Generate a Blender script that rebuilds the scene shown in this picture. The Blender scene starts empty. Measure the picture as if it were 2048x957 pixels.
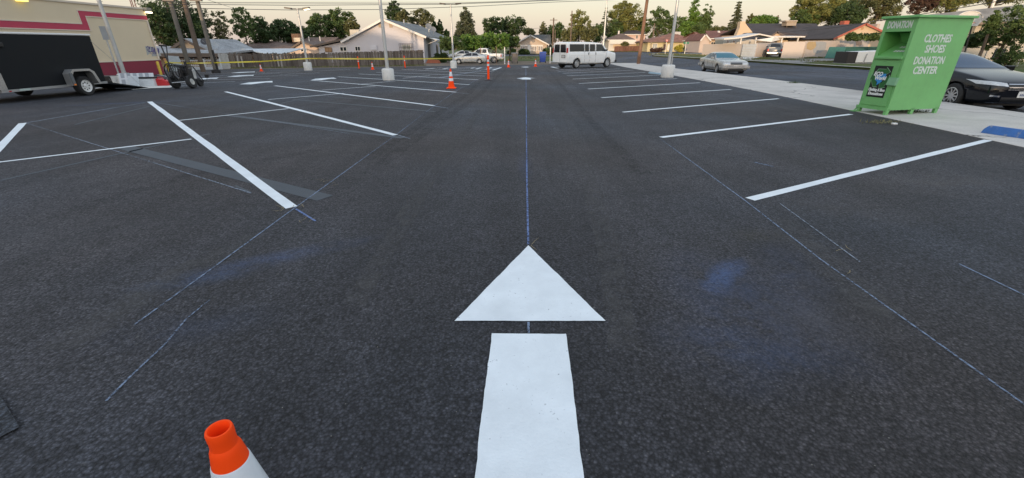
import bpy, bmesh, math, random
import numpy as np
from mathutils import Vector, Matrix
from mathutils.bvhtree import BVHTree
R = math.radians
rnd = random.Random(11)
scene = bpy.context.scene
COL = scene.collection

# ------------------------------------------------------------------ camera calibration
H = 1.45; PITCH = math.atan(388/860); CS, SN, FPX = math.cos(PITCH), math.sin(PITCH), 860.0
def ss(a, b, x):
    t = min(1, max(0, (x-a)/(b-a))); return t*t*(3-2*t)
def zg(X, Y):                       # the lot falls away gently towards its far end
    return -0.62*ss(8, 60, Y)*(1-ss(15, 28, X))
def tt(y):                          # drop per metre forward along the photo row y
    v = y-478.5; return (v*CS+FPX*SN)/(FPX*CS-v*SN)
def at(x, y, Y):                    # point at forward distance Y
    v = y-478.5; return Vector((Y*(x-1024)/(FPX*CS-v*SN), Y, H-Y*tt(y)))
def gp(x, y, off=0.0):              # point of the ground
    lo, hi = 0.3, 0.3
    f = lambda Y: (lambda p: p.z-zg(p.x, p.y)-off)(at(x, y, Y))
    while f(hi) > 0 and hi < 400: lo = hi; hi += 0.5
    for _ in range(40):
        m = (lo+hi)/2
        if f(m) > 0: lo = m
        else: hi = m
    p = at(x, y, hi); return p

# ------------------------------------------------------------------ tagging
def tag(o, label=None, cat=None, group=None, kind=None):
    if label: o['label'] = label
    if cat: o['category'] = cat
    if group: o['group'] = group
    if kind: o['kind'] = kind
    return o
def thing(name, loc, label, cat, group=None, rz=0):
    o = bpy.data.objects.new(name, None); COL.objects.link(o)
    o.location = loc; o.rotation_euler = (0, 0, rz); o.empty_display_size = .2
    return tag(o, label, cat, group)
def chain(p):
    v = Vector((0, 0, 0))
    while p is not None: v += Vector(p.location); p = p.parent
    return v
def copy_tree(o, parent=None):
    c = o.copy(); COL.objects.link(c)
    if parent is not None: c.parent = parent
    for ch in list(o.children): copy_tree(ch, c)
    return c

class MB:
    def __init__(s): s.v = []; s.f = []; s.m = []
    def add(s, vs, fs, mi=0):
        n = len(s.v); s.v += [Vector(v) for v in vs]
        for f in fs: s.f.append([i+n for i in f]); s.m.append(mi)
        return s
    def box(s, lo, hi, mi=0, M=None):
        x0, y0, z0 = lo; x1, y1, z1 = hi
        vs = [Vector(p) for p in ((x0,y0,z0),(x1,y0,z0),(x1,y1,z0),(x0,y1,z0),(x0,y0,z1),(x1,y0,z1),(x1,y1,z1),(x0,y1,z1))]
        if M is not None: vs = [M @ v for v in vs]
        return s.add(vs, [(3,2,1,0),(4,5,6,7),(0,1,5,4),(1,2,6,5),(2,3,7,6),(3,0,4,7)], mi)
    def cbox(s, c, d, mi=0, M=None):
        return s.box([c[i]-d[i]/2 for i in range(3)], [c[i]+d[i]/2 for i in range(3)], mi, M)
    def prism(s, pts, ex, mi=0):
        n = len(pts); a = [Vector(p) for p in pts]; e = Vector(ex); b = [p+e for p in a]
        nrm = Vector((0,0,0))
        for i in range(n): nrm += a[i].cross(a[(i+1) % n])
        fl = nrm.dot(e) > 0
        fs = [list(range(n)) if not fl else list(range(n))[::-1], [i+n for i in (range(n) if fl else reversed(range(n)))]]
        for i in range(n):
            j = (i+1) % n; q = (i, j, j+n, i+n); fs.append(q if fl else q[::-1])
        return s.add(a+b, fs, mi)
    def quad(s, *p, mi=0): return s.add(p, [tuple(range(len(p)))], mi)
    def tube(s, pts, r, n=8, mi=0, cap=True):
        pts = [Vector(p) for p in pts]; rs = r if isinstance(r, (list, tuple)) else [r]*len(pts)
        vs = []; fs = []
        for i, p in enumerate(pts):
            d = (pts[min(i+1, len(pts)-1)]-pts[max(i-1, 0)]).normalized()
            u = d.cross(Vector((0,0,1)))
            if u.length < 1e-3: u = d.cross(Vector((0,1,0)))
            u.normalize(); w = d.cross(u)
            for k in range(n):
                a = 2*math.pi*k/n; vs.append(p+(u*math.cos(a)+w*math.sin(a))*rs[i])
        for i in range(len(pts)-1):
            for k in range(n):
                k2 = (k+1) % n; fs.append((i*n+k2, i*n+k, (i+1)*n+k, (i+1)*n+k2))
        if cap: fs.append(tuple(range(n))); fs.append(tuple(reversed(range((len(pts)-1)*n, len(pts)*n))))
        return s.add(vs, fs, mi)
    def lathe(s, prof, c=(0,0,0), n=24, mi=0, M=None, cap=True):
        c = Vector(c); vs = []; fs = []
        for r, z in prof:
            for k in range(n):
                a = 2*math.pi*k/n; v = Vector((r*math.cos(a), r*math.sin(a), z)); vs.append((M @ v if M is not None else v)+c)
        for i in range(len(prof)-1):
            for k in range(n):
                k2 = (k+1) % n; fs.append((i*n+k, i*n+k2, (i+1)*n+k2, (i+1)*n+k))
        if cap and prof[0][0] > 1e-4: fs.append(tuple(reversed(range(n))))
        if cap and prof[-1][0] > 1e-4: fs.append(tuple(range((len(prof)-1)*n, len(prof)*n)))
        return s.add(vs, fs, mi)
    def mesh(s, name, mats, smooth=None):
        me = bpy.data.meshes.new(name)
        me.from_pydata([tuple(v) for v in s.v], [], s.f)
        for m in (mats if isinstance(mats, (list, tuple)) else [mats]): me.materials.append(m)
        if any(s.m): me.polygons.foreach_set('material_index', s.m)
        if smooth is not None:
            bm = bmesh.new(); bm.from_mesh(me); bmesh.ops.remove_doubles(bm, verts=bm.verts, dist=1e-5)
            for f in bm.faces: f.smooth = True
            for e in bm.edges:
                if len(e.link_faces) == 2 and e.calc_face_angle(0) > R(smooth): e.smooth = False
            bm.to_mesh(me); bm.free()
        me.update(); return me
    def build(s, name, mats, parent=None, smooth=None, bevel=0, world=True, seg=2):
        if parent is None:
            lo = Vector([min(v[i] for v in s.v) for i in range(3)]); hi = Vector([max(v[i] for v in s.v) for i in range(3)])
            org = Vector(((lo.x+hi.x)/2, (lo.y+hi.y)/2, lo.z))
        else: org = chain(parent) if world else Vector((0,0,0))
        s.v = [v-org for v in s.v]
        o = bpy.data.objects.new(name, s.mesh(name, mats, smooth)); COL.objects.link(o)
        if parent is None: o.location = org
        else: o.parent = parent
        if bevel:
            b = o.modifiers.new('bevel', 'BEVEL'); b.width = bevel; b.segments = seg; b.limit_method = 'ANGLE'; b.angle_limit = R(40)
        return o

def text_geo(txt, size, bold=0.0, shear=0.0, align='CENTER', depth=0.0):
    cu = bpy.data.curves.new('t', 'FONT'); cu.body = txt; cu.size = size; cu.offset = bold; cu.shear = shear
    cu.align_x = align; cu.align_y = 'CENTER'; cu.extrude = depth; cu.resolution_u = 3
    o = bpy.data.objects.new('t', cu); COL.objects.link(o)
    dg = bpy.context.evaluated_depsgraph_get(); me = bpy.data.meshes.new_from_object(o.evaluated_get(dg))
    vs = [v.co.copy() for v in me.vertices]; fs = [tuple(p.vertices) for p in me.polygons]
    bpy.data.objects.remove(o); bpy.data.curves.remove(cu); bpy.data.meshes.remove(me)
    return vs, fs

# ------------------------------------------------------------------ materials
MATS = {}
def nodes(name):
    m = bpy.data.materials.new(name); m.use_nodes = True; nt = m.node_tree
    return m, nt, nt.nodes['Principled BSDF']
def N(nt, t, **kw):
    n = nt.nodes.new(t)
    for k, v in kw.items():
        if k.startswith('i_'): n.inputs[k[2:].replace('_', ' ')].default_value = v
        else: setattr(n, k, v)
    return n
def L(nt, a, b): nt.links.new(a, b)
def sl(c):
    return tuple((x/255/12.92 if x/255 <= .04045 else ((x/255+.055)/1.055)**2.4) for x in c)
def pm(name, col, rough=.6, metal=0, var=.12, scale=3.0, bump=0.0, bscale=60.0, coat=0, dirt=0.0, spec=.5, coord='Object'):
    if name in MATS: return MATS[name]
    m, nt, b = nodes(name); c = tuple(col)
    tc = N(nt, 'ShaderNodeTexCoord'); src = tc.outputs['Object'] if coord == 'Object' else N(nt, 'ShaderNodeNewGeometry').outputs['Position']
    no = N(nt, 'ShaderNodeTexNoise', i_Scale=scale, i_Detail=6.0, i_Roughness=.65); L(nt, src, no.inputs['Vector'])
    mr = N(nt, 'ShaderNodeMapRange', i_From_Min=.25, i_From_Max=.75, i_To_Min=1-var, i_To_Max=1+var); L(nt, no.outputs['Fac'], mr.inputs['Value'])
    mx = N(nt, 'ShaderNodeVectorMath', operation='SCALE'); mx.inputs[0].default_value = c; L(nt, mr.outputs[0], mx.inputs['Scale'])
    out = mx.outputs[0]
    if dirt:
        n2 = N(nt, 'ShaderNodeTexNoise', i_Scale=scale*2.7, i_Detail=8.0, i_Roughness=.75); L(nt, src, n2.inputs['Vector'])
        r2 = N(nt, 'ShaderNodeMapRange', i_From_Min=.52, i_From_Max=.75, i_To_Min=0., i_To_Max=dirt); L(nt, n2.outputs['Fac'], r2.inputs['Value'])
        mm = N(nt, 'ShaderNodeMix', data_type='RGBA'); L(nt, r2.outputs[0], mm.inputs['Factor']); L(nt, out, mm.inputs[6]); mm.inputs[7].default_value = (.07, .06, .05, 1)
        out = mm.outputs[2]
    L(nt, out, b.inputs['Base Color'])
    b.inputs['Roughness'].default_value = rough; b.inputs['Metallic'].default_value = metal
    b.inputs['Coat Weight'].default_value = coat; b.inputs['Coat Roughness'].default_value = .08; b.inputs['Specular IOR Level'].default_value = spec
    rr = N(nt, 'ShaderNodeMapRange', i_From_Min=.3, i_From_Max=.7, i_To_Min=max(.02, rough-.07), i_To_Max=min(1, rough+.07)); L(nt, no.outputs['Fac'], rr.inputs['Value']); L(nt, rr.outputs[0], b.inputs['Roughness'])
    if bump:
        nb = N(nt, 'ShaderNodeTexNoise', i_Scale=bscale, i_Detail=4.0); L(nt, src, nb.inputs['Vector'])
        bp = N(nt, 'ShaderNodeBump', i_Strength=bump, i_Distance=.02); L(nt, nb.outputs['Fac'], bp.inputs['Height']); L(nt, bp.outputs[0], b.inputs['Normal'])
    MATS[name] = m; return m
def emis(name, col, s):
    m, nt, b = nodes(name); b.inputs['Base Color'].default_value = (*col, 1); b.inputs['Emission Color'].default_value = (*col, 1); b.inputs['Emission Strength'].default_value = s
    return m
def island(name, cols, rough=.8, var=.35, trans=0.0):
    """colour varying per loose piece (leaf, plank) and by soft clumps"""
    m, nt, b = nodes(name)
    g = N(nt, 'ShaderNodeNewGeometry'); tc = N(nt, 'ShaderNodeTexCoord')
    no = N(nt, 'ShaderNodeTexNoise', i_Scale=.55, i_Detail=3.0); L(nt, tc.outputs['Object'], no.inputs['Vector'])
    ad = N(nt, 'ShaderNodeMath', operation='MULTIPLY_ADD'); L(nt, g.outputs['Random Per Island'], ad.inputs[0]); ad.inputs[1].default_value = .55
    mr = N(nt, 'ShaderNodeMapRange', i_From_Min=.3, i_From_Max=.7, i_To_Min=0., i_To_Max=.45); L(nt, no.outputs['Fac'], mr.inputs['Value']); L(nt, mr.outputs[0], ad.inputs[2])
    cr = N(nt, 'ShaderNodeValToRGB'); e = cr.color_ramp.elements
    for i, c in enumerate(cols):
        p = i/(len(cols)-1)
        if i < 2: e[i].position = p if i == 0 else 1.0; e[i].color = (*c, 1)
    if len(cols) == 3:
        e[1].color = (*cols[2], 1); k = e.new(.5); k.color = (*cols[1], 1)
    L(nt, ad.outputs[0], cr.inputs['Fac']); L(nt, cr.outputs[0], b.inputs['Base Color'])
    b.inputs['Roughness'].default_value = rough; b.inputs['Specular IOR Level'].default_value = .25
    if trans:
        t = N(nt, 'ShaderNodeBsdfTranslucent'); L(nt, cr.outputs[0], t.inputs['Color'])
        ms = N(nt, 'ShaderNodeMixShader'); ms.inputs[0].default_value = trans
        L(nt, b.outputs[0], ms.inputs[1]); L(nt, t.outputs[0], ms.inputs[2]); L(nt, ms.outputs[0], nt.nodes['Material Output'].inputs['Surface'])
    return m
def shingle(name, col, sc=1.0):
    m, nt, b = nodes(name); tc = N(nt, 'ShaderNodeTexCoord')
    # rows follow the slope: brick pattern over (x+y, z)
    sp = N(nt, 'ShaderNodeSeparateXYZ'); L(nt, tc.outputs['Object'], sp.inputs[0])
    ax = N(nt, 'ShaderNodeMath', operation='ADD'); L(nt, sp.outputs[0], ax.inputs[0]); L(nt, sp.outputs[1], ax.inputs[1])
    cb = N(nt, 'ShaderNodeCombineXYZ'); L(nt, ax.outputs[0], cb.inputs[0]); L(nt, sp.outputs[2], cb.inputs[1])
    br = N(nt, 'ShaderNodeTexBrick', i_Scale=6.5*sc, i_Mortar_Size=.02); br.inputs['Color1'].default_value = (*[c*.8 for c in col], 1); br.inputs['Color2'].default_value = (*[c*1.2 for c in col], 1); br.inputs['Mortar'].default_value = (*[c*.5 for c in col], 1)
    L(nt, cb.outputs[0], br.inputs['Vector'])
    no = N(nt, 'ShaderNodeTexNoise', i_Scale=.8, i_Detail=6.0); L(nt, tc.outputs['Object'], no.inputs['Vector'])
    mr = N(nt, 'ShaderNodeMapRange', i_From_Min=.3, i_From_Max=.7, i_To_Min=.75, i_To_Max=1.25); L(nt, no.outputs['Fac'], mr.inputs['Value'])
    mx = N(nt, 'ShaderNodeVectorMath', operation='SCALE'); L(nt, br.outputs['Color'], mx.inputs[0]); L(nt, mr.outputs[0], mx.inputs['Scale'])
    L(nt, mx.outputs[0], b.inputs['Base Color']); b.inputs['Roughness'].default_value = .9
    return m

def asphalt(name, col, stains=(), fresh=True):
    m, nt, b = nodes(name); g = N(nt, 'ShaderNodeNewGeometry'); P = g.outputs['Position']
    ag = N(nt, 'ShaderNodeTexVoronoi', i_Scale=75.0); L(nt, P, ag.inputs['Vector'])
    fine = N(nt, 'ShaderNodeTexNoise', i_Scale=38.0, i_Detail=6.0, i_Roughness=.75); L(nt, P, fine.inputs['Vector'])
    mid = N(nt, 'ShaderNodeTexNoise', i_Scale=1.1, i_Detail=7.0, i_Roughness=.62); L(nt, P, mid.inputs['Vector'])
    big = N(nt, 'ShaderNodeTexNoise', i_Scale=.16, i_Detail=4.0); L(nt, P, big.inputs['Vector'])
    def mr(s, a, c, lo, hi):
        n = N(nt, 'ShaderNodeMapRange', i_From_Min=a, i_From_Max=c, i_To_Min=lo, i_To_Max=hi); L(nt, s, n.inputs['Value']); return n.outputs[0]
    def mul(a, c):
        n = N(nt, 'ShaderNodeMath', operation='MULTIPLY'); L(nt, a, n.inputs[0])
        if isinstance(c, float): n.inputs[1].default_value = c
        else: L(nt, c, n.inputs[1])
        return n.outputs[0]
    coarse = N(nt, 'ShaderNodeTexNoise', i_Scale=8.0, i_Detail=10.0, i_Roughness=.82); L(nt, P, coarse.inputs['Vector'])
    f = mul(mul(mr(fine.outputs['Fac'], .3, .7, .35, 1.6), mr(coarse.outputs['Fac'], .32, .68, .72, 1.28)), mr(mid.outputs['Fac'], .3, .7, .76, 1.25)); f = mul(f, mr(big.outputs['Fac'], .35, .65, .74, 1.28))
    f = mul(mul(f, mr(ag.outputs['Color'], 0., 1., .35, 1.7)), mr(ag.outputs['Distance'], .15, .75, 1.25, .45))
    # faint lanes left by the roller and by tyres, running along the lot
    mpl = N(nt, 'ShaderNodeMapping'); mpl.inputs['Scale'].default_value = (1.5, .07, 1); mpl.inputs['Rotation'].default_value = (0, 0, .03); L(nt, P, mpl.inputs['Vector'])
    lan = N(nt, 'ShaderNodeTexNoise', i_Scale=1.0, i_Detail=5.0, i_Roughness=.6); L(nt, mpl.outputs[0], lan.inputs['Vector']); f = mul(f, mr(lan.outputs['Fac'], .35, .65, .80, 1.2))
    cm = N(nt, 'ShaderNodeMix', data_type='RGBA'); L(nt, mr(big.outputs['Color'], .4, .6, 0., 1.), cm.inputs['Factor'])
    cm.inputs[6].default_value = (col[0]*1.12, col[1]*.99, col[2]*.92, 1); cm.inputs[7].default_value = (col[0]*.88, col[1]*.98, col[2]*1.1, 1)
    sc = N(nt, 'ShaderNodeVectorMath', operation='SCALE'); L(nt, cm.outputs[2], sc.inputs[0]); L(nt, f, sc.inputs['Scale'])
    out = sc.outputs[0]
    # pale stones showing in the mix
    wn = N(nt, 'ShaderNodeTexVoronoi', i_Scale=24.0); L(nt, P, wn.inputs['Vector'])
    sep = N(nt, 'ShaderNodeSeparateColor'); L(nt, wn.outputs['Color'], sep.inputs[0])
    gt = N(nt, 'ShaderNodeMath', operation='GREATER_THAN'); L(nt, sep.outputs[0], gt.inputs[0]); gt.inputs[1].default_value = .93
    lt = N(nt, 'ShaderNodeMath', operation='LESS_THAN'); L(nt, wn.outputs['Distance'], lt.inputs[0]); lt.inputs[1].default_value = .22
    st = mul(gt.outputs[0], lt.outputs[0]); st = mul(mul(st, .5), mr(sep.outputs[1], .0, 1., .1, 1.))
    mx = N(nt, 'ShaderNodeMix', data_type='RGBA'); L(nt, st, mx.inputs['Factor']); L(nt, out, mx.inputs[6]); mx.inputs[7].default_value = (.17, .165, .16, 1); out = mx.outputs[2]
    # spilled paint, chalk dust and dried mud, each patch where it lies on the ground
    for (cx, cy, rx, ry, rot, colr, strg) in stains:
        mp = N(nt, 'ShaderNodeMapping', vector_type='TEXTURE'); mp.inputs['Location'].default_value = (cx, cy, 0); mp.inputs['Rotation'].default_value = (0, 0, rot); mp.inputs['Scale'].default_value = (rx, ry, 1000)
        L(nt, P, mp.inputs['Vector'])
        ln = N(nt, 'ShaderNodeVectorMath', operation='LENGTH'); L(nt, mp.outputs[0], ln.inputs[0])
        fall = mr(ln.outputs['Value'], 1.0, .1, 0., 1.)
        nn = N(nt, 'ShaderNodeTexNoise', i_Scale=3.2, i_Detail=9.0, i_Roughness=.75); L(nt, P, nn.inputs['Vector'])
        ff = mul(mul(fall, mr(nn.outputs['Fac'], .36, .66, 0., 1.)), mr(fine.outputs['Fac'], .3, .65, .3, 1.)); ff = mul(ff, float(strg))
        mm = N(nt, 'ShaderNodeMix', data_type='RGBA'); L(nt, ff, mm.inputs['Factor']); L(nt, out, mm.inputs[6]); mm.inputs[7].default_value = (*colr, 1); out = mm.outputs[2]
    L(nt, out, b.inputs['Base Color'])
    b.inputs['Roughness'].default_value = .78; b.inputs['Specular IOR Level'].default_value = .42
    hs = N(nt, 'ShaderNodeMath', operation='MULTIPLY_ADD'); L(nt, ag.outputs['Distance'], hs.inputs[0]); hs.inputs[1].default_value = -.8; L(nt, fine.outputs['Fac'], hs.inputs[2])
    bp = N(nt, 'ShaderNodeBump', i_Strength=1.0, i_Distance=.016); L(nt, hs.outputs[0], bp.inputs['Height']); L(nt, bp.outputs[0], b.inputs['Normal'])
    return m
def paint(name, col, wear=.0):
    """road paint: lies in the pits of the asphalt"""
    m, nt, b = nodes(name); P = N(nt, 'ShaderNodeNewGeometry').outputs['Position']
    ag = N(nt, 'ShaderNodeTexVoronoi', i_Scale=75.0); L(nt, P, ag.inputs['Vector'])
    fine = N(nt, 'ShaderNodeTexNoise', i_Scale=38.0, i_Detail=6.0, i_Roughness=.75); L(nt, P, fine.inputs['Vector'])
    mid = N(nt, 'ShaderNodeTexNoise', i_Scale=4.0, i_Detail=6.0, i_Roughness=.6); L(nt, P, mid.inputs['Vector'])
    mr = N(nt, 'ShaderNodeMapRange', i_From_Min=.3, i_From_Max=.7, i_To_Min=.9, i_To_Max=1.06); L(nt, mid.outputs['Fac'], mr.inputs['Value'])
    sc = N(nt, 'ShaderNodeVectorMath', operation='SCALE'); sc.inputs[0].default_value = col; L(nt, mr.outputs[0], sc.inputs['Scale'])
    out = sc.outputs[0]
    pit = N(nt, 'ShaderNodeTexNoise', i_Scale=30.0, i_Detail=3.0, i_Roughness=.8); L(nt, P, pit.inputs['Vector'])
    ad = N(nt, 'ShaderNodeMath', operation='MULTIPLY_ADD'); L(nt, mid.outputs['Fac'], ad.inputs[0]); ad.inputs[1].default_value = .35; L(nt, pit.outputs['Fac'], ad.inputs[2])
    pr = N(nt, 'ShaderNodeMapRange', i_From_Min=.855-wear, i_From_Max=.95-wear, i_To_Min=0., i_To_Max=.55+min(.4, wear)); L(nt, ad.outputs[0], pr.inputs['Value'])
    mm = N(nt, 'ShaderNodeMix', data_type='RGBA'); L(nt, pr.outputs[0], mm.inputs['Factor']); L(nt, out, mm.inputs[6]); mm.inputs[7].default_value = (.06, .06, .065, 1)
    L(nt, mm.outputs[2], b.inputs['Base Color']); b.inputs['Roughness'].default_value = .6; b.inputs['Specular IOR Level'].default_value = .35
    hs = N(nt, 'ShaderNodeMath', operation='MULTIPLY_ADD'); L(nt, ag.outputs['Distance'], hs.inputs[0]); hs.inputs[1].default_value = -.8; L(nt, fine.outputs['Fac'], hs.inputs[2])
    bp = N(nt, 'ShaderNodeBump', i_Strength=.25, i_Distance=.01); L(nt, hs.outputs[0], bp.inputs['Height']); L(nt, bp.outputs[0], b.inputs['Normal'])
    return m
def chalk(name, col):
    """snapped chalk line: broken by the grain of the asphalt"""
    m, nt, b = nodes(name); P = N(nt, 'ShaderNodeNewGeometry').outputs['Position']
    no = N(nt, 'ShaderNodeTexNoise', i_Scale=26.0, i_Detail=5.0, i_Roughness=.7); L(nt, P, no.inputs['Vector'])
    lo = N(nt, 'ShaderNodeTexNoise', i_Scale=.7, i_Detail=3.0); L(nt, P, lo.inputs['Vector'])
    ad = N(nt, 'ShaderNodeMath', operation='MULTIPLY_ADD'); L(nt, lo.outputs['Fac'], ad.inputs[0]); ad.inputs[1].default_value = .6; L(nt, no.outputs['Fac'], ad.inputs[2])
    mr = N(nt, 'ShaderNodeMapRange', i_From_Min=.68, i_From_Max=.95, i_To_Min=.12, i_To_Max=1.); L(nt, ad.outputs[0], mr.inputs['Value'])
    mm = N(nt, 'ShaderNodeMix', data_type='RGBA'); L(nt, mr.outputs[0], mm.inputs['Factor']); mm.inputs[6].default_value = (*[c*.6 for c in col], 1); mm.inputs[7].default_value = (*col, 1)
    L(nt, mm.outputs[2], b.inputs['Base Color']); b.inputs['Roughness'].default_value = .9
    # the powder only catches on the high stones
    gr = N(nt, 'ShaderNodeTexNoise', i_Scale=60.0, i_Detail=4.0, i_Roughness=.8); L(nt, P, gr.inputs['Vector'])
    a2 = N(nt, 'ShaderNodeMath', operation='MULTIPLY_ADD'); L(nt, mr.outputs[0], a2.inputs[0]); a2.inputs[1].default_value = .35; L(nt, gr.outputs['Fac'], a2.inputs[2])
    al = N(nt, 'ShaderNodeMapRange', i_From_Min=.5, i_From_Max=.72, i_To_Min=.08, i_To_Max=.95); L(nt, a2.outputs[0], al.inputs['Value']); L(nt, al.outputs[0], b.inputs['Alpha'])
    return m

WHITE = pm('white_paint', (.72,.72,.71), .5, var=.05, dirt=.15)
BLACK = pm('black_plastic', (.015,.015,.016), .5, var=.1)
RUBBER = pm('tyre_rubber', (.018,.018,.019), .8, var=.15, bump=.2)
CHROME = pm('chrome', (.7,.7,.72), .18, 1.0, var=.05)
ALLOY = pm('alloy', (.45,.46,.48), .35, .8, var=.05)
STEEL = pm('galvanised_steel', (.42,.43,.44), .45, .6, var=.12)
GLASS = pm('dark_glass', (.012,.018,.022), .06, var=.1, spec=.5)
TINT = pm('tinted_glass', (.006,.007,.009), .1, var=.1)
CONC = pm('pale_concrete', (.5,.49,.46), .85, var=.12, scale=2.5, bump=.3, bscale=90, dirt=.35)
# ------------------------------------------------------------------ ground sheets
def g2(x, y): p = gp(x, y); return (p.x, p.y)
def sheet(name, poly, off, mat, parent=None, skirt=0.0, maxlen=3.0, kind='structure'):
    bm = bmesh.new(); vs = [bm.verts.new((p[0], p[1], 0)) for p in poly]; bm.faces.new(vs); bmesh.ops.triangulate(bm, faces=bm.faces)
    for _ in range(9):
        es = [e for e in bm.edges if e.calc_length() > maxlen and abs(e.verts[0].co.y-e.verts[1].co.y) > maxlen*.4 or e.calc_length() > maxlen*4]
        if not es: break
        bmesh.ops.subdivide_edges(bm, edges=es, cuts=1); bmesh.ops.triangulate(bm, faces=[f for f in bm.faces if len(f.verts) > 3])
    for f in bm.faces:
        f.normal_update()
        if f.normal.z < 0: f.normal_flip()
    for v in bm.verts: v.co.z = zg(v.co.x, v.co.y)+off
    if skirt:
        be = [e for e in bm.edges if e.is_boundary]
        r = bmesh.ops.extrude_edge_only(bm, edges=be)
        for v in r['geom']:
            if isinstance(v, bmesh.types.BMVert): v.co.z -= skirt
    org = chain(parent) if parent is not None else Vector((poly[0][0], poly[0][1], 0))
    for v in bm.verts: v.co -= org
    me = bpy.data.meshes.new(name); bm.to_mesh(me); bm.free(); me.materials.append(mat)
    o = bpy.data.objects.new(name, me); COL.objects.link(o)
    if parent is None: o.location = org; o['kind'] = kind
    else: o.parent = parent
    return o
def tri_ribbon(name, pts, w, off, mat, parent, jag=0.0):
    """flat ribbon along world (x, y) points, laid on the ground"""
    mb = MB(); P = []
    for i in range(len(pts)-1):
        a, b = Vector(pts[i]), Vector(pts[i+1]); n = max(1, int((b-a).length/.6))
        for k in range(n): P.append(a+(b-a)*k/n)
    P.append(Vector(pts[-1])); vs = []
    for i, p in enumerate(P):
        d = (P[min(i+1, len(P)-1)]-P[max(i-1, 0)]).normalized(); n = Vector((-d.y, d.x))
        ww = w[0]+(w[1]-w[0])*i/(len(P)-1) if isinstance(w, tuple) else w
        for s in (1, -1):
            q = p+n*s*(ww/2+rnd.uniform(-jag, jag)); vs.append((q.x, q.y, zg(q.x, q.y)+off))
    mb.add(vs, [(2*i+1, 2*i+3, 2*i+2, 2*i) for i in range(len(P)-1)])
    return mb.build(name, mat, parent)

def stain(x, y, rx, ry, rot, col, s):
    p = g2(x, y); return (p[0], p[1], rx, ry, rot, col, s)
BLU = (.10, .18, .40); DUST = (.12, .115, .11); TAN = (.12, .10, .085); SMK = (.085, .09, .105)
stains = [stain(1450, 545, .36, .12, .75, BLU, 1.0), stain(1435, 565, .2, .12, 1.1, BLU, .7), stain(1500, 600, .55, .85, .3, (.07,.11,.23), .55), stain(1470, 690, .5, .45, 0, (.07,.11,.22), .5),
          stain(1580, 540, .3, .6, -.3, (.06,.10,.22), .3), stain(1620, 640, .5, .35, .2, TAN, .45), stain(1520, 470, .3, .18, .1, (.15,.13,.08), .45),
          stain(1890, 365, 1.5, .5, .3, TAN, .5), stain(1700, 420, .9, .4, -.3, TAN, .3), stain(540, 520, .9, .16, .55, (.08,.12,.24), .85), stain(420, 555, .5, .14, .4, (.075,.11,.2), .7),
          stain(380, 655, .6, .22, .3, (.07,.10,.18), .35), stain(245, 207, 1.6, .35, .5, (.08,.13,.28), .5), stain(1050, 330, .12, .9, 0, (.06,.10,.24), .4),
          stain(170, 240, 2.5, .5, .3, SMK, .5), stain(130, 470, 1.1, .6, .2, SMK, .4), stain(640, 205, 3.5, .4, .5, SMK, .5), stain(560, 165, 7, .6, .3, (.11,.12,.14), .5), stain(860, 150, 5, 1.2, .9, (.12,.13,.15), .6),
          stain(1650, 620, .8, .5, .5, SMK, .3), stain(690, 300, 1.2, .3, .6, DUST, .2)]
ASPH = asphalt('fresh_asphalt', (.060, .0595, .066), stains)
ROADM = asphalt('street_asphalt', (.066, .074, .092), ())
PAINT = paint('white_road_paint', (.76, .80, .82), .02)
PAINT2 = paint('thin_white_road_paint', (.62, .66, .70), .16)
GHOST = paint('blacked_out_paint', (.055, .065, .078), .12)
CHK = chalk('blue_chalk', (.21, .27, .38)); CHKB = chalk('bright_blue_chalk', (.15, .22, .43)); CHKW = chalk('pale_chalk', (.26, .30, .36)); PATCHM = asphalt('patch_asphalt', (.05, .056, .066))
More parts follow.
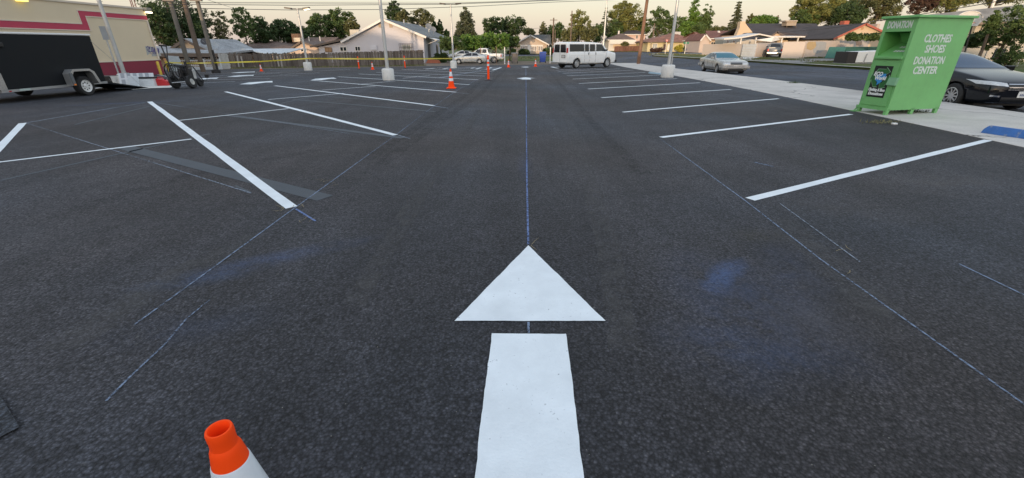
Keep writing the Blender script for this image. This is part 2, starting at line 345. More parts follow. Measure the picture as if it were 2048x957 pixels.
def concrete_walk(name, col):
    m, nt, b = nodes(name); P = N(nt, 'ShaderNodeNewGeometry').outputs['Position']
    a = N(nt, 'ShaderNodeTexNoise', i_Scale=.9, i_Detail=8.0, i_Roughness=.65); L(nt, P, a.inputs['Vector'])
    f = N(nt, 'ShaderNodeTexNoise', i_Scale=45.0, i_Detail=4.0); L(nt, P, f.inputs['Vector'])
    m1 = N(nt, 'ShaderNodeMapRange', i_From_Min=.3, i_From_Max=.7, i_To_Min=.8, i_To_Max=1.15); L(nt, a.outputs['Fac'], m1.inputs['Value'])
    m2 = N(nt, 'ShaderNodeMapRange', i_From_Min=.3, i_From_Max=.7, i_To_Min=.88, i_To_Max=1.1); L(nt, f.outputs['Fac'], m2.inputs['Value'])
    mu = N(nt, 'ShaderNodeMath', operation='MULTIPLY'); L(nt, m1.outputs[0], mu.inputs[0]); L(nt, m2.outputs[0], mu.inputs[1])
    sc = N(nt, 'ShaderNodeVectorMath', operation='SCALE'); sc.inputs[0].default_value = col; L(nt, mu.outputs[0], sc.inputs['Scale'])
    # hairline cracks
    wv = N(nt, 'ShaderNodeTexVoronoi', feature='DISTANCE_TO_EDGE', i_Scale=.22); 
    wp = N(nt, 'ShaderNodeTexNoise', i_Scale=1.4, i_Detail=4.0); L(nt, P, wp.inputs['Vector'])
    av = N(nt, 'ShaderNodeVectorMath', operation='MULTIPLY_ADD'); L(nt, wp.outputs['Color'], av.inputs[0]); av.inputs[1].default_value = (.9,.9,0); L(nt, P, av.inputs[2]); L(nt, av.outputs[0], wv.inputs['Vector'])
    lt = N(nt, 'ShaderNodeMath', operation='LESS_THAN'); L(nt, wv.outputs['Distance'], lt.inputs[0]); lt.inputs[1].default_value = .0028
    mm = N(nt, 'ShaderNodeMix', data_type='RGBA'); L(nt, lt.outputs[0], mm.inputs['Factor']); L(nt, sc.outputs[0], mm.inputs[6]); mm.inputs[7].default_value = (.12,.11,.1,1)
    L(nt, mm.outputs[2], b.inputs['Base Color']); b.inputs['Roughness'].default_value = .9
    bp = N(nt, 'ShaderNodeBump', i_Strength=.3, i_Distance=.01); L(nt, f.outputs['Fac'], bp.inputs['Height']); L(nt, bp.outputs[0], b.inputs['Normal'])
    return m
WALK = concrete_walk('sidewalk_concrete', (.53, .49, .445)); KERB = concrete_walk('kerb_concrete', (.56, .53, .485))
def soil(name, c1, c2):
    m, nt, b = nodes(name); P = N(nt, 'ShaderNodeNewGeometry').outputs['Position']
    a = N(nt, 'ShaderNodeTexNoise', i_Scale=.5, i_Detail=9.0, i_Roughness=.75); L(nt, P, a.inputs['Vector'])
    f = N(nt, 'ShaderNodeTexNoise', i_Scale=14.0, i_Detail=6.0, i_Roughness=.8); L(nt, P, f.inputs['Vector'])
    cr = N(nt, 'ShaderNodeMapRange', i_From_Min=.4, i_From_Max=.6); L(nt, a.outputs['Fac'], cr.inputs['Value'])
    mm = N(nt, 'ShaderNodeMix', data_type='RGBA'); L(nt, cr.outputs[0], mm.inputs['Factor']); mm.inputs[6].default_value = (*c1, 1); mm.inputs[7].default_value = (*c2, 1)
    m2 = N(nt, 'ShaderNodeMapRange', i_From_Min=.3, i_From_Max=.7, i_To_Min=.6, i_To_Max=1.4); L(nt, f.outputs['Fac'], m2.inputs['Value'])
    sc = N(nt, 'ShaderNodeVectorMath', operation='SCALE'); L(nt, mm.outputs[2], sc.inputs[0]); L(nt, m2.outputs[0], sc.inputs['Scale'])
    L(nt, sc.outputs[0], b.inputs['Base Color']); b.inputs['Roughness'].default_value = .95; b.inputs['Specular IOR Level'].default_value = .15
    bp = N(nt, 'ShaderNodeBump', i_Strength=.8, i_Distance=.05); L(nt, f.outputs['Fac'], bp.inputs['Height']); L(nt, bp.outputs[0], b.inputs['Normal'])
    return m
GRASS = soil('lawn_grass', (.07, .105, .03), (.12, .12, .055)); DIRT = soil('bare_earth', (.17, .13, .095), (.21, .175, .14)); FARG = soil('far_ground', (.12, .12, .07), (.16, .14, .10))

# walk edges, measured along the sidewalk
EA = Vector(g2(2048, 295.5)); EB = Vector(g2(1280, 140)); ED = (EB-EA)/(EB.y-EA.y)
KA = Vector(g2(2048, 227)); KB = Vector(g2(1360, 138.5)); KD = (KB-KA)/(KB.y-KA.y)
def XE(Y): return EA.x+ED.x*(Y-EA.y)
def XK(Y): return KA.x+KD.x*(Y-KA.y)
ENDL = [g2(1228, 127.5), g2(1100, 129), g2(900, 132), g2(620, 137), g2(460, 139), g2(330, 140)]
YE = ENDL[0][1]
far = MB(); Yg = [-500, -60, 0, 8, 16, 24, 32, 40, 50, 60, 90, 150, 300, 900]; Xg = [-900, -200, -80, -40, 0, 12, 16, 20, 24, 28, 34, 60, 150, 900]
far.add([(x, y, zg(x, y)-.28) for y in Yg for x in Xg], [(j*14+i, j*14+i+1, (j+1)*14+i+1, (j+1)*14+i) for j in range(13) for i in range(13)])
o = far.build('ground', FARG); o['kind'] = 'structure'
LOT = sheet('parking_lot', [(-60, -25), (XE(-25), -25), (XE(YE), YE)]+ENDL+[(-60, ENDL[-1][1]+3)], 0, ASPH, skirt=.3)
def strip(name, fa, fb, Ys, off, mat, skirt=.3):
    return sheet(name, [(fa(y), y) for y in Ys]+[(fb(y), y) for y in reversed(Ys)], off, mat, skirt=skirt)
YS = [-25, 0, 12, 25, 40, YE+1.5]
strip('sidewalk', XE, lambda y: XK(y)-.16, YS, .006, WALK)
strip('kerb', lambda y: XK(y)-.16, XK, YS, .010, KERB)
yard = sheet('yard_dirt', ENDL+[(-70, ENDL[-1][1]+1), (-70, 95.6), (13, 95.6), (ENDL[0][0]-1.0, 75)], -.02, DIRT, skirt=.2)
sheet('front_lawn', [(-9, 66), (11, 66), (12, 95), (-14, 95)], .0, GRASS, skirt=.1)
# street with its cross street
FK = [g2(2048, 153), g2(1800, 139), g2(1615, 128.5), g2(1500, 121.5), g2(1392, 116), g2(1330, 112.5), g2(1304, 111)]
FKr = [(FK[0][0]+1.0, -25)]+FK
RL = [(XK(y), y) for y in YS]
sheet('street', RL+[(XK(YE)-4, YE+6), (-40, 97), (-40, 122), (80, 122), (60, 86), (FK[-1][0]+3, 82)]+FK[::-1]+[FKr[0]], -.16, ROADM, skirt=.2)
sheet('far_lawn', FK[::-1]+[FKr[0], (120, -25), (120, 84), (60, 84), (FK[-1][0]+3, 80)], 0.0, GRASS, skirt=.25)
tri_ribbon('far_kerb', [(p[0], p[1]) for p in FKr], .35, .012, KERB, None)['kind'] = 'structure'
tri_ribbon('cross_street_kerb', [(-30, 96), (14, 96)], .5, .06, KERB, None)['kind'] = 'structure'
sheet('far_verge', [(-60, 122), (90, 122), (160, 220), (-160, 220)], .02, GRASS, skirt=.3)
tri_ribbon('verge_kerb', [(-40, 121.8), (80, 121.8)], .7, .05, KERB, None)['kind'] = 'structure'
DRV = concrete_walk('driveway_concrete', (.22, .21, .2))
sheet('driveway', [g2(1500, 120.5), g2(1602, 127), g2(1690, 120.5), g2(1700, 117), g2(1608, 118.5)], .02, DRV)
sheet('garage_apron', [g2(1480, 118.5), g2(1502, 120), g2(1520, 115), g2(1484, 114)], .02, KERB)
sheet('far_walk', [g2(1304, 109.4), g2(1420, 109), g2(1420, 107.8), g2(1304, 108)], .02, KERB)

# ------------------------------------------------------------------ paint on the lot
def pxline(a, b, w, name='stall_line', mat=None, off=.004, **kw):
    return tri_ribbon(name, [g2(*a), g2(*b)], w, off, mat or PAINT, LOT, **kw)
def pxpoly(name, pts, mat, off=.005, jag=.0):
    P = [Vector(g2(*p)) for p in pts]; out = []
    for i, a in enumerate(P):
        b = P[(i+1) % len(P)]; n = max(1, int((b-a).length/.035)) if jag else 1; d = (b-a).normalized(); nn = Vector((-d.y, d.x)); w = 0
        for k in range(n):
            w = .6*w+rnd.uniform(-jag, jag); out.append(a+(b-a)*k/n+(nn*w if k else Vector((0, 0))))
    return sheet(name, out, off, mat, LOT)
arrow_px = [[(1056.5, 492), (909, 643.5), (1211, 643.5)], [(983.5, 668.5), (1132, 669.5), (1171, 990), (945, 990)]]
pxpoly('arrow_head', arrow_px[0], PAINT, jag=.0016)['label'] = 'big white triangle head of the nearest arrow'
pxpoly('arrow_shaft', arrow_px[1], PAINT, jag=.0022)['label'] = 'broad white shaft of the nearest arrow'
def arrow(x, y, s=1.0):
    p = gp(x, y); c, d = p.x, p.y
    a = sheet('lane_arrow', [(c-.23*s, d-1.1*s), (c+.23*s, d-1.1*s), (c+.23*s, d), (c+.5*s, d), (c, d+.95*s), (c-.5*s, d), (c-.23*s, d)], .005, PAINT, LOT)
arrow(1052, 157.2, 1.0); arrow(1051.5, 134.6, 1.0); arrow(521, 165.5, 1.1); arrow(652, 158, 1.1); arrow(492, 145, 1.2); arrow(488, 152, 1.1); arrow(412, 158, 1.1)
for a, b in [((1500, 399.5), (1976, 281)), ((1322, 275.5), (1702, 229.2)), ((1246, 225), (1557, 198)), ((1203, 196), (1462, 179.5)), ((1176, 178.7), (1400, 166)), ((1158, 167.6), (1354, 157.6)),
             ((1145, 158.8), (1320, 150.7)), ((1134, 152.2), (1291, 145.4)), ((1126, 147.2), (1266, 140.8)), ((1117, 143.4), (1240, 138)), ((1112, 140.6), (1215, 136.6))]: pxline(a, b, .105, jag=.004)
pxline((1103, 134.2), (1116, 137.3), .3); pxline((1103, 134.2), (1140, 133), .2)
for a, b in [((583, 416), (299, 204)), ((791, 271), (451, 184)), ((868, 212), (550, 172)), ((912, 185), (622, 161.2)), ((939.5, 170), (676, 154)), ((956.5, 160), (717, 148.4)), ((970, 152.6), (753, 145.2)),
             ((979.5, 148), (803, 139.2)), ((988, 144), (846, 137.6)), ((994, 140.8), (874, 136)), ((998, 137.8), (905, 135.2)), ((46, 247), (-140, 440))]: pxline(a, b, .115, jag=.005)
for a, b in [((0, 325), (383, 279)), ((-120, 339), (0, 325)), ((355, 242), (577, 218)), ((536, 199.8), (688, 187.4)), ((644, 181), (751, 173)), ((716, 169.5), (790, 162.5)), ((806, 157), (860, 151.8))]:
    pxline(a, b, .07, 'centre_line')
for a, b in [((1003, 135.2), (930, 134.9)), ((1002, 135.6), (985, 141)), ((983, 135.4), (974, 138.4)), ((962, 136), (952, 138.6)), ((949, 136), (942, 137.4)), ((897, 136.4), (886, 138.4)), ((870, 136.8), (852, 138.6))]: pxline(a, b, .2, 'bay_line')
for a, b in [((307, 170), (470, 163.6)), ((393, 160.6), (540, 157.8)), ((397, 156.4), (596, 151.4)), ((400, 153.4), (560, 147)), ((455, 154.2), (498, 153.2)), ((610, 143.5), (700, 139.6)), ((640, 146), (560, 149.4)), ((520, 147), (600, 144)), ((420, 148), (530, 144.6)), ((315, 149.6), (334, 153.4)), ((380, 146), (440, 145.6)), ((540, 141.2), (620, 141)), ((330, 174), (400, 171))]: pxline(a, b, .09, 'back_row_line', PAINT2)
for a, b, w in [((245, 294), (651, 397), .2), ((452, 231), (806, 276.5), .13), ((585, 199.6), (871, 224), .09), ((656, 194), (842, 207.6), .07), ((0, 362), (420, 268), .06), ((300, 213), (150, 250), .06), ((640, 190), (560, 208), .06), ((500, 385), (470, 372), .03)]: pxline(a, b, w, 'old_line', GHOST, .003)
tri_ribbon('chalk_line', [g2(*p) for p in ((270, 650), (420, 541), (585, 420), (790, 272), (868, 213), (915, 181), (1003, 136))], .013, .0035, CHK, LOT)
tri_ribbon('chalk_line', [g2(*p) for p in ((213, 803), (258, 757), (330, 690), (372, 640), (420, 600))], .011, .0035, CHK, LOT)
tri_ribbon('chalk_line', [g2(*p) for p in ((2070, 826), (1640, 519), (1490, 402), (1320, 278))], .013, .0035, CHK, LOT)
tri_ribbon('chalk_line', [g2(*p) for p in ((1057, 667), (1057, 645))], .013, .0035, CHK, LOT)
tri_ribbon('chalk_line', [g2(*p) for p in ((1056.5, 490), (1054, 370), (1053, 280), (1052, 160))], .018, .0035, CHKB, LOT)
tri_ribbon('chalk_line', [g2(*p) for p in ((1052, 152), (1051.6, 137))], .035, .0035, CHK, LOT)
pxline((592, 419), (631, 443), .02, 'chalk_mark', CHKB); pxline((1918, 529), (2060, 597), .014, 'chalk_mark', CHK); pxline((1508, 325), (1546, 334), .05, 'chalk_mark', CHK)
pxline((50, 246), (502, 387), .018, 'chalk_line', CHKW, .0035); pxline((300, 204), (700, 268), .018, 'chalk_line', CHKW, .0035)
pxline((868, 213), (897, 217), .05, 'chalk_mark', CHKW); pxline((912, 186), (938, 188), .05, 'chalk_mark', CHKW); pxline((796, 271), (820, 278), .03, 'chalk_mark', CHKW); pxline((55, 246), (290, 206), .05, 'chalk_mark', CHKW, .0035)
pxline((1560, 408), (1720, 525), .012, 'chalk_line', CHKW, .0035); pxline((420, 175), (870, 150), .05, 'chalk_line', CHKW, .0035); pxline((880, 156), (990, 137), .25, 'chalk_mark', CHKW, .003)
pxpoly('asphalt_patch', [(-60, 770), (0, 790), (42, 858), (0, 880), (-80, 905)], PATCHM, .012)
def scuff(name, col, k, sc):
    m, nt, b = nodes(name); P = N(nt, 'ShaderNodeNewGeometry').outputs['Position']; b.inputs['Base Color'].default_value = (*col, 1); b.inputs['Roughness'].default_value = .85; b.inputs['Specular IOR Level'].default_value = .3
    n1 = N(nt, 'ShaderNodeTexNoise', i_Scale=sc, i_Detail=6.0, i_Roughness=.7); L(nt, P, n1.inputs['Vector']); mr = N(nt, 'ShaderNodeMapRange', i_From_Min=.4, i_From_Max=.68, i_To_Min=0., i_To_Max=k); L(nt, n1.outputs['Fac'], mr.inputs['Value']); L(nt, mr.outputs[0], b.inputs['Alpha']); return m
SCD, SCL = scuff('tyre_rubber_mark', (.02, .02, .021), .26, 5.0), scuff('pale_scuff', (.14, .135, .13), .35, 7.0)
for pts, w, m_ in [([(1010, 140), (960, 190), (870, 250), (760, 330)], .22, SCD), ([(985, 142), (935, 190), (850, 245), (735, 320)], .2, SCD), ([(1095, 140), (1130, 180), (1190, 250), (1290, 350)], .16, SCD), ([(150, 420), (380, 350), (640, 300)], .2, SCD), ([(700, 620), (820, 420), (900, 300), (960, 220)], .16, SCL), ([(1250, 700), (1215, 480), (1160, 300), (1120, 200)], .18, SCL), ([(1780, 640), (1650, 520), (1560, 440)], .25, SCL), ([(120, 700), (330, 560), (520, 470)], .22, SCL)]:
    tri_ribbon('tyre_mark', [g2(*p) for p in pts], w, .0028, m_, LOT, jag=.02)
# dry pine needles and straw scattered by the lines
mb = MB()
for (x, y, n, s) in [(585, 418, 8, .2), (650, 362, 6, .3), (1668, 515, 3, .2), (620, 440, 3, .2), (1066, 490, 2, .06)]:
    c = gp(x, y)
    for k in range(n):
        a = rnd.uniform(0, 6.28); l = rnd.uniform(.04, .16); q = c+Vector((rnd.gauss(0, s*.5), rnd.gauss(0, s*.5), 0)); d = Vector((math.cos(a), math.sin(a), 0)); w = Vector((-d.y, d.x, 0))*.0022
        z = zg(q.x, q.y)+.007; q.z = z; e = q+d*l; mid = q+d*l*.5+w*rnd.uniform(-6, 6)
        mb.quad(q-w, mid-w, mid+w, q+w); mb.quad(mid-w, e-w*.3, e+w*.3, mid+w)
o = mb.build('straw_litter', pm('dry_straw', (.30,.24,.14), .9)); o['kind'] = 'stuff'
# loose grit: tiny pale stones
mb = MB()
for k in range(260):
    Y = 1.0+5*rnd.random()**1.6; X = rnd.uniform(-1.3, 1.3)*Y; s = rnd.uniform(.0012, .003); z = zg(X, Y)
    mb.add([(X-s, Y-s*.8, z), (X+s, Y-s, z), (X+s*.6, Y+s, z), (X-s, Y+s*.7, z), (X, Y, z+s*1.2)], [(0,1,4), (1,2,4), (2,3,4), (3,0,4)])
o = mb.build('loose_grit', pm('grit', (.2,.195,.18), .9, var=.5, scale=20)); o['kind'] = 'stuff'
# ------------------------------------------------------------------ vehicles: lofted shells, panels laid on the shell
def car_shell(st, wheels, rw, hw, crease=.35, cuts=(), wellw=.3, lvl=2):
    prof = []
    for (x, zb, w, zbelt, wr, zr) in st:
        zm = zb+(zbelt-zb)*.5
        prof.append([(0, zb), (w*.8, zb), (w*.95, zb+.05), (w*1.0, zm), (w*.975, zbelt-.05), (w*.93, zbelt), (wr, zr-.07 if zr-zbelt > .2 else zr-.02), (wr*.8, zr), (0, zr+.015)])
    n = 9; vs = []; fs = []; ring = 2*n-2
    for s, (p, row) in enumerate(zip(st, prof)):
        pts = row+[(-y, z) for y, z in row[-2:0:-1]]
        vs += [(p[0], y, z) for y, z in pts]
    for s in range(len(st)-1):
        for k in range(ring):
            k2 = (k+1) % ring; fs.append((s*ring+k, s*ring+k2, (s+1)*ring+k2, (s+1)*ring+k))
    m = (len(st)-1)*ring; fs.append(tuple(range(ring))[::-1]); fs.append(tuple(range(m, m+ring)))
    me = bpy.data.meshes.new('shell'); me.from_pydata(vs, [], fs)
    bm = bmesh.new(); bm.from_mesh(me); bmesh.ops.recalc_face_normals(bm, faces=bm.faces)
    cl = bm.edges.layers.float.new('crease_edge')
    for e in bm.edges:
        a, b = e.verts[0].index, e.verts[1].index
        ka, kb = a % ring, b % ring
        if ka == kb and (ka in (5, 6, ring-5, ring-6)): e[cl] = crease
        if ka == kb and (ka in (1, 2, ring-1, ring-2)): e[cl] = .6
        if a//ring == b//ring and a//ring in (0, len(st)-1): e[cl] = .5
    for f in bm.faces: f.smooth = True
    bm.to_mesh(me); bm.free()
    o = bpy.data.objects.new('shell', me); COL.objects.link(o); tmp = [o]
    sb = o.modifiers.new('s', 'SUBSURF'); sb.levels = lvl; sb.render_levels = lvl
    def cutter(mb):
        c = bpy.data.objects.new('cut', mb.mesh('cut', BLACK)); COL.objects.link(c); tmp.append(c)
        b = o.modifiers.new('b', 'BOOLEAN'); b.object = c; b.operation = 'DIFFERENCE'; b.solver = 'EXACT'
    for wx in wheels:
        for sd in (1, -1):
            y0, y1 = sorted((sd*(hw-wellw), sd*(hw+.4)))
            k = 22; pts = [(wx+rw*1.16*math.cos(2*math.pi*i/k), y0, rw+rw*1.16*math.sin(2*math.pi*i/k)) for i in range(k)]
            cutter(MB().prism(pts, (0, y1-y0, 0)))
    for lo, hi in cuts: cutter(MB().box(lo, hi))
    dg = bpy.context.evaluated_depsgraph_get(); dg.update()
    out = bpy.data.meshes.new_from_object(o.evaluated_get(dg))
    for t in tmp: bpy.data.objects.remove(t)
    bv = BVHTree.FromPolygons([v.co.copy() for v in out.vertices], [tuple(p.vertices) for p in out.polygons])
    return out, bv
DIRS = {'front': ((1,0,0), 1, 2), 'rear': ((-1,0,0), 1, 2), 'left': ((0,1,0), 0, 2), 'right': ((0,-1,0), 0, 2), 'top': ((0,0,1), 0, 1)}
def panel(bv, side, c, off=.006, n=8, m=6):
    """patch with corner list c (4 points, two in-plane coordinates) dropped onto the shell"""
    d, i, j = DIRS[side]; d = Vector(d); vs = []; fs = []; ok = []
    for a in range(m+1):
        for b in range(n+1):
            u, v = b/n, a/m
            p = [(c[0][k]*(1-u)+c[1][k]*u)*(1-v)+(c[3][k]*(1-u)+c[2][k]*u)*v for k in (0, 1)]
            o = d*6.0; o[i] = p[0]; o[j] = p[1]
            h = bv.ray_cast(o, -d)
            if h[0] is None: vs.append(o-d*4); ok.append(False)
            else: vs.append(h[0]+h[1]*off*(1 if h[1].dot(d) > 0 else -1)); ok.append(True)
    for a in range(m):
        for b in range(n):
            q = [a*(n+1)+b, a*(n+1)+b+1, (a+1)*(n+1)+b+1, (a+1)*(n+1)+b]
            if all(ok[k] for k in q):
                nn = (vs[q[1]]-vs[q[0]]).cross(vs[q[2]]-vs[q[0]])
                fs.append(q if nn.dot(d) > 0 else q[::-1])
    return vs, fs
def seam(bv, side, pts, r=.006):
    d, i, j = DIRS[side]; d = Vector(d); out = []
    for a, b in zip(pts[:-1], pts[1:]):
        for k in range(7):
            t = k/6; o = d*6.0; o[i] = a[0]*(1-t)+b[0]*t; o[j] = a[1]*(1-t)+b[1]*t
            h = bv.ray_cast(o, -d)
            if h[0] is not None: out.append(h[0])
    return MB().tube(out, r, 4) if len(out) > 1 else MB()
class Car:
    def __init__(s, name, loc, rz, label, cat, st, wheels, rw, hw, paintm, cuts=(), rim='spoke', nsp=5, group=None, ww=.22, lvl=2, rimm=None, scale=1.0, crease=.35):
        s.root = thing(name, loc, label, cat, group, rz); s.root.scale = (scale,)*3; s.rw = rw; s.hw = hw
        me, s.bv = car_shell(st, wheels, rw, hw, cuts=cuts, lvl=lvl, crease=crease); me.name = 'body'
        me.materials.clear(); me.materials.append(paintm); s.body = bpy.data.objects.new('body', me); COL.objects.link(s.body); s.body.parent = s.root
        us = MB()
        L0, L1 = st[-1][0], st[0][0]
        us.box((min(L0, L1)+.5, -hw*.72, st[3][1]-.06), (max(L0, L1)-.5, hw*.72, st[3][1]+.05)); us.build('underbody', BLACK, s.root, world=False)
        for wx in wheels:
            for sd in (1, -1): s.wheel(wx, sd, rw, hw, rim, nsp, ww, rimm or ALLOY)
    def wheel(s, wx, sd, rw, hw, rim, nsp, ww, rimm):
        M = Matrix.Rotation(R(-90*sd), 4, 'X'); c = Vector((wx, sd*(hw-ww*.55), rw))
        h = ww/2; ri = rw*.66
        t = MB().lathe([(ri, -h), (rw*.93, -h), (rw, -h*.7), (rw, h*.7), (rw*.93, h), (ri, h*.9), (ri*.98, h*.4), (.01, h*.3)], c, 28, 0, M).build('wheel', RUBBER, s.root, smooth=35, world=False)
        mb = MB(); mb.lathe([(ri*1.02, h*.97), (ri*.94, h*1.0), (ri*.9, h*.55)], c, 28, 0, M, False)
        mb.lathe([(.001, h*.9), (ri*.2, h*.9), (ri*.24, h*.6)], c, 14, 0, M, False)
        if rim == 'steel':
            mb.lathe([(.001, h*.62), (ri*.45, h*.7), (ri*.62, h*.5), (ri*.92, h*.55)], c, 24, 0, M, False)
        else:
            for k in range(nsp):
                RM = M @ Matrix.Rotation(2*math.pi*k/nsp, 4, 'Z')
                w = .34*ri*(5/nsp)
                mb.prism([c+(RM @ Vector(p)) for p in ((ri*.15, -w*.6, h*.88), (ri*.95, -w*.5, h*.8), (ri*.95, w*.5, h*.8), (ri*.15, w*.6, h*.88))], (M.to_3x3() @ Vector((0, 0, -.04))))
        if rim == 'steel':
            for k in range(8):
                RM = M @ Matrix.Rotation(2*math.pi*k/8, 4, 'Z'); mb.lathe([(.001, h*.66), (ri*.1, h*.66)], c+(RM @ Vector((ri*.72, 0, 0))), 8, 1, M)
        r = mb.build('rim', [rimm, BLACK], s.root, smooth=30, world=False); r.parent = t
    def panel(s, name, side, c, mat, off=.006, n=8, m=6, label=None, both=False):
        out = []
        for k, sd in enumerate(('left', 'right') if both else (side,)):
            vs, fs = panel(s.bv, sd, c, off, n, m)
            if not fs: continue
            o = MB().add(vs, fs).build(name, mat, s.root, smooth=60, world=False)
            if label: o['label'] = label
            out.append(o)
        return out[0] if out else None
    def seams(s, pts, name='door_gap', side=None, r=.010):
        for sd in ((side,) if side else ('left', 'right')):
            mb = seam(s.bv, sd, pts, r)
            if mb.v: mb.build(name, BLACK, s.root, world=False)
    def hit(s, side, p):
        d, i, j = DIRS[side]; d = Vector(d); o = d*6.0; o[i] = p[0]; o[j] = p[1]; h = s.bv.ray_cast(o, -d)
        return h[0] if h[0] is not None else o-d*5
    def handle(s, x, z, mat, l=.2, v=False):
        for sd in ('left', 'right'):
            p = s.hit(sd, (x, z)); q = 1 if sd == 'left' else -1
            d = (.05, .05, l) if v else (l, .05, .035)
            MB().cbox(p+Vector((0, q*.012, 0)), d).build('door_handle', mat, s.root, world=False, bevel=.008)
    def mirror(s, x, z, mat, w=.2):
        for sd in ('left', 'right'):
            p = s.hit(sd, (x, z-.06)); q = 1 if sd == 'left' else -1
            mb = MB().cbox(p+Vector((-.02, q*(w*.5+.05), .06)), (.12, w, .14)); mb.cbox(p+Vector((0, q*.04, .01)), (.06, .12, .05))
            mb.build('side_mirror', mat, s.root, world=False, bevel=.03)
    def plate(s, side, y, z, w=.31, h=.16, mat=None):
        p = s.hit(side, (y, z)); q = 1 if side == 'front' else -1
        o = MB().cbox(p+Vector((q*.012, 0, 0)), (.014, w, h)).build('license_plate', mat or PLATE, s.root, world=False, bevel=.004)
        mb = MB()
        for k in range(6): mb.cbox(p+Vector((q*.022, -w*.32+k*w*.128, -.01)), (.004, w*.07, h*.34))
        c = mb.build('plate_characters', pm('plate_blue', (.12,.14,.25), .5), s.root, world=False); c.parent = o
PLATE = pm('plate_white', (.7,.7,.68), .45, var=.06)
LAMPG = pm('headlamp_glass', (.55,.56,.56), .12, .3, var=.25, scale=14)
TAILR = pm('tail_lamp_red', (.45,.02,.025), .2, var=.2, scale=9)
AMBER = pm('amber_lens', (.8,.22,.02), .25)
LANE = math.atan2(ED.y, ED.x)                      # bearing of the lane

# --- white passenger van across the far right bays
VANP = pm('van_white', (.74,.75,.75), .3, var=.04, scale=1.2, coat=.3, dirt=.04)
rr = gp(1151, 137.3)
vst = [(3.3,.5,.78,1.0,.7,1.12), (3.22,.4,.93,1.12,.86,1.22), (2.9,.34,.98,1.2,.88,1.28), (2.4,.34,1.0,1.26,.88,1.36), (2.1,.34,1.0,1.28,.87,1.44), (1.42,.34,1.0,1.3,.86,2.0),
       (1.15,.34,1.0,1.3,.86,2.08), (0,.34,1.0,1.3,.86,2.13), (-2.0,.36,1.0,1.3,.86,2.13), (-2.8,.4,1.0,1.3,.855,2.12), (-2.98,.42,.99,1.28,.85,2.08), (-3.03,.46,.96,1.26,.83,2.02)]
ang = R(37)
vc = rr+Vector((math.cos(ang)*1.9+math.sin(ang)*-.86, math.sin(ang)*1.9+math.cos(ang)*.86, 0)); vc.z = zg(0, rr.y+.6)
van = Car('passenger_van', vc, ang, 'white passenger van parked across the far bays beside the brown utility pole', 'van', vst, (2.06, -1.88), .40, 1.0, VANP, rim='steel', rimm=STEEL, crease=.6)
van.panel('side_window', 'r', [(-2.78, 1.37), (-1.02, 1.37), (-1.02, 1.95), (-2.74, 1.95)], TINT, both=True, n=14)
van.panel('side_window', 'r', [(-.92, 1.37), (-.42, 1.37), (-.42, 1.95), (-.92, 1.95)], TINT, both=True); van.panel('side_window', 'r', [(-.3, 1.37), (.35, 1.37), (.35, 1.95), (-.3, 1.95)], TINT, both=True)
van.panel('front_side_window', 'r', [(.5, 1.38), (1.78, 1.40), (1.27, 1.95), (.5, 1.95)], GLASS, both=True, n=12)
van.panel('windshield', 'front', [(-.84, 1.48), (.84, 1.48), (.74, 1.95), (-.74, 1.95)], GLASS, n=12)
for s in (1, -1):
    van.panel('rear_window', 'rear', [(s*.06, 1.3), (s*.76, 1.3), (s*.68, 1.93), (s*.06, 1.93)], TINT)
    MB().box((-3.06, min(s*.81, s*.935), 1.27), (-2.94, max(s*.81, s*.935), 1.66)).build('tail_light', TAILR, van.root, world=False, bevel=.02); van.panel('headlight', 'front', [(s*.5, .86), (s*.86, .86), (s*.86, 1.06), (s*.5, 1.06)], LAMPG)
van.seams([(-.36, .45), (-.36, 1.92)]); van.seams([(.42, .45), (.42, 1.92)]); van.seams([(-.97, .45), (-.97, 1.92)]); van.seams([(1.66, .5), (1.86, 1.26)]); van.seams([(0, .5), (0, 1.95)], 'rear_door_gap', 'rear'); van.seams([(-2.7, 1.05), (1.4, 1.05)], 'body_crease', r=.003)
van.handle(-.5, 1.18, BLACK, .2, True); van.handle(.42, 1.18, BLACK, .2, True); van.mirror(1.66, 1.46, BLACK, .24)
MB().box((-3.2, -.98, .42), (-3.0, .98, .56)).build('rear_bumper', pm('dull_chrome', (.5,.5,.5), .35, .8), van.root, world=False, bevel=.03)
MB().box((3.16, -.96, .44), (3.36, .96, .64)).build('front_bumper', BLACK, van.root, world=False, bevel=.03)
van.plate('rear', -.45, .98); van.panel('plate_recess', 'rear', [(-.68, .86), (-.22, .86), (-.22, 1.1), (-.68, 1.1)], BLACK, off=.004); van.panel('grille', 'front', [(-.48, .8), (.48, .8), (.48, .98), (-.48, .98)], BLACK)

# --- silver four-door saloon by the near kerb
TEAL = pm('teal_glass', (.03,.14,.19), .08, var=.1, spec=.35)
SEDP = pm('champagne_silver_paint', (.36,.35,.33), .25, .15, var=.03, scale=1, coat=.5)
fw = gp(1433, 147.2, -.16); sst = [(2.62,.34,.62,.62,.56,.66), (2.56,.26,.84,.72,.76,.76), (2.3,.22,.92,.80,.84,.86), (1.6,.22,.94,.86,.84,.92), (.98,.22,.95,.90,.84,.98), (.85,.22,.95,.91,.84,1.0), (.12,.22,.95,.94,.68,1.36), (-.3,.22,.95,.95,.67,1.41), (-1.05,.22,.95,.96,.67,1.39),
       (-1.3,.22,.95,.97,.69,1.32), (-1.62,.24,.95,.97,.82,1.03), (-2.3,.26,.93,.96,.82,1.0), (-2.62,.30,.88,.92,.78,.95), (-2.7,.36,.8,.86,.72,.88)]
hd = LANE+math.pi
sc_ = Vector((math.cos(hd), math.sin(hd), 0)); left = Vector((-sc_.y, sc_.x, 0))
sc0 = fw-sc_*1.55+left*.86; sc0.z = zg(sc0.x, sc0.y)-.16
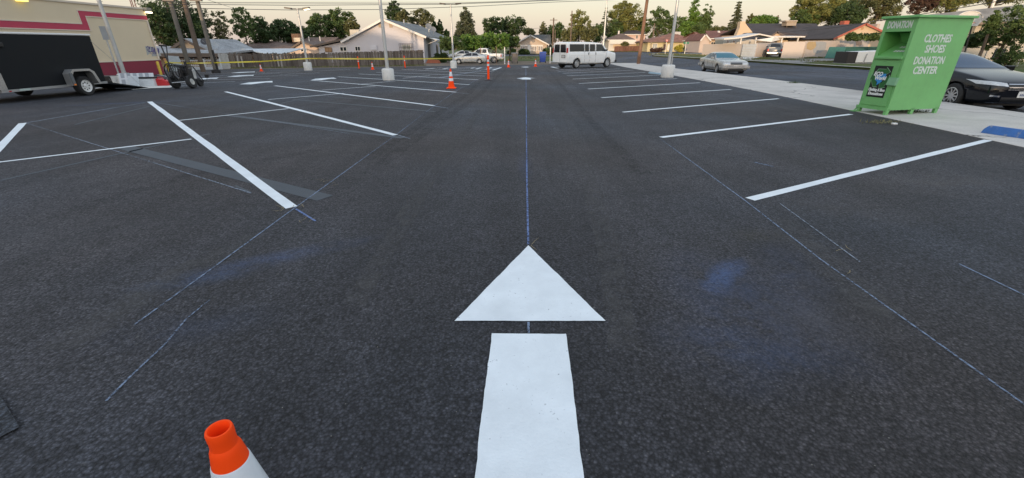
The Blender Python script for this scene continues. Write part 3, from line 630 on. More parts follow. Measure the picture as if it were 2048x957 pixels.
sed = Car('parked_sedan', sc0, hd, 'silver older four-door sedan parked at the kerb of the street', 'car', sst, (1.55, -1.4), .32, .93, SEDP, rim='spoke', nsp=9, rimm=ALLOY, crease=.8, scale=1.04)
sed.panel('windshield', 'front', [(-.78, 1.02), (.78, 1.02), (.6, 1.33), (-.6, 1.33)], TEAL, n=14); sed.panel('rear_window', 'rear', [(-.7, 1.05), (.7, 1.05), (.58, 1.31), (-.58, 1.31)], GLASS)
sed.panel('side_window', 'l', [(-.42, .98), (.72, .98), (.14, 1.3), (-.42, 1.32)], GLASS, both=True, n=10); sed.panel('side_window', 'l', [(-1.36, .99), (-.52, .98), (-.52, 1.32), (-1.12, 1.3)], GLASS, both=True)
for s in (1, -1): sed.panel('headlight', 'front', [(s*.42, .64), (s*.84, .62), (s*.84, .75), (s*.42, .76)], LAMPG)
sed.panel('grille', 'front', [(-.38, .63), (.38, .63), (.38, .77), (-.38, .77)], pm('grille_dark', (.09,.09,.09), .35, .5)); sed.plate('front', 0, .5)
MB().box((2.5, -.9, .38), (2.7, .9, .56)).build('front_bumper', SEDP, sed.root, world=False, bevel=.04); MB().box((2.69, -.88, .53), (2.715, .88, .555)).build('bumper_trim', CHROME, sed.root, world=False, bevel=.006)
MB().box((2.52, -.5, .25), (2.66, .5, .37)).build('air_intake', BLACK, sed.root, world=False, bevel=.02); MB().box((-2.78, -.9, .4), (-2.58, .9, .58)).build('rear_bumper', SEDP, sed.root, world=False, bevel=.04)
sed.seams([(.62, .32), (.74, .9)]); sed.seams([(-.47, .32), (-.47, 1.36)]); sed.seams([(-1.15, .6), (-1.3, .95)]); sed.handle(-.3, .82, CHROME); sed.handle(-1.2, .82, CHROME); sed.mirror(.66, 1.02, SEDP)
for sd in ('left', 'right'): sed.panel('lower_side', sd, [(-2.45, .27), (2.3, .27), (2.3, .41), (-2.45, .41)], pm('lower_body_grey', (.2,.195,.185), .4), n=40, m=2, off=.006)
for sd in ('left', 'right'): sed.panel('side_trim', sd, [(-2.4, .44), (2.2, .44), (2.2, .49), (-2.4, .49)], CHROME, n=40, m=1, off=.01)

# --- black saloon close to the donation bin
BLUEG = pm('blue_glass', (.012,.045,.10), .06, var=.1, spec=.3)
ACCP = pm('black_car_paint', (.004,.005,.008), .07, .0, var=.08, spec=.42)
ast = [(2.42,.34,.60,.60,.54,.66), (2.36,.24,.78,.68,.70,.74), (2.12,.20,.88,.77,.79,.83), (1.6,.2,.91,.85,.82,.93), (1.05,.2,.925,.89,.82,1.0), (.88,.2,.925,.9,.82,1.03), (.0,.2,.925,.94,.63,1.41), (-.5,.2,.925,.96,.62,1.465), (-1.15,.2,.925,.98,.61,1.43),
       (-1.9,.22,.91,1.0,.68,1.1), (-2.25,.25,.87,.98,.68,1.05), (-2.42,.34,.76,.88,.62,.92)]
aw = gp(1896, 216, -.16); ac0 = aw-sc_*1.4+left*.84; ac0.z = zg(ac0.x, ac0.y)-.16
acc = Car('parked_sedan', ac0, hd, 'black glossy sedan parked at the kerb behind the green donation bin', 'car', ast, (1.4, -1.38), .335, .925, ACCP, nsp=10)
acc.panel('windshield', 'front', [(-.76, 1.04), (.76, 1.04), (.56, 1.37), (-.56, 1.37)], BLUEG, n=16, m=10); acc.panel('rear_window', 'rear', [(-.6, 1.13), (.6, 1.13), (.52, 1.38), (-.52, 1.38)], GLASS)
acc.panel('side_window', 'l', [(-.42, .99), (.75, .97), (.1, 1.3), (-.42, 1.36)], TINT, both=True, n=10); acc.panel('side_window', 'l', [(-1.45, 1.02), (-.5, .99), (-.5, 1.36), (-1.1, 1.34)], TINT, both=True)
for s in (1, -1):
    acc.panel('headlight', 'front', [(s*.44, .655), (s*.86, .70), (s*.87, .79), (s*.46, .735)], LAMPG, off=.008, n=12); acc.panel('fog_light', 'front', [(s*.56, .4), (s*.74, .41), (s*.74, .45), (s*.56, .44)], CHROME)
acc.panel('grille', 'front', [(-.42, .57), (.42, .57), (.45, .72), (-.45, .72)], BLACK, n=12)
for z0, z1 in ((.575, .59), (.63, .65), (.70, .715)): acc.panel('grille_bar', 'front', [(-.43, z0), (.43, z0), (.43, z1), (-.43, z1)], CHROME, off=.016, n=14, m=1)
p = acc.hit('front', (0, .655)); Mx = Matrix.Rotation(R(90), 4, 'Y') @ Matrix.Rotation(R(90), 4, 'Z')
mb = MB(); ring = [(math.cos(t*math.pi/8)*.068, math.sin(t*math.pi/8)*.058) for t in range(17)]
mb.tube([p+Vector((.03, a, b)) for a, b in ring], .008, 6)
for s in (1, -1): mb.tube([p+Vector((.03, s*.026, .045)), p+Vector((.03, s*.034, 0)), p+Vector((.03, s*.026, -.045))], .009, 6)
mb.tube([p+Vector((.03, -.034, 0)), p+Vector((.03, .034, 0))], .009, 6); mb.build('emblem', CHROME, acc.root, world=False)
acc.plate('front', 0, .47, .31, .155); acc.panel('lower_intake', 'front', [(-.5, .28), (.5, .28), (.52, .4), (-.52, .4)], BLACK); acc.panel('chin_strip', 'front', [(-.72, .255), (.72, .255), (.72, .272), (-.72, .272)], CHROME, n=16, m=1)
acc.seams([(.72, .3), (.85, .9)]); acc.seams([(-.46, .3), (-.46, 1.4)]); acc.seams([(-1.2, .65), (-1.45, .98)]); acc.handle(-.3, .84, ACCP); acc.mirror(.68, 1.03, ACCP, .22)
acc.seams([(.86, .8), (1.6, .72), (2.3, .6)], 'bonnet_gap', None, .004)

# --- pale compact saloon, a second one and a pickup behind the far end of the lot
CIVP = pm('pale_silver_paint', (.5,.51,.50), .3, .3, var=.04, coat=.4)
cst = [(2.24,.32,.6,.6,.54,.66), (2.18,.22,.76,.68,.68,.74), (1.9,.19,.85,.76,.76,.84), (1.3,.19,.875,.86,.76,.98), (1.1,.19,.875,.88,.76,1.03), (.1,.19,.875,.94,.6,1.40), (-.4,.19,.875,.96,.59,1.435), (-1.0,.19,.875,.98,.58,1.39), (-1.7,.2,.86,1.0,.66,1.12), (-2.1,.24,.83,.98,.66,1.06), (-2.24,.32,.72,.88,.6,.92)]
def civic(px, py, lab, facing, scale=.9):
    c = gp(px, py); c.y += .7
    k = Car('compact_car', c, facing, lab, 'car', cst, (1.35, -1.35), .31, .875, CIVP, nsp=5, lvl=1, scale=scale, rimm=pm('pale_hubcap', (.6,.6,.6), .4, .3))
    k.panel('windshield', 'front', [(-.7, 1.05), (.7, 1.05), (.53, 1.35), (-.53, 1.35)], GLASS); k.panel('rear_window', 'rear', [(-.6, 1.13), (.6, 1.13), (.5, 1.34), (-.5, 1.34)], GLASS)
    k.panel('side_window', 'l', [(-.35, .99), (.85, .97), (.16, 1.31), (-.35, 1.34)], TINT, both=True); k.panel('side_window', 'l', [(-1.3, 1.02), (-.43, .99), (-.43, 1.34), (-1.0, 1.3)], TINT, both=True)
    for s in (1, -1): k.panel('headlight', 'front', [(s*.42, .62), (s*.72, .64), (s*.72, .74), (s*.42, .72)], LAMPG); k.panel('tail_light', 'rear', [(s*.5, .76), (s*.74, .76), (s*.74, .92), (s*.5, .92)], TAILR)
    k.seams([(.8, .3), (.9, .9)]); k.seams([(-.39, .3), (-.39, 1.36)]); k.handle(-.25, .82, CIVP); k.handle(-1.15, .84, CIVP); k.mirror(.8, 1.0, CIVP); k.seams([(-1.0, .26), (1.0, .26)], 'sill_strip', None, .02)
    return k
civic(939, 128.8, 'pale silver compact sedan parked sideways behind the wire fence posts', math.pi-.05)
civic(922, 121.5, 'pale blue-white car further back, partly hidden by the silver compact sedan', math.pi+.25, .95)
PKP = pm('pickup_white', (.72,.72,.7), .35, var=.05, coat=.3)
pst = [(2.7,.5,.7,.9,.64,.98), (2.62,.42,.86,1.0,.8,1.08), (2.2,.4,.92,1.06,.84,1.14), (1.35,.4,.93,1.12,.82,1.2), (1.15,.4,.93,1.14,.8,1.24), (.5,.4,.93,1.16,.7,1.76), (.2,.4,.93,1.16,.7,1.8), (-.6,.4,.93,1.16,.7,1.8), (-.8,.4,.93,1.16,.7,1.74), (-.92,.4,.93,1.13,.82,1.18), (-1.1,.4,.93,1.1,.84,1.15), (-2.6,.45,.92,1.1,.84,1.15), (-2.7,.5,.9,1.08,.82,1.12)]
def pickup(loc, rz, label, pmat, scale=1.0):
    k = Car('pickup_truck', loc, rz, label, 'pickup truck', pst, (1.75, -1.65), .4, .93, pmat, nsp=6, lvl=1, cuts=[((-2.58, -.76, .72), (-.98, .76, 1.6))], scale=scale)
    k.panel('windshield', 'front', [(-.72, 1.28), (.72, 1.28), (.6, 1.7), (-.6, 1.7)], GLASS); k.panel('rear_window', 'rear', [(-.62, 1.28), (.62, 1.28), (.56, 1.68), (-.56, 1.68)], TINT)
    k.panel('side_window', 'l', [(-.72, 1.22), (-.12, 1.22), (-.12, 1.68), (-.68, 1.68)], TINT, both=True); k.panel('side_window', 'l', [(-.04, 1.22), (.98, 1.22), (.5, 1.68), (-.04, 1.68)], TINT, both=True)
    for s in (1, -1): k.panel('tail_light', 'rear', [(s*.7, .78), (s*.87, .78), (s*.85, 1.06), (s*.7, 1.06)], TAILR, off=.012); k.panel('headlight', 'front', [(s*.45, .84), (s*.8, .84), (s*.78, 1.0), (s*.45, 1.0)], LAMPG)
    for sd in ('left', 'right'): k.panel('tail_light_side', sd, [(-2.66, .78), (-2.54, .78), (-2.54, 1.06), (-2.64, 1.06)], TAILR, off=.012)
    MB().box((-2.9, -.9, .48), (-2.68, .9, .66)).build('rear_bumper', CHROME, k.root, world=False, bevel=.03); MB().box((2.6, -.9, .48), (2.8, .9, .68)).build('front_bumper', CHROME, k.root, world=False, bevel=.03)
    k.seams([(-.08, .5), (-.08, 1.72)]); k.seams([(-.78, .5), (-.78, 1.15)]); k.seams([(1.05, .55), (1.05, 1.15)]); k.handle(-.6, 1.02, BLACK); k.mirror(.85, 1.3, BLACK)
    return k
p = gp(962, 128.2); p.y += 3.2; p.z = zg(p.x, p.y)
pickup(p, math.pi-.12, 'white crew cab pickup truck parked behind the silver compact sedan', PKP, .95)
p = gp(1556, 115); p.y += 1.2; p.z = zg(p.x, p.y)
pickup(p, R(62), 'dark silver pickup truck backed out from behind the beige wall', pm('dark_silver_paint', (.16,.165,.165), .35, .3, coat=.3), .95)

# ------------------------------------------------------------------ black enclosed trailer with dropped ramp
TRB = pm('trailer_black', (.0075,.0095,.0125), .62, var=.2, scale=1.4, dirt=.02, spec=.25); DIAM = pm('diamond_plate', (.5,.5,.5), .35, .7, var=.2, scale=25)
tx = at(10, 183, 12.3).x; y0, y1 = 12.2, 15.5
tx = at(200, 172, 15.2).x; tx0 = tx-1.75
tr = thing('cargo_trailer', (tx-.87, 14.0, 0), 'black enclosed cargo trailer with its rear ramp lowered', 'trailer')
def zt(a): return a+zg(tx, 14)
MB().box((tx0, y0, zt(.36)), (tx, y1, zt(1.74))).build('body', TRB, tr, bevel=.015)
MB().box((tx0-.02, y0-.02, zt(1.745)), (tx+.02, y1+.02, zt(1.80))).build('roof_rail', WHITE, tr, bevel=.02)
mb = MB(); mb.box((tx-.06, y0, zt(.29)), (tx+.012, y1+.02, zt(.355))); mb.box((tx0-.012, y0, zt(.29)), (tx0+.06, y1, zt(.355))); mb.box((tx0, y1-.08, zt(.28)), (tx, y1+.01, zt(.354))); mb.build('frame_rail', STEEL, tr)
MB().box((tx-.002, y0-.03, zt(.36)), (tx+.016, y0+.17, zt(.78))).build('stone_guard', DIAM, tr)
mb = MB(); mb.prism([(tx0, y0, zt(.34)), (tx, y0, zt(.34)), ((tx0+tx)/2, y0-1.3, zt(.34))], (0, 0, .1)); mb.build('tongue', BLACK, tr)
wc = gp(160, 191.3); wc.x = tx
def twheel(x, side):
    M = Matrix.Rotation(R(90*side), 4, 'Y'); r = .29; c = Vector((x, wc.y, zg(tx, wc.y)+r)); ri = r*.62; h = .1
    t = MB().lathe([(ri, -h), (r*.93, -h), (r, -h*.7), (r, h*.7), (r*.93, h), (ri, h*.9), (ri*.98, h*.4), (.01, h*.3)], c, 28, 0, M).build('wheel', RUBBER, tr, smooth=35)
    m = MB(); m.lathe([(.001, h*.95), (ri*.22, h*.95), (ri*.3, h*.6), (ri*.75, h*.75), (ri*.92, h*.6), (ri*1.02, h)], c, 28, 0, M, False)
    for k in range(8):
        a = k*math.pi/4; m.lathe([(.001, h*.78), (ri*.11, h*.78)], c+(M @ Vector((ri*.6*math.cos(a), ri*.6*math.sin(a), 0))), 8, 1, M)
    m.build('rim', [WHITE, BLACK], t, smooth=30); return t
twheel(tx+.12, 1); twheel(tx0-.12, -1)
def fender(x, d):
    # flat-topped arch: outline in the (y, z) plane, pushed out by d
    def arch(w, h, t): 
        return [(-w, 0), (-w, h*.75), (-w+.12, h), (w-.16, h), (w-.02, h*.8), (w+.1, 0)]
    o = arch(.43, .46, 0); i = [(-.37, 0), (-.37, .3), (-.29, .40), (.25, .40), (.33, .32), (.44, 0)]
    z0 = zg(tx, wc.y)+.33
    mb = MB()
    for a in range(len(o)-1):
        q = [o[a], o[a+1], i[a+1], i[a]]; mb.prism([(x, wc.y+p[0], z0+p[1]) for p in q], (d, 0, 0))
    mb.build('fender', pm('brushed_aluminium', (.5,.5,.5), .35, .7), tr)
    MB().box((x+d-.004, wc.y-.47, z0), (x+d+.01, wc.y-.372, z0+.36)).build('fender_skirt', pm('fender_dark', (.12,.13,.14), .5), tr)
    MB().box((x+d+.009, wc.y-.45, z0+.01), (x+d+.02, wc.y-.38, z0+.05)).build('marker_light', AMBER, tr)
fender(tx+.014, .24)
MB().box((tx+.013, y0+.45, zt(.30)), (tx+.02, y0+.75, zt(.35))).build('placard', pm('pale_decal', (.45,.55,.52), .5), tr)
MB().box((tx+.013, y0+.18, zt(.30)), (tx+.02, y0+.24, zt(.33))).build('marker_light', TAILR, tr)
mb = MB(); mb.cbox((tx+.03, y0+.45, zt(1.48)), (.06, .14, .12)); mb.build('vent_cover', BLACK, tr, bevel=.02)
ry = y1+1.75; zr = zg(tx, ry)
MB().prism([(tx-.04, y1+.02, zt(.34)), (tx-.04, ry, zr+.03), (tx-.04, ry, zr+.01), (tx-.04, y1+.02, zt(.28))], (-1.66, 0, 0)).build('ramp_door', TRB, tr)
mb = MB(); mb.tube([(tx+.005, y1-.05, zt(1.6)), (tx-.05, y1+.9, zt(.7)), (tx-.06, ry-.25, zr+.06)], .005, 6); mb.build('ramp_cable', STEEL, tr)

# ------------------------------------------------------------------ stencils, buckets and tools round the ramp
def box_thing(name, px, d, mat, label, cat, rz=0, group=None, tilt=0, bevel=.01, lift=0, extra=None):
    p = gp(*px); p.z += lift
    t = thing(name, p, label, cat, group, rz)
    M = Matrix.Rotation(tilt, 4, 'X')
    MB().box((-d[0]/2, -d[1]/2, 0), (d[0]/2, d[1]/2, d[2]), 0, M).build('panel' if min(d) < .05 else 'shell', mat, t, world=False, bevel=bevel)
    if extra: extra(t, M)
    return t
STEN = pm('stencil_plastic', (.62,.65,.68), .5, var=.12, dirt=.15)
def slots(t, M):
    mb = MB()
    for k in range(5):
        for j in range(2): mb.box((-.5+k*.2, -.022, .1+j*.24), (-.38+k*.2, -.016, .28+j*.24), 0, M)
    mb.build('cutout', pm('slot_dark', (.33,.36,.40), .7), t, world=False)
box_thing('stencil_board', (277, 174), (1.15, .03, .52), STEN, 'grey stencil board with rows of cut slots propped beside the ramp', 'stencil', R(20), tilt=R(-18), extra=slots)
def bucket(px, label, mat, r=.15, h=.36):
    p = gp(*px); t = thing('bucket', p, label, 'bucket', 'paint buckets by the ramp')
    MB().lathe([(r*.86, 0), (r, h*.95), (r*1.06, h*.95), (r*1.06, h), (r*.9, h), (r*.9, h*.97), (.001, h*.97)], (0,0,0), 20).build('shell', mat, t, smooth=40, world=False)
    mb = MB(); mb.tube([(r*1.05*math.cos(a), r*1.05*math.sin(a)*.2-r*.9, h*.75-abs(math.sin(a))*.12) for a in [k*math.pi/10 for k in range(11)]], .004, 5); mb.build('handle', STEEL, t, world=False)
PAIL = pm('pail_white', (.66,.67,.66), .4, var=.08, dirt=.25)
bucket((247, 171.5), 'white paint bucket standing closest to the lamp base', PAIL); bucket((256, 172.5), 'white paint bucket between the two boards by the ramp', PAIL); bucket((236, 171), 'white paint bucket nearest the trailer body', PAIL)
box_thing('stencil_sheet', (268, 175.5), (.5, .03, .42), pm('pale_sheet', (.6,.66,.7), .5, var=.1), 'pale blue-white square sheet leaning at the ramp edge', 'sheet', R(-12), tilt=R(-14))
box_thing('paint_box', (302, 173), (.52, .4, .3), pm('carton_white', (.66,.68,.69), .6, var=.1, dirt=.2), 'white box with black lid beside the red fuel can', 'box', R(8), extra=lambda t, M: MB().box((-.28, -.22, .302), (.28, .22, .36)).build('lid', BLACK, t, world=False, bevel=.01))
box_thing('tool_case', (226, 170.5), (.8, .5, .34), BLACK, 'black tool case on the ramp next to the trailer opening', 'case', R(5), lift=.02)
mb = MB(); P0 = [gp(*q) for q in ((262, 181), (300, 178.5), (340, 176.5), (352, 172.5), (318, 171), (285, 172.5))]
mb.add([p+Vector((0, 0, .012+rnd.uniform(0, .02))) for p in P0], [(0,1,2,3,4,5)]); tag(mb.build('drop_cloth', pm('drop_cloth_cream', (.62,.6,.55), .9, var=.25, scale=4, dirt=.3)), 'crumpled cream drop cloth spread under the fuel can and striping machine', 'cloth')
mb = MB(); P0 = [gp(*q) for q in ((180, 183), (205, 181.5), (232, 178.5), (225, 176.5), (196, 177.5), (181, 180))]
mb.add([p+Vector((0, 0, .012+rnd.uniform(0, .03))) for p in P0], [(0,1,2,3,4,5)]); tag(mb.build('drop_cloth', MATS['drop_cloth_cream']), 'pale drop cloth lying on the asphalt beneath the trailer sill', 'cloth')
# fuel can
p = gp(328, 172.5); t = thing('fuel_can', p, 'red plastic fuel can on the cream drop cloth', 'fuel can', None, R(10)); RED = pm('can_red', (.55,.03,.035), .4, var=.08)
MB().prism([(-.19, -.11, .0), (.19, -.11, 0), (.19, -.11, .2), (.06, -.11, .28), (-.19, -.11, .29)], (0, .22, 0)).build('tank', RED, t, world=False, bevel=.03)
MB().tube([(-.15, 0, .28), (-.13, 0, .335), (.02, 0, .335), (.06, 0, .27)], .016, 8).build('handle', RED, t, world=False); MB().tube([(.1, 0, .24), (.13, 0, .29)], .03, 10).build('cap', BLACK, t, world=False)

# ------------------------------------------------------------------ walk-behind striping machine
pA = gp(353, 177.5); pB = gp(386, 177.5)
hw_ = (pB-pA).length/2; sm_c = (pA+pB)/2; sm = thing('line_striper', sm_c, 'black walk-behind line striping machine with tall handle', 'line striper'); X90 = Matrix.Rotation(R(78), 4, 'Y')
for sx in (-1, 1):
    w = MB().lathe([(.1, -.06), (.22, -.06), (.235, -.035), (.235, .035), (.22, .06), (.1, .05)], (sx*hw_, .0, .235), 24, 0, X90).build('wheel', RUBBER, sm, smooth=35, world=False)
    MB().lathe([(.001, .055), (.11, .055), (.12, -.04)], (sx*hw_, .0, .235), 18, 0, X90).build('rim', ALLOY if sx > 0 else BLACK, w, smooth=35, world=False)
MB().lathe([(.08, -.04), (.15, -.04), (.16, 0), (.15, .04), (.08, .04)], (.05, .85, .16), 18, 0, X90).build('front_wheel', RUBBER, sm, smooth=35, world=False)
mb = MB()
for sx in (-1, 1): mb.tube([(sx*.2, .85, .16), (sx*.24, .5, .3), (sx*.26, .1, .32), (sx*.27, -.25, .42)], .022, 8); mb.tube([(sx*.28, .0, .25), (sx*.3, .02, .8), (sx*.2, .5, .74), (sx*.22, .85, .2)], .02, 8)
mb.tube([(-hw_, 0, .235), (hw_, 0, .235)], .02, 8); mb.tube([(-.3, .02, .8), (.3, .02, .8)], .02, 8); mb.build('frame', BLACK, sm, world=False)
mb = MB(); mb.cbox((.02, .25, .52), (.34, .34, .34)); mb.lathe([(.1, .0), (.12, .05), (.12, .1), (.05, .14)], (.02, .25, .69), 14); mb.build('engine', pm('engine_grey', (.035,.035,.04), .45, .3, var=.3, scale=8), sm, world=False, bevel=.03)
MB().tube([(.24, .1, .3), (.22, .1, .95)], .045, 12).build('pump', BLACK, sm, world=False); MB().lathe([(.13, 0), (.15, .3), (.155, .3), (.155, .32), (.001, .32)], (-.02, .62, .3), 18).build('paint_pail', PAIL, sm, world=False)
t0, t1, t2 = [at(*q)-sm_c for q in ((346, 146, 17.0), (321.5, 91, 17.1), (332, 92, 17.1))]
mb = MB(); mb.tube([t0, t1], .024, 8); mb.tube([t0+Vector((-.16, .05, .02)), t1+Vector((-.02, .3, 0))], .018, 8); mb.tube([t1+Vector((-.05, -.02, 0)), t2], .034, 8); mb.build('handlebar', BLACK, sm, world=False)
mb = MB()
for k in range(7):
    cx, rx_, rz_, yy = -.2+.035*k, .27-.012*k, .34-.015*k, -.12+.05*k; mb.tube([(cx+rx_*math.cos(a*.42), yy+.05*math.sin(a*.9+k), .55+rz_*math.sin(a*.42)) for a in range(16)], .013 if k else .02, 6)
mb.tube([(hw_+.05, .1, .3), (hw_+.4, .3, .27), (hw_+.44, .35, .40)], .012, 6); mb.cbox((hw_+.42, .35, .42), (.12, .06, .12)); mb.build('hoses', BLACK, sm, world=False)
MB().tube([(-.25, -.22, .22), (.35, -.2, .26)], .02, 6).build('axle_guard', STEEL, sm, world=False)

# ------------------------------------------------------------------ green donation bin
GRN = pm('bin_green', (.165,.43,.148), .45, var=.10, scale=1.6, dirt=.22, bump=.25, bscale=2.2); GRND = pm('bin_green_inside', (.15,.41,.125), .5, var=.1)
A = gp(1713, 225); B = gp(1771, 231.5); Cc = gp(1874, 227)
ex = (Cc-B); ex.z = 0; wl = ex.length; ex.normalize(); ey = Vector((-ex.y, ex.x, 0)); dl = (A-B).dot(ey)
rb = math.atan2(ex.y, ex.x); ZB = zg(10, 12)+.006
bin_ = thing('donation_bin', (B.x, B.y, ZB), 'green metal clothes donation bin standing on the sidewalk', 'donation bin', None, rb)
hT = 1.45-11.4*tt(38)+.02
W_, D_ = wl, dl*1.2
# local axes: x runs along the lettered side, y along the chute face (x = 0)
zb, zc0, zc1, zt_ = .11, 1.22, 1.72, hT-.06
def shell_bin():
    mb = MB(); T = .0
    P = lambda x, y, z: Vector((x, y, z))
    mb.quad(P(0,0,zb), P(W_,0,zb), P(W_,0,zt_), P(0,0,zt_)); mb.quad(P(W_,0,zb), P(W_,D_,zb), P(W_,D_,zt_), P(W_,0,zt_)); mb.quad(P(W_,D_,zb), P(0,D_,zb), P(0,D_,zt_), P(W_,D_,zt_)); mb.quad(P(0,0,zb), P(0,D_,zb), P(W_,D_,zb), P(W_,0,zb)); mb.quad(P(0,0,zt_), P(W_,0,zt_), P(W_,D_,zt_), P(0,D_,zt_))
    m = .07
    f = lambda y0, y1, z0, z1: mb.quad(P(0,y0,z0), P(0,y0,z1), P(0,y1,z1), P(0,y1,z0))
    f(0, D_, zb, zc0); f(0, D_, zc1, zt_); f(0, m, zc0, zc1); f(D_-m, D_, zc0, zc1)
    return mb
shell_bin().build('shell', GRN, bin_, world=False)
m = .07; q = lambda x, y, z: (x, y, z); mb = MB()      # the hopper behind the opening
dx = .5; mb.quad(q(0,m,zc0), q(dx,m,zc0+.28), q(dx,D_-m,zc0+.28), q(0,D_-m,zc0)); mb.quad(q(dx,m,zc0+.28), q(dx,m,zc1), q(dx,D_-m,zc1), q(dx,D_-m,zc0+.28)); mb.quad(q(0,m,zc1), q(0,D_-m,zc1), q(dx,D_-m,zc1), q(dx,m,zc1))
mb.quad(q(0,m,zc0), q(0,m,zc1), q(dx,m,zc1), q(dx,m,zc0+.28)); mb.quad(q(0,D_-m,zc0), q(dx,D_-m,zc0+.28), q(dx,D_-m,zc1), q(0,D_-m,zc1)); mb.build('chute', GRND, bin_, world=False)
mb = MB(); mb.prism([(dx-.004, m+.1, zc1-.22), (dx-.004, D_-m-.1, zc1-.22), (dx-.1, D_-m-.02, zc1-.02), (dx-.1, m+.02, zc1-.02)], (-.012, 0, 0)); mb.build('chute_flap', GRND, bin_, world=False)
mb = MB(); mb.box((-.05, m*.6, zc0-.05), (0.0, D_-m*.6, zc0+.0)); mb.build('chute_lip', GRN, bin_, world=False, bevel=.008)
MB().box((-.07, -.06, zt_), (W_+.04, D_+.06, zt_+.05)).build('roof', GRN, bin_, world=False, bevel=.012)
mb = MB(); mb.box((-.016, .055, zb+.075), (-.001, D_-.055, zc0-.09)); door = mb.build('access_door', GRN, bin_, world=False, bevel=.004)
mb = MB()
for k in (zb+.25, zc0-.25): mb.tube([(-.014, D_-.055, k-.05), (-.014, D_-.055, k+.05)], .014, 8)
hn = mb.build('hinge', GRN, bin_, world=False); hn.parent = door
lk = MB().prism([(-.09, -.02, .64), (-.09, .16, .64), (-.05, .17, .80), (-.05, -.02, .80)], (.075, 0, 0)).build('lock_box', pm('lock_box_pale', (.17,.36,.2), .5), bin_, world=False, bevel=.008); lk.parent = door
for (lx, ly) in ((.03, .03), (.75, .03), (W_-.05, .03), (.03, D_-.03), (W_-.05, D_-.03)):
    MB().prism([(lx-.05, ly-.03, zb+.02), (lx+.05, ly-.03, zb+.02), (lx+.02, ly-.03, 0), (lx-.05, ly-.03, 0)], (0, .06, 0)).build('leg', GRN, bin_, world=False)
MB().box((-.03, -.01, zb-.01), (-.001, D_+.03, zb+.05)).build('skid_rail', GRN, bin_, world=False)
mb = MB(); mb.box((-.07, D_+.0, .0), (.1, D_+.12, .02)); mb.tube([(-.02, D_+.06, .01), (0, D_-.01, .14)], .015, 6); mb.build('anchor_foot', GRN, bin_, world=False)
LET = pm('stencil_white', (.62,.67,.62), .6, var=.15, scale=9)
FR = Matrix(((0,0,-1,0), (-1,0,0,0), (0,1,0,0), (0,0,0,1)))     # text plane on the chute face: right = -y, normal = -x
SD = Matrix(((1,0,0,0), (0,0,-1,0), (0,1,0,0), (0,0,0,1)))      # text plane on the lettered side: right = +x, normal = -y
def letters(name, txt, size, pos, M, mat, parent, bold=.02, w=None, shear=0, st=True):
    vs, fs = text_geo(txt, size, bold, shear)
    x0 = min(v.x for v in vs); x1 = max(v.x for v in vs); k = (w/(x1-x0)) if w else 1
    cx = (x0+x1)/2; pos = Vector(pos)
    if st:                                # stencil bridges: drop a thin upright gap through the middle of each letter
        bm = bmesh.new(); bv = [bm.verts.new(v) for v in vs]
        for f in fs:
            try: bm.faces.new([bv[i] for i in f])
            except ValueError: pass
        bmesh.ops.remove_doubles(bm, verts=bm.verts, dist=1e-5)
        seen = set(); spans = []
        for v0 in bm.verts:
            if v0 in seen: continue
            stack = [v0]; seen.add(v0); xs = []
            while stack:
                v = stack.pop(); xs.append(v.co.x)
                for e in v.link_edges:
                    o = e.other_vert(v)
                    if o not in seen: seen.add(o); stack.append(o)
            spans.append((min(xs), max(xs)))
        for ch_, (a, b) in zip(txt.replace(' ', ''), sorted(spans)):
            if ch_ not in 'OCSDGQ': continue
            if b-a < size*.3: continue
            mid = (a+b)/2; g = size*.022
            for xx, keep in ((mid-g, 1), (mid+g, 1)):
                geom = [e for e in list(bm.verts)+list(bm.edges)+list(bm.faces) if (min(v.co.x for v in (e.verts if hasattr(e, 'verts') else [e])) >= a-1e-4 and max(v.co.x for v in (e.verts if hasattr(e, 'verts') else [e])) <= b+1e-4)]
                bmesh.ops.bisect_plane(bm, geom=geom, plane_co=(xx, 0, 0), plane_no=(1, 0, 0))
            dele = [f for f in bm.faces if mid-g-1e-5 <= f.calc_center_median().x <= mid+g+1e-5 and a <= f.calc_center_median().x <= b]
            bmesh.ops.delete(bm, geom=dele, context='FACES')
        bm.verts.index_update(); vs = [v.co.copy() for v in bm.verts]; fs = [[v.index for v in f.verts] for f in bm.faces]; bm.free()
    V = [M @ Vector(((v.x-cx)*k, v.y, .0))+pos for v in vs]
    return MB().add(V, fs).build(name, mat, parent, world=False)
letters('donation_lettering', 'DONATION', .19, (-.004, D_/2+.0, (zc1+zt_)/2), FR, LET, bin_, .008, D_*.74)
for txt, xc, z, w in (('CLOTHES', .47*W_, 1.575, .76), ('SHOES', .485*W_, 1.37, .56), ('DONATION', .455*W_, 1.14, .86), ('CENTER', .45*W_, .94, .70)):
    letters(txt.lower()+'_lettering', txt, .21, (xc, -.004, z), SD, LET, bin_, .007, w)
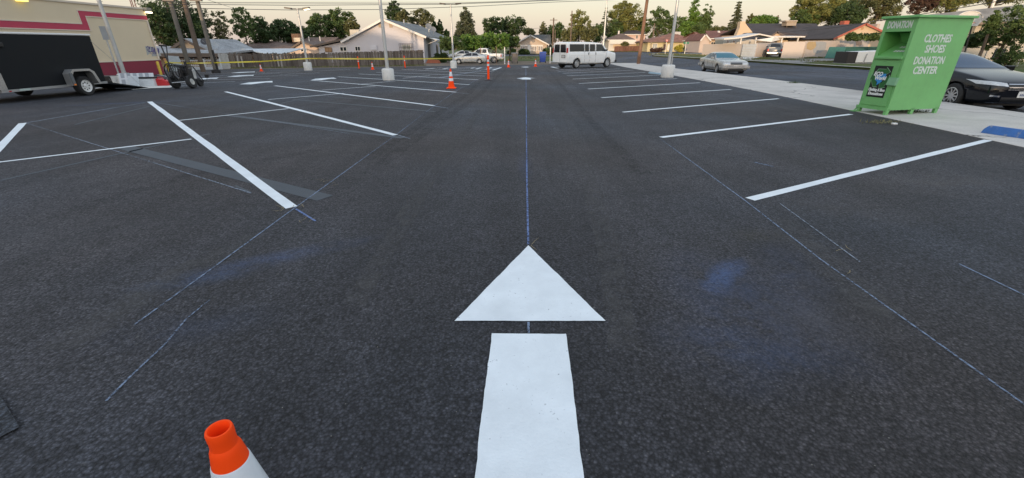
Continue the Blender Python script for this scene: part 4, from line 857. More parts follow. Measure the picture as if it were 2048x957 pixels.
# the poster on the door
px_, py0, py1, pz0, pz1 = -.019, .17, D_-.12, .36, 1.03
pos_ = MB().box((px_, py0, pz0), (px_+.003, py1, pz1)).build('poster', pm('poster_black', (.006,.012,.009), .4, var=.2), bin_, world=False); pos_.parent = door
pc = Vector((px_-.003, (py0+py1)/2, .77)); PG = pm('poster_green', (.02,.13,.03), .5); PO = pm('poster_line', (.25,.4,.27), .5); PB = pm('poster_blue', (.03,.25,.6), .5); PW = pm('poster_white', (.75,.78,.76), .5)
def flat(name, pts, mat, d=0.0):
    o = MB().add([(pc.x-d, pc.y-a, pc.z+b) for a, b in pts], [tuple(range(len(pts)))]).build(name, mat, bin_, world=False); o.parent = pos_; return o
for k in range(3):
    a0 = R(90-120*k); rot = lambda p: (p[0]*math.cos(a0)-p[1]*math.sin(a0), p[0]*math.sin(a0)+p[1]*math.cos(a0))
    sh = [(.17,.09), (.08,.17), (.05,.07), (.05,-.10), (.02,-.13), (.10,-.20), (.20,-.13), (.165,-.115), (.18,-.06)]
    sh = [(.19,.10), (.11,.15), (.10,-.06), (.05,-.06), (.14,-.17), (.23,-.07), (.19,-.07)]
    flat('recycling_arrow_edge', [rot((x*1.06-.005, y*1.08)) for x, y in sh], PO, .0005); flat('recycling_arrow', [rot(p) for p in sh], PG, .001)
flat('blue_shape', [(-.12, -.03), (-.09, .07), (.0, .09), (.1, .1), (.11, .03), (.03, -.02), (.06, -.06), (-.04, -.15), (-.05, -.08)], PB, .0016)
for txt, dz, dy, s, w in (('ECO', .085, -.07, .11, .2), ('World', .0, .0, .1, .26), ('Clothing & Shoe', -.25, 0, .08, .48), ('Donations', -.335, 0, .08, .34)):
    o = letters('poster_lettering', txt, s, (pc.x-.0022, pc.y-dy, pc.z+dz), FR, PW, bin_, .006, min(w, (py1-py0)*.94), .15, False); o.parent = pos_
o = letters('chute_lettering', 'THANK YOU', .07, (dx-.02, D_*.38, zc0+.34), FR, LET, bin_, .006, .36, .2, False); bpy.data.objects.remove(o)
mb = MB()
for k in range(2):
    for j in range(5): mb.quad(*[(x_, y_, zc0+.005+x_*.28/.5) for x_, y_ in ((.36-.14*k, .14+.06*j), (.30-.14*k, .15+.06*j), (.30-.14*k, .19+.06*j), (.36-.14*k, .185+.06*j))])
mb.build('chute_marks', LET, bin_, world=False)
# ------------------------------------------------------------------ cones, delineators, lamps, poles
ORG = pm('cone_orange', (1.0,.075,.008), .55, var=.02, spec=.12); BAND = pm('cone_white_band', (.62,.66,.70), .35, var=.06, dirt=.1)
def cone(loc, h, label, group='orange traffic cones on the lot', seg=20):
    s = h/.71; t = thing('traffic_cone', loc, label, 'traffic cone', group)
    rr_ = lambda z: .127-(z-.03)*(.127-.034)/(.62)
    prof = [(.16, .025), (.15, .045), (rr_(.06), .06), (rr_(.635), .635), (rr_(.645), .647), (.0315, .656), (.0292, .660), (.0288, .682), (.0296, .687), (.0296, .704), (.028, .71), (.0235, .71), (.0215, .704), (.0205, .56)]
    prof = [(a*s, b*s) for a, b in prof]
    mb = MB(); mb.lathe(prof, (0,0,0), seg); mb.build('cone_body', ORG, t, smooth=24, world=False)
    MB().box((-.18*s, -.18*s, 0), (.18*s, .18*s, .028*s)).build('base', ORG, t, world=False, bevel=.012*s)
    for a, b in ((.44, .605), (.27, .37)):
        MB().lathe([(rr_(a)*s, a*s), ((rr_(a)+.0025)*s, (a+.003)*s), ((rr_(b)+.0025)*s, (b-.003)*s), (rr_(b)*s, b*s)], (0,0,0), seg, cap=False).build('reflective_band', BAND, t, smooth=38, world=False)
    return t
p = at(438, 861, .70); cone((p.x, p.y, 0), .67, 'nearest orange cone, with only its open top and white band in view', seg=48)
def ch(px, py, ytop): g = gp(px, py); return g, (H-g.y*tt(ytop))-g.z
for (x, y, yt, lab) in [(903, 177, 138, 'orange cone with two white bands beside the ends of the left bay lines'), (523, 143, 128.5, 'small distant orange cone in front of the carport fence'), (745.5, 139.5, 124.5, 'small distant orange cone between two orange delineator posts'),
                        (1017, 135, 120, 'far orange cone near the grey wheeled bin'), (1071, 133.5, 118.5, 'far orange cone next to the blue wheeled bin')]:
    g, h = ch(x, y, yt); cone(g, h, lab)
def post(px, py, yt, lab):
    g, h = ch(px, py, yt); s = h/1.07; t = thing('delineator_post', g, lab, 'delineator post', 'orange delineator posts on the lot')
    MB().lathe([(.055*s, .03*s), (.05*s, .95*s), (.042*s, .98*s), (.04*s, 1.07*s), (.001, 1.07*s)], (0,0,0), 18).build('post', ORG, t, smooth=40, world=False)
    MB().lathe([(.2*s, 0), (.2*s, .02*s), (.07*s, .05*s)], (0,0,0), 20).build('base', BLACK, t, smooth=40, world=False)
    for a in (.62, .80): MB().lathe([(.0535*s, a*s), (.0525*s, (a+.09)*s)], (0,0,0), 18, cap=False).build('reflective_band', BAND, t, smooth=40, world=False)
post(977, 161, 111, 'tallest orange delineator post, on the left edge of the lane'); post(718.5, 138.5, 113.5, 'thin orange delineator post left of the middle lamp, near the small cone'); post(810.5, 136.8, 112, 'thin orange delineator post just right of the middle lamp')
WBASE = pm('white_lamp_base', (.66,.66,.64), .75, var=.08, bump=.25, bscale=50, dirt=.3); POLEG = pm('pole_grey', (.45,.46,.46), .45, .35, var=.1, dirt=.1); FIX = pm('fixture_bronze', (.10,.085,.07), .5)
LIT = emis('lamp_glow', (1, .84, .55), 5.0)
def lamp(px, py, ybt, wpx, ytop, lab, lit=0, square=False, top_h=7.2, conduit=False):
    g = gp(px, py); hb = (H-g.y*tt(ybt))-g.z; dep = g.y*CS+H*SN; r = wpx/2/FPX*dep*.97
    t = thing('lamp_post', g, lab, 'lamp post', 'lamp posts on white bases')
    MB().lathe([(r*.96, 0), (r, .03), (r, hb-.06), (r*.93, hb-.015), (r*.8, hb), (.001, hb)], (0,0,0), 28).build('base', WBASE, t, smooth=40, world=False)
    zt2 = (H-g.y*tt(ytop))-g.z if ytop is not None else top_h
    mb = MB(); mb.tube([(0, 0, hb), (0, 0, zt2)], [.085, .06], 14); mb.cbox((0, 0, hb+.012), (.26, .26, .024)); mb.build('pole', POLEG, t, smooth=40, world=False)
    if conduit: MB().tube([(.13, -.03, hb), (.13, -.03, hb+.55)], .03, 8).build('junction_pipe', STEEL, t, world=False)
    arm = MB().tube([(-.45, 0, zt2-.02), (.45, 0, zt2-.02)], .03, 8).build('arm', FIX, t, world=False)
    for sx in (-1, 1):
        MB().prism([(sx*.42, -.17, zt2-.06), (sx*.9, -.14, zt2+.0), (sx*.9, .14, zt2+.0), (sx*.42, .17, zt2-.06)], (0, 0, .1)).build('lamp_head', FIX, t, world=False, bevel=.02)
        if lit == sx: MB().prism([(sx*.5, -.13, zt2-.07), (sx*.86, -.11, zt2-.03), (sx*.86, .11, zt2-.03), (sx*.5, .13, zt2-.07)], (0, 0, -.05)).build('lamp_lens', LIT, t, world=False)
lamp(254, 164, 147.5, 26, None, 'slanting-looking pale lamp post behind the ramp, in front of the tan restaurant wall'); lamp(617, 141.5, 125, 16, 17.5, 'lamp post with one glowing head in front of the weathered fence', lit=1)
lamp(777.5, 161, 137.5, 24, None, 'middle lamp post standing among the left bay lines'); lamp(907.5, 137, 122, 13, 8.5, 'lamp post with twin heads beside the silver compact sedan'); lamp(1334, 155.5, 130, 26, None, 'lamp post on the white base at the sidewalk edge', conduit=True)
g = gp(1204, 128); t = thing('lamp_post', g, 'thin lamp post rising behind the roof of the white van', 'lamp post', 'lamp posts on white bases')
MB().tube([(0,0,0), (0,0,9)], [.1, .07], 12).build('pole', POLEG, t, world=False); MB().lathe([(.3, 0), (.3, .7), (.001, .72)], (0,0,0), 20).build('base', WBASE, t, smooth=40, world=False)
WOODP = pm('pole_wood', (.135,.10,.075), .9, var=.3, scale=2.5, bump=.5, bscale=25); WOODG = pm('pole_wood_grey', (.15,.135,.115), .9, var=.3, scale=2.5, bump=.5, bscale=25); WOODB = pm('pole_wood_brown', (.17,.095,.06), .9, var=.25, scale=2, bump=.4, bscale=25)
def upole(px, py, r, h, mat, lab, lean=0, brk=True, arms=True):
    g = gp(px, py); t = thing('utility_pole', g, lab, 'utility pole', 'wooden utility poles')
    MB().tube([(0,0,0), (lean*.3,0,h*.3), (lean,0,h)], [r, r*.9, r*.68], 14).build('pole', mat, t, smooth=40, world=False)
    if arms: MB().cbox((lean, .12, h-.6), (2.4, .1, .12)).build('crossarm', mat, t, world=False)
    if brk:
        z = H-g.y*tt(1.5)-g.z; mb = MB(); mb.cbox((0, -r, z), (.75, .12, .1)); mb.build('bracket', FIX, t, world=False)
    return g, t
g1, _ = upole(381, 144.5, .15, 10.5, WOODG, 'left grey wooden utility pole of the three beyond the restaurant corner'); g2_, _ = upole(407, 144, .16, 10.8, WOODP, 'brown wooden utility pole, middle of the three beyond the restaurant corner', brk=False)
g3, t3 = upole(433, 147, .13, 10, WOODG, 'grey wooden utility pole with black base, right of the three beyond the restaurant')
MB().lathe([(.26, 0), (.26, .2), (.16, .24)], (0,0,0), 14).build('base_block', BLACK, t3, smooth=40, world=False); MB().cbox((.14, -.02, .75), (.1, .1, 1.3)).build('conduit', BLACK, t3, world=False)
gr, _ = upole(1276.5, 128.3, .21, 11.5, WOODB, 'tall brown wooden utility pole by the sidewalk behind the white van', lean=.35, brk=False)
def bgpole(x, yb, yt, Y, r, lab, arm=False):
    p = at(x, yb, Y); h = (H-Y*tt(yt))-p.z; t = thing('utility_pole', p, lab, 'utility pole', 'distant utility poles'); MB().tube([(0,0,0), (0,0,h)], [r, r*.7], 8).build('pole', WOODP, t, world=False)
    if arm: MB().cbox((0, 0, h-.5), (1.8, .12, .14)).build('crossarm', WOODP, t, world=False)
bgpole(1105.5, 92, 36, 118, .22, 'distant utility pole with a crossarm right of the beige cottage', True); bgpole(1109.5, 92, 60, 112, .13, 'short thin pole close beside the distant pole with a crossarm'); bgpole(1141, 84, 22, 110, .16, 'slim bare pole standing in front of the sunlit tree'); bgpole(1305, 84, 47, 128, .2, 'distant wooden pole behind the yellow house')
bgpole(1552, 52, 31, 150, .3, 'leaning dead palm stump far behind the dark roof'); 
# steel tower behind the restaurant
tw = at(283, 60, 60); t = thing('steel_mast', (tw.x, tw.y, -.5), 'dark red steel mast rising behind the restaurant roof', 'mast')
mb = MB(); [mb.tube([(dx_, 0, 0), (dx_*.6, 0, 12)], .05, 6) for dx_ in (-.35, -.1, .3)]; [mb.tube([(-.3, 0, z), (.28, 0, z+.6)], .02, 4) for z in range(1, 11)]; mb.build('mast', pm('dark_red_steel', (.14,.05,.05), .6), t, world=False)
# overhead wires
WIRE = pm('wire_black', (.03,.03,.035), .6)
def wire(pts, lab, r=.018, sag=0.0):
    P = []
    for a, b in zip(pts[:-1], pts[1:]):
        a, b = Vector(a), Vector(b)
        for k in range(12): t = k/12; v = a.lerp(b, t); v.z -= sag*4*t*(1-t); P.append(v)
    P.append(Vector(pts[-1])); tag(MB().tube(P, r, 5).build('power_line', WIRE), lab, 'power line', 'overhead power lines')
wire([at(330, 3, 30), at(380, 6, 30), at(900, 7.0, 37), at(1180, -2, 46), at(1300, -9, 55)], 'topmost of the long overhead wires crossing the pale sky'); wire([at(330, 9, 30), at(590, 11, 33), at(900, 9, 37), at(1060, 3, 42), at(1300, -6, 55)], 'second of the long overhead wires, just under the topmost'); wire([at(330, 16, 30), at(580, 20.5, 33), at(765, 19.5, 35.5), at(940, 13.5, 39), at(1100, 5, 43), at(1300, -3, 55)], 'lowest of the long overhead wires crossing the pale sky')
wire([at(415, 0, 30), at(470, 18, 45)], 'short slanting service wire between the left poles and the trees', .012); wire([at(205, 3, 25), at(196, 6, 24)], 'short wire beside the lamp post over the restaurant roof', .01); wire([at(1000, 62, 90), at(1210, 48, 85), at(1330, 35, 80)], 'thin low wire in front of the far trees', .02); wire([at(1300, 47, 128), at(1323, 76, 120)], 'guy wire of the distant pole behind the yellow house', .03)
wire([at(1555, 66, 50), at(1660, 57, 48), at(1900, 20, 40), at(2060, -8, 34)], 'sagging pale cable over the dark roofs behind the donation bin', .03)
# caution tape
YEL = pm('caution_tape_yellow', (.72,.60,.06), .4, var=.12)
TP = [(330, 125.5, g1.y-.3), (385, 127, g1.y-.3), (432, 126, g3.y-.3), (520, 123.5, None), (615, 117.5, gp(617, 141.5).y-.15), (700, 118, None), (774, 118.3, gp(777, 161).y-.14), (840, 118, None), (904, 117.5, gp(907, 137).y-.15)]
ys = [a[2] for a in TP]
for i, v in enumerate(ys):
    if v is None: ys[i] = (ys[i-1]+[q for q in ys[i+1:] if q][0])/2
mb = MB(); pts = [at(a[0], a[1], y) for a, y in zip(TP, ys)]; P = []
for a, b in zip(pts[:-1], pts[1:]):
    for k in range(6): P.append(a.lerp(b, k/6))
P.append(pts[-1]); vs = []
for i, p in enumerate(P):
    tw_ = .5*math.sin(i*.9); vs += [p+Vector((0, .04*tw_, .038)), p+Vector((0, -.04*tw_, -.038))]
mb.add(vs, [(2*i, 2*i+2, 2*i+3, 2*i+1) for i in range(len(P)-1)]); tag(mb.build('caution_tape', YEL), 'yellow caution tape strung between the lamp posts and poles', 'caution tape')
# bollards
YB = pm('bollard_yellow', (.62,.42,.04), .5, var=.15, dirt=.15)
for x, y, yt, lab in ((322.5, 150.2, 123, 'yellow bollard nearest the camera at the restaurant corner'), (338, 144, 122, 'middle yellow bollard beyond the restaurant corner'), (348, 142, 124.5, 'farthest yellow bollard beyond the restaurant corner')):
    g, h = ch(x, y, yt); t = MB().lathe([(.075, 0), (.075, h*.95), (.05, h*.99), (.001, h)], g, 14).build('bollard', YB, smooth=40); tag(t, lab, 'bollard', 'yellow bollards by the restaurant')
# wheel stops and kerb bits
WSB = pm('wheel_stop_blue', (.04,.135,.38), .7, var=.25, scale=6, dirt=0); 
m_ = WSB; nt = m_.node_tree; b_ = nt.nodes['Principled BSDF']; lk_ = b_.inputs['Base Color'].links[0].from_socket
nz = N(nt, 'ShaderNodeTexNoise', i_Scale=7.0, i_Detail=8.0, i_Roughness=.7); tcx = N(nt, 'ShaderNodeTexCoord'); L(nt, tcx.outputs['Object'], nz.inputs['Vector']); mrx = N(nt, 'ShaderNodeMapRange', i_From_Min=.59, i_From_Max=.68); L(nt, nz.outputs['Fac'], mrx.inputs['Value'])
mmx = N(nt, 'ShaderNodeMix', data_type='RGBA'); L(nt, mrx.outputs[0], mmx.inputs['Factor']); L(nt, lk_, mmx.inputs[6]); mmx.inputs[7].default_value = (.28,.29,.30,1); L(nt, mmx.outputs[2], b_.inputs['Base Color'])
def wstop(a, b, hgt, mat, lab):
    A_, B_ = gp(*a), gp(*b); d = (B_-A_); d.z = 0; l = max(1.8, d.length); d.normalize(); n = Vector((-d.y, d.x, 0)); z = A_.z+.008
    pr = [(0, 0), (.02, hgt*.55), (.055, hgt), (.115, hgt), (.15, hgt*.55), (.17, 0)]
    vs = []; 
    for s, u in ((0, 0), (.06, 1)):
        pass
    st = [(0, .55), (.05, 1), (l-.05, 1), (l, .55)]
    for x_, k in st:
        for y_, zz in pr: vs.append(A_+d*x_+n*(y_)+Vector((0, 0, zz*k+.008)))
    n6 = 6; fs = [(i*n6+j, i*n6+j+1, (i+1)*n6+j+1, (i+1)*n6+j) for i in range(3) for j in range(5)]+[tuple(range(5, -1, -1)), tuple(range(18, 24))]
    tag(MB().add(vs, fs).build('wheel_stop', mat, smooth=25), lab, 'wheel stop', 'concrete wheel stops')
wstop((1961, 266.5), (2060, 281), .13, WSB, 'chipped blue concrete wheel stop on the sidewalk edge'); wstop((1296, 147.4), (1321, 149.5), .1, pm('pale_blue_stop', (.3,.42,.5), .8, dirt=.3), 'faded pale blue wheel stop left of the white lamp base')
# sign post near the lamp behind the ramp
g = gp(243, 165); t = thing('sign_post', g, 'thin post with a grey sign seen edge on, near the ramp', 'sign'); zs = H-g.y*tt(54); MB().tube([(0,0,0), (0,0,zs-g.z)], .03, 8).build('post', STEEL, t, world=False)
MB().box((-.12, -.02, H-g.y*tt(80)-g.z), (.10, -.04, zs-g.z+.02), 0, Matrix.Rotation(R(60), 4, 'Z')).build('sign_plate', pm('sign_grey', (.3,.31,.32), .5, .3), t, world=False)

# ------------------------------------------------------------------ fences
FW = island('weathered_planks', [(.065,.053,.046), (.125,.105,.09), (.21,.185,.165)], .9); FW2 = island('red_brown_planks', [(.09,.045,.03), (.13,.065,.045), (.15,.08,.06)], .9)
def plank_fence(name, a, b, h0, h1, lab, mat, pw=.14, ragged=.05, thick=.025, cat='fence', miss=0.0):
    A_, B_ = Vector(a), Vector(b); d = (B_-A_); l = d.length; d = d/l; n = Vector((-d.y, d.x, 0)).normalized(); t = thing(name, A_.lerp(B_, .5), lab, cat)
    mb = MB(); k = int(l/pw)
    for i in range(k):
        if rnd.random() < miss: continue
        p = A_+d*(i*pw); q = A_+d*((i+1)*pw-.008); h = h0+(h1-h0)*i/k+rnd.uniform(-ragged, ragged*.6); o = n*rnd.uniform(-.012, .012); tl = d*rnd.gauss(0, .012)
        mb.prism([p+o, q+o, q+o+tl+Vector((0,0,h)), p+o+tl+Vector((0,0,h))], n*thick)
    mb.build('planks', mat, t)
    mb = MB()
    for f in (.22, .8): mb.prism([A_+n*.05+Vector((0,0,h0*f)), B_+n*.05+Vector((0,0,h1*f)), B_+n*.05+Vector((0,0,h1*f+.09)), A_+n*.05+Vector((0,0,h0*f+.09))], n*.05)
    mb.build('rail', mat, t); return t
fa, fb = gp(458, 137.2), gp(850, 131); fh = lambda p, y: H-p.y*tt(y)-p.z
fm = gp(668, 134); 
plank_fence('wooden_fence', fa, fm, fh(fa, 106.5), fh(fm, 106), 'weathered grey plank fence with leaning pale boards below the carport', FW, ragged=.09, miss=.02)
plank_fence('wooden_fence', fm, fb, fh(fm, 106)+.02, fh(fb, 100.5), 'darker straight plank fence in front of the lavender house', FW, ragged=.04)
# leaning pale boards
for x, yb, yt, dx_ in ((560, 136, 112, -7), (566, 136, 110, -6), (600, 135, 113, -6), (480, 137, 112, -6), (489, 137, 113, -7), (652, 134, 110, -5)):
    p = gp(x, yb); p.y -= .1; z = H-p.y*tt(yt); q = at(x+dx_, yt, p.y+.02); w = Vector((.06, 0, 0))
    tag(MB().prism([p-w, p+w, q+w, q-w], (0, -.02, 0)).build('loose_board', pm('loose_board_pale', (.30,.28,.26), .9, var=.25)), 'pale loose board leaning on the weathered plank fence', 'board', 'loose boards on the fence')
# pale gate panels left of the plank fence
pa, pb = gp(444, 138.6), gp(464, 138); plank_fence('white_gate', pa, pb, fh(pa, 107.5), fh(pb, 107), 'whitewashed wooden gate beside the white iron fence', pm('whitewash', (.42,.41,.39), .85, var=.2, scale=6, dirt=.4), pw=.2, ragged=.02, cat='gate')
# white iron fence
IRON = pm('white_iron', (.55,.57,.58), .5, dirt=.2); ia, ib = gp(344, 141.5), gp(445, 139); t = thing('iron_fence', ia.lerp(ib, .5), 'white iron picket fence on a low white wall', 'fence')
hh = fh(ia, 119); d_ = (ib-ia); l_ = d_.length; d_.normalize(); n_ = Vector((-d_.y, d_.x, 0))
MB().prism([ia, ib, ib+Vector((0,0,.22)), ia+Vector((0,0,.22))], n_*.2).build('low_wall', pm('white_block', (.5,.51,.52), .8, dirt=.3), t)
mb = MB(); k = int(l_/.13)
for i in range(k+1): p = ia+d_*(l_*i/k)+n_*.1; mb.tube([p+Vector((0,0,.22)), p+Vector((0,0,hh+(.08 if i % 2 else 0)))], .011, 5)
mb.build('pickets', IRON, t); mb = MB()
for z in (.3, hh-.12): mb.prism([ia+n_*.09+Vector((0,0,z)), ib+n_*.09+Vector((0,0,z)), ib+n_*.09+Vector((0,0,z+.04)), ia+n_*.09+Vector((0,0,z+.04))], n_*.03)
mb.build('rail', IRON, t); mb = MB()
for i in range(4): p = ia+d_*(l_*i/3); mb.cbox(p+n_*.1+Vector((0,0,hh*.5)), (.09, .09, hh))
mb.build('post', IRON, t)
p = gp(353, 143); tag(MB().prism([p+Vector((-.35,0,.0)), p+Vector((.45,.1,0)), p+Vector((.36,.1,1.0)), p+Vector((-.3,0,1.05))], (0,.06,0)).build('leaning_board', pm('panel_pale', (.55,.6,.63), .6, dirt=.2)), 'pale blue-white board leaning by the yellow bollards', 'board')
# wire fence posts behind the compact sedan
CL = pm('chain_link_wire', (.33,.33,.32), .5, .5)
def chain_fence(name, posts, h, lab, mesh=True, top=True, pm_=None, step=.28):
    t = thing(name, posts[0].lerp(posts[-1], .5), lab, 'fence')
    for p in posts: MB().tube([p, p+Vector((0,0,h))], .035, 8).build('post', pm_ or STEEL, t)
    for a, b in zip(posts[:-1], posts[1:]):
        mb = MB()
        if top: mb.tube([a+Vector((0,0,h-.03)), b+Vector((0,0,h-.03))], .024, 6)
        d = (b-a); l = math.hypot(d.x, d.y); d = d/l; n = int((l+h)/step); w = .006
        for i in range(n+1):
            for sg in (1, -1):
                s0 = i*step-h if sg > 0 else i*step; pts = []
                for z in (0.05, h-.05):
                    s = s0+z if sg > 0 else s0-z; pts.append((s, z))
                (s1, z1), (s2, z2) = pts
                # clip to the bay
                def cl(sa, za, sb, zb_):
                    if sa == sb: return None
                    out = []
                    for (s_, z_) in ((sa, za), (sb, zb_)):
                        if s_ < 0: f = (0-sa)/(sb-sa); s_, z_ = 0, za+(zb_-za)*f
                        if s_ > l: f = (l-sa)/(sb-sa); s_, z_ = l, za+(zb_-za)*f
                        out.append((s_, z_))
                    return out if abs(out[0][0]-out[1][0]) > .02 and 0 <= out[0][1] <= h and 0 <= out[1][1] <= h else None
                c_ = cl(s1, z1, s2, z2)
                if c_ and mesh:
                    P0 = a+d*c_[0][0]+Vector((0,0,c_[0][1])); P1 = a+d*c_[1][0]+Vector((0,0,c_[1][1])); mb.tube([P0, P1], w*.7, 3, cap=False)
        if mb.v: mb.build('mesh_panel', CL, t)
    return t
ps = [gp(x, y) for x, y in ((962, 128.4), (993, 128.4), (1009, 128.6))]; chain_fence('wire_fence', ps, 1.9, 'thin wire fence with rusty posts in front of the parked pickup', pm_=pm('rusty_post', (.2,.13,.09), .8), step=.6, top=False)
p1, p2 = gp(1009.5, 128.8), gp(1100, 127.6)
for p, lab in ((p1, 'pale gate post between the pickup and the grey bin'), (p2, 'pale gate post right of the blue wheeled bin')):
    h = H-p.y*tt(95)-p.z; tag(MB().tube([p, p+Vector((0,0,h))], .055, 10).build('gate_post', WHITE, smooth=40), lab, 'post', 'pale gate posts')
# wheeled bins
def wbin(px, py, w, h, mat, lab):
    p = gp(px, py); t = thing('wheeled_bin', p, lab, 'wheeled bin')
    vs = [(-w*.42,-w*.45,.12), (w*.42,-w*.45,.12), (w*.42,w*.4,.12), (-w*.42,w*.4,.12), (-w*.5,-w*.55,h*.9), (w*.5,-w*.55,h*.9), (w*.5,w*.55,h*.9), (-w*.5,w*.55,h*.9)]
    MB().add(vs, [(3,2,1,0),(4,5,6,7),(0,1,5,4),(1,2,6,5),(2,3,7,6),(3,0,4,7)]).build('tub', mat, t, world=False, bevel=.03)
    MB().prism([(-w*.53,-w*.62,h*.905), (w*.53,-w*.62,h*.905), (w*.53,w*.6,h*.97), (-w*.53,w*.6,h*.97)], (0,0,.05)).build('lid', mat, t, world=False, bevel=.02)
    for s in (-1, 1): MB().lathe([(.001,-.04), (.13,-.04), (.13,.04), (.001,.04)], (s*w*.42, -w*.35, .13), 14, 0, Matrix.Rotation(R(90), 4, 'Y')).build('wheel', RUBBER, t, world=False)
    MB().tube([(-w*.4, w*.68, h*.92), (w*.4, w*.68, h*.92)], .025, 6).build('handle', mat, t, world=False)
wbin(1029.5, 127.2, .8, 1.2, pm('bin_grey_brown', (.16,.14,.125), .55, dirt=.2), 'grey-brown wheeled bin by the lane end'); wbin(1085, 126.6, .8, 1.3, pm('bin_blue', (.02,.06,.30), .45), 'dark blue wheeled bin by the lane end')
# ------------------------------------------------------------------ tan restaurant with red bands
TAN_ = pm('stucco_tan', (.70,.59,.42), .9, var=.05, scale=.5, bump=.25, bscale=60); TANT = pm('stucco_trim', (.66,.58,.48), .85, var=.05); REDB = pm('band_red', (.48,.055,.10), .75, var=.08); MAR = pm('base_maroon', (.24,.03,.055), .75, var=.12)
cw = gp(329, 148.5); wx = cw.x; wy = cw.y
def wallpt(x, y):                      # point of the wall plane seen at a photo pixel
    k = (x-1024)/(FPX*CS-(y-478.5)*SN); Y = (wx-0.0276*wy)/(k-0.0276) if abs(k-.0276) > 1e-6 else 0
    return Vector((k*Y, Y, H-Y*tt(y)))
def wp(Y, z, o=0.0): return Vector((wx+.0276*(Y-wy)+o, Y, z))
rest = thing('restaurant', wp(10, zg(-20, 10)), 'tan stucco restaurant with red zigzag band and maroon base', 'building')
zb0 = -.4; ztop = wallpt(300, 21).z; Y0 = -30
mb = MB(); foot = [wp(Y0, zb0), wp(wy, zb0), wp(wy, zb0)+Vector((-22, .6, 0)), wp(Y0, zb0)+Vector((-22, 0, 0))]; mb.prism(foot, (0, 0, ztop-zb0)); mb.build('wall', TAN_, rest)
# unseen block added behind the camera; its outline shades lot and lavender house
MB().prism([(-64, -34, -.2), (16, -34, -.2), (16, -34, 7.3), (-41, -34, 7.3), (-49, -34, 10.2), (-64, -34, 10.6)], (0, 7.9, 0)).build('shade_block', TAN_, rest)
mb = MB(); c = [p+Vector((0,0,ztop-zb0)) for p in foot]; mb.prism([c[0]+Vector((.06,0,.002)), c[1]+Vector((.06,.08,.002)), c[2]+Vector((0,.08,.002)), c[3]+Vector((0,0,.002))], (0,0,.09)); mb.build('parapet_cap', TANT, rest)
ub0, ub1 = wallpt(303, 41).z, wallpt(303, 33).z; lb0, lb1 = wallpt(60, 57).z, wallpt(60, 44).z; ys_ = wallpt(153, 20).y; ye_ = ys_+.33
def band(pts, mat, name, o=.02, tr=True):
    mb = MB(); mb.prism([wp(a, b, .001) for a, b in pts], (o, 0, 0)); mb.build(name, mat, rest)
band([(ys_, ub0+.02), (ys_, ub1), (wy-.03, ub1), (wy-.03, ub0), (ye_, ub0), (ye_, lb0), (Y0+5, lb0), (Y0+5, lb1), (ys_, lb1)], REDB, 'red_band')
mb = MB()
for (a0, b0, a1, b1) in ((ys_, ub1, wy-.03, ub1+.045), (ye_, ub0-.045, wy-.03, ub0), (ye_, lb0, ye_+.045, ub0-.045), (Y0+5, lb1, ys_-.045, lb1+.045), (ys_-.045, lb1, ys_, ub1+.045), (Y0+5, lb0-.045, ye_+.045, lb0)):
    mb.prism([wp(a0, b0, .001), wp(a0, b1, .001), wp(a1, b1, .001), wp(a1, b0, .001)], (.035, 0, 0))
mb.build('band_moulding', TANT, rest)
zm = wallpt(215, 125).z
mb = MB(); mb.prism([wp(Y0+5, zb0, .001), wp(Y0+5, zm, .001), wp(wy-.005, zm, .001), wp(wy-.005, zb0, .001)], (.03, 0, 0)); mb.build('maroon_base', MAR, rest)
mb = MB(); mb.prism([wp(Y0+5, zm+.003, .001), wp(Y0+5, zm+.055, .001), wp(wy-.005, zm+.055, .001), wp(wy-.005, zm+.003, .001)], (.045, 0, 0)); mb.build('base_cap', TANT, rest)
mb = MB(); e = wp(wy-.12, zm+.06, .04); mb.tube([e, e+Vector((0,0,ub0-zm-.4)), e+Vector((0,-.0,ub0-zm-.1))], .05, 8); mb.build('downspout', TANT, rest)
# pale overpaint patch with a violet scrawl
a, b = wallpt(290, 93), wallpt(322, 112); pts = [(a.y, a.z), (b.y-.25, a.z-.05), (b.y, b.z+.28), (b.y+.02, b.z), (b.y-.75, b.z-.02), (a.y+.5, b.z+.28), (a.y-.05, a.z-.5)]
mb = MB(); mb.prism([wp(y, z, .001) for y, z in pts], (.004, 0, 0)); pt_ = mb.build('overpaint_patch', pm('overpaint_grey', (.40,.41,.40), .85, var=.08), rest)
mb = MB(); g0, g1_ = wallpt(296, 97), wallpt(316, 101); n5 = 6
for i in range(n5):
    u = i/(n5-1); cy = g0.y+(g1_.y-g0.y)*u; cz = g0.z+(g1_.z-g0.z)*u-.04; st_ = []
    for k in range(9):
        an = k*(5.2+i*.4)/8+i*1.3; st_.append(wp(cy+.13*math.cos(an)*(.8+.3*math.sin(i*2.1)), cz+.15*math.sin(an+.4*i), .009))
    mb.tube(st_, .018, 5)
mb.tube([wp(g0.y+.05+.1*k, g0.z-.30-.02*(k % 2), .009) for k in range(6)], .013, 5)
mb.build('scrawl', pm('violet_marker', (.09,.06,.22), .6), pt_)
p = wallpt(291, 21); mb = MB(); mb.cbox(p+Vector((.12, 0, .02)), (.22, .4, .22)); mb.build('wall_light', pm('light_housing', (.3,.27,.22), .5), rest, bevel=.02); MB().cbox(p+Vector((.16, 0, -.12)), (.16, .34, .06)).build('light_lens', LIT, rest)
p = wallpt(38, 1.5); MB().cbox(p+Vector((.13, 0, .0)), (.22, .36, .08)).build('light_lens', emis('yellow_glow', (.9, .75, .2), 1.2), rest)

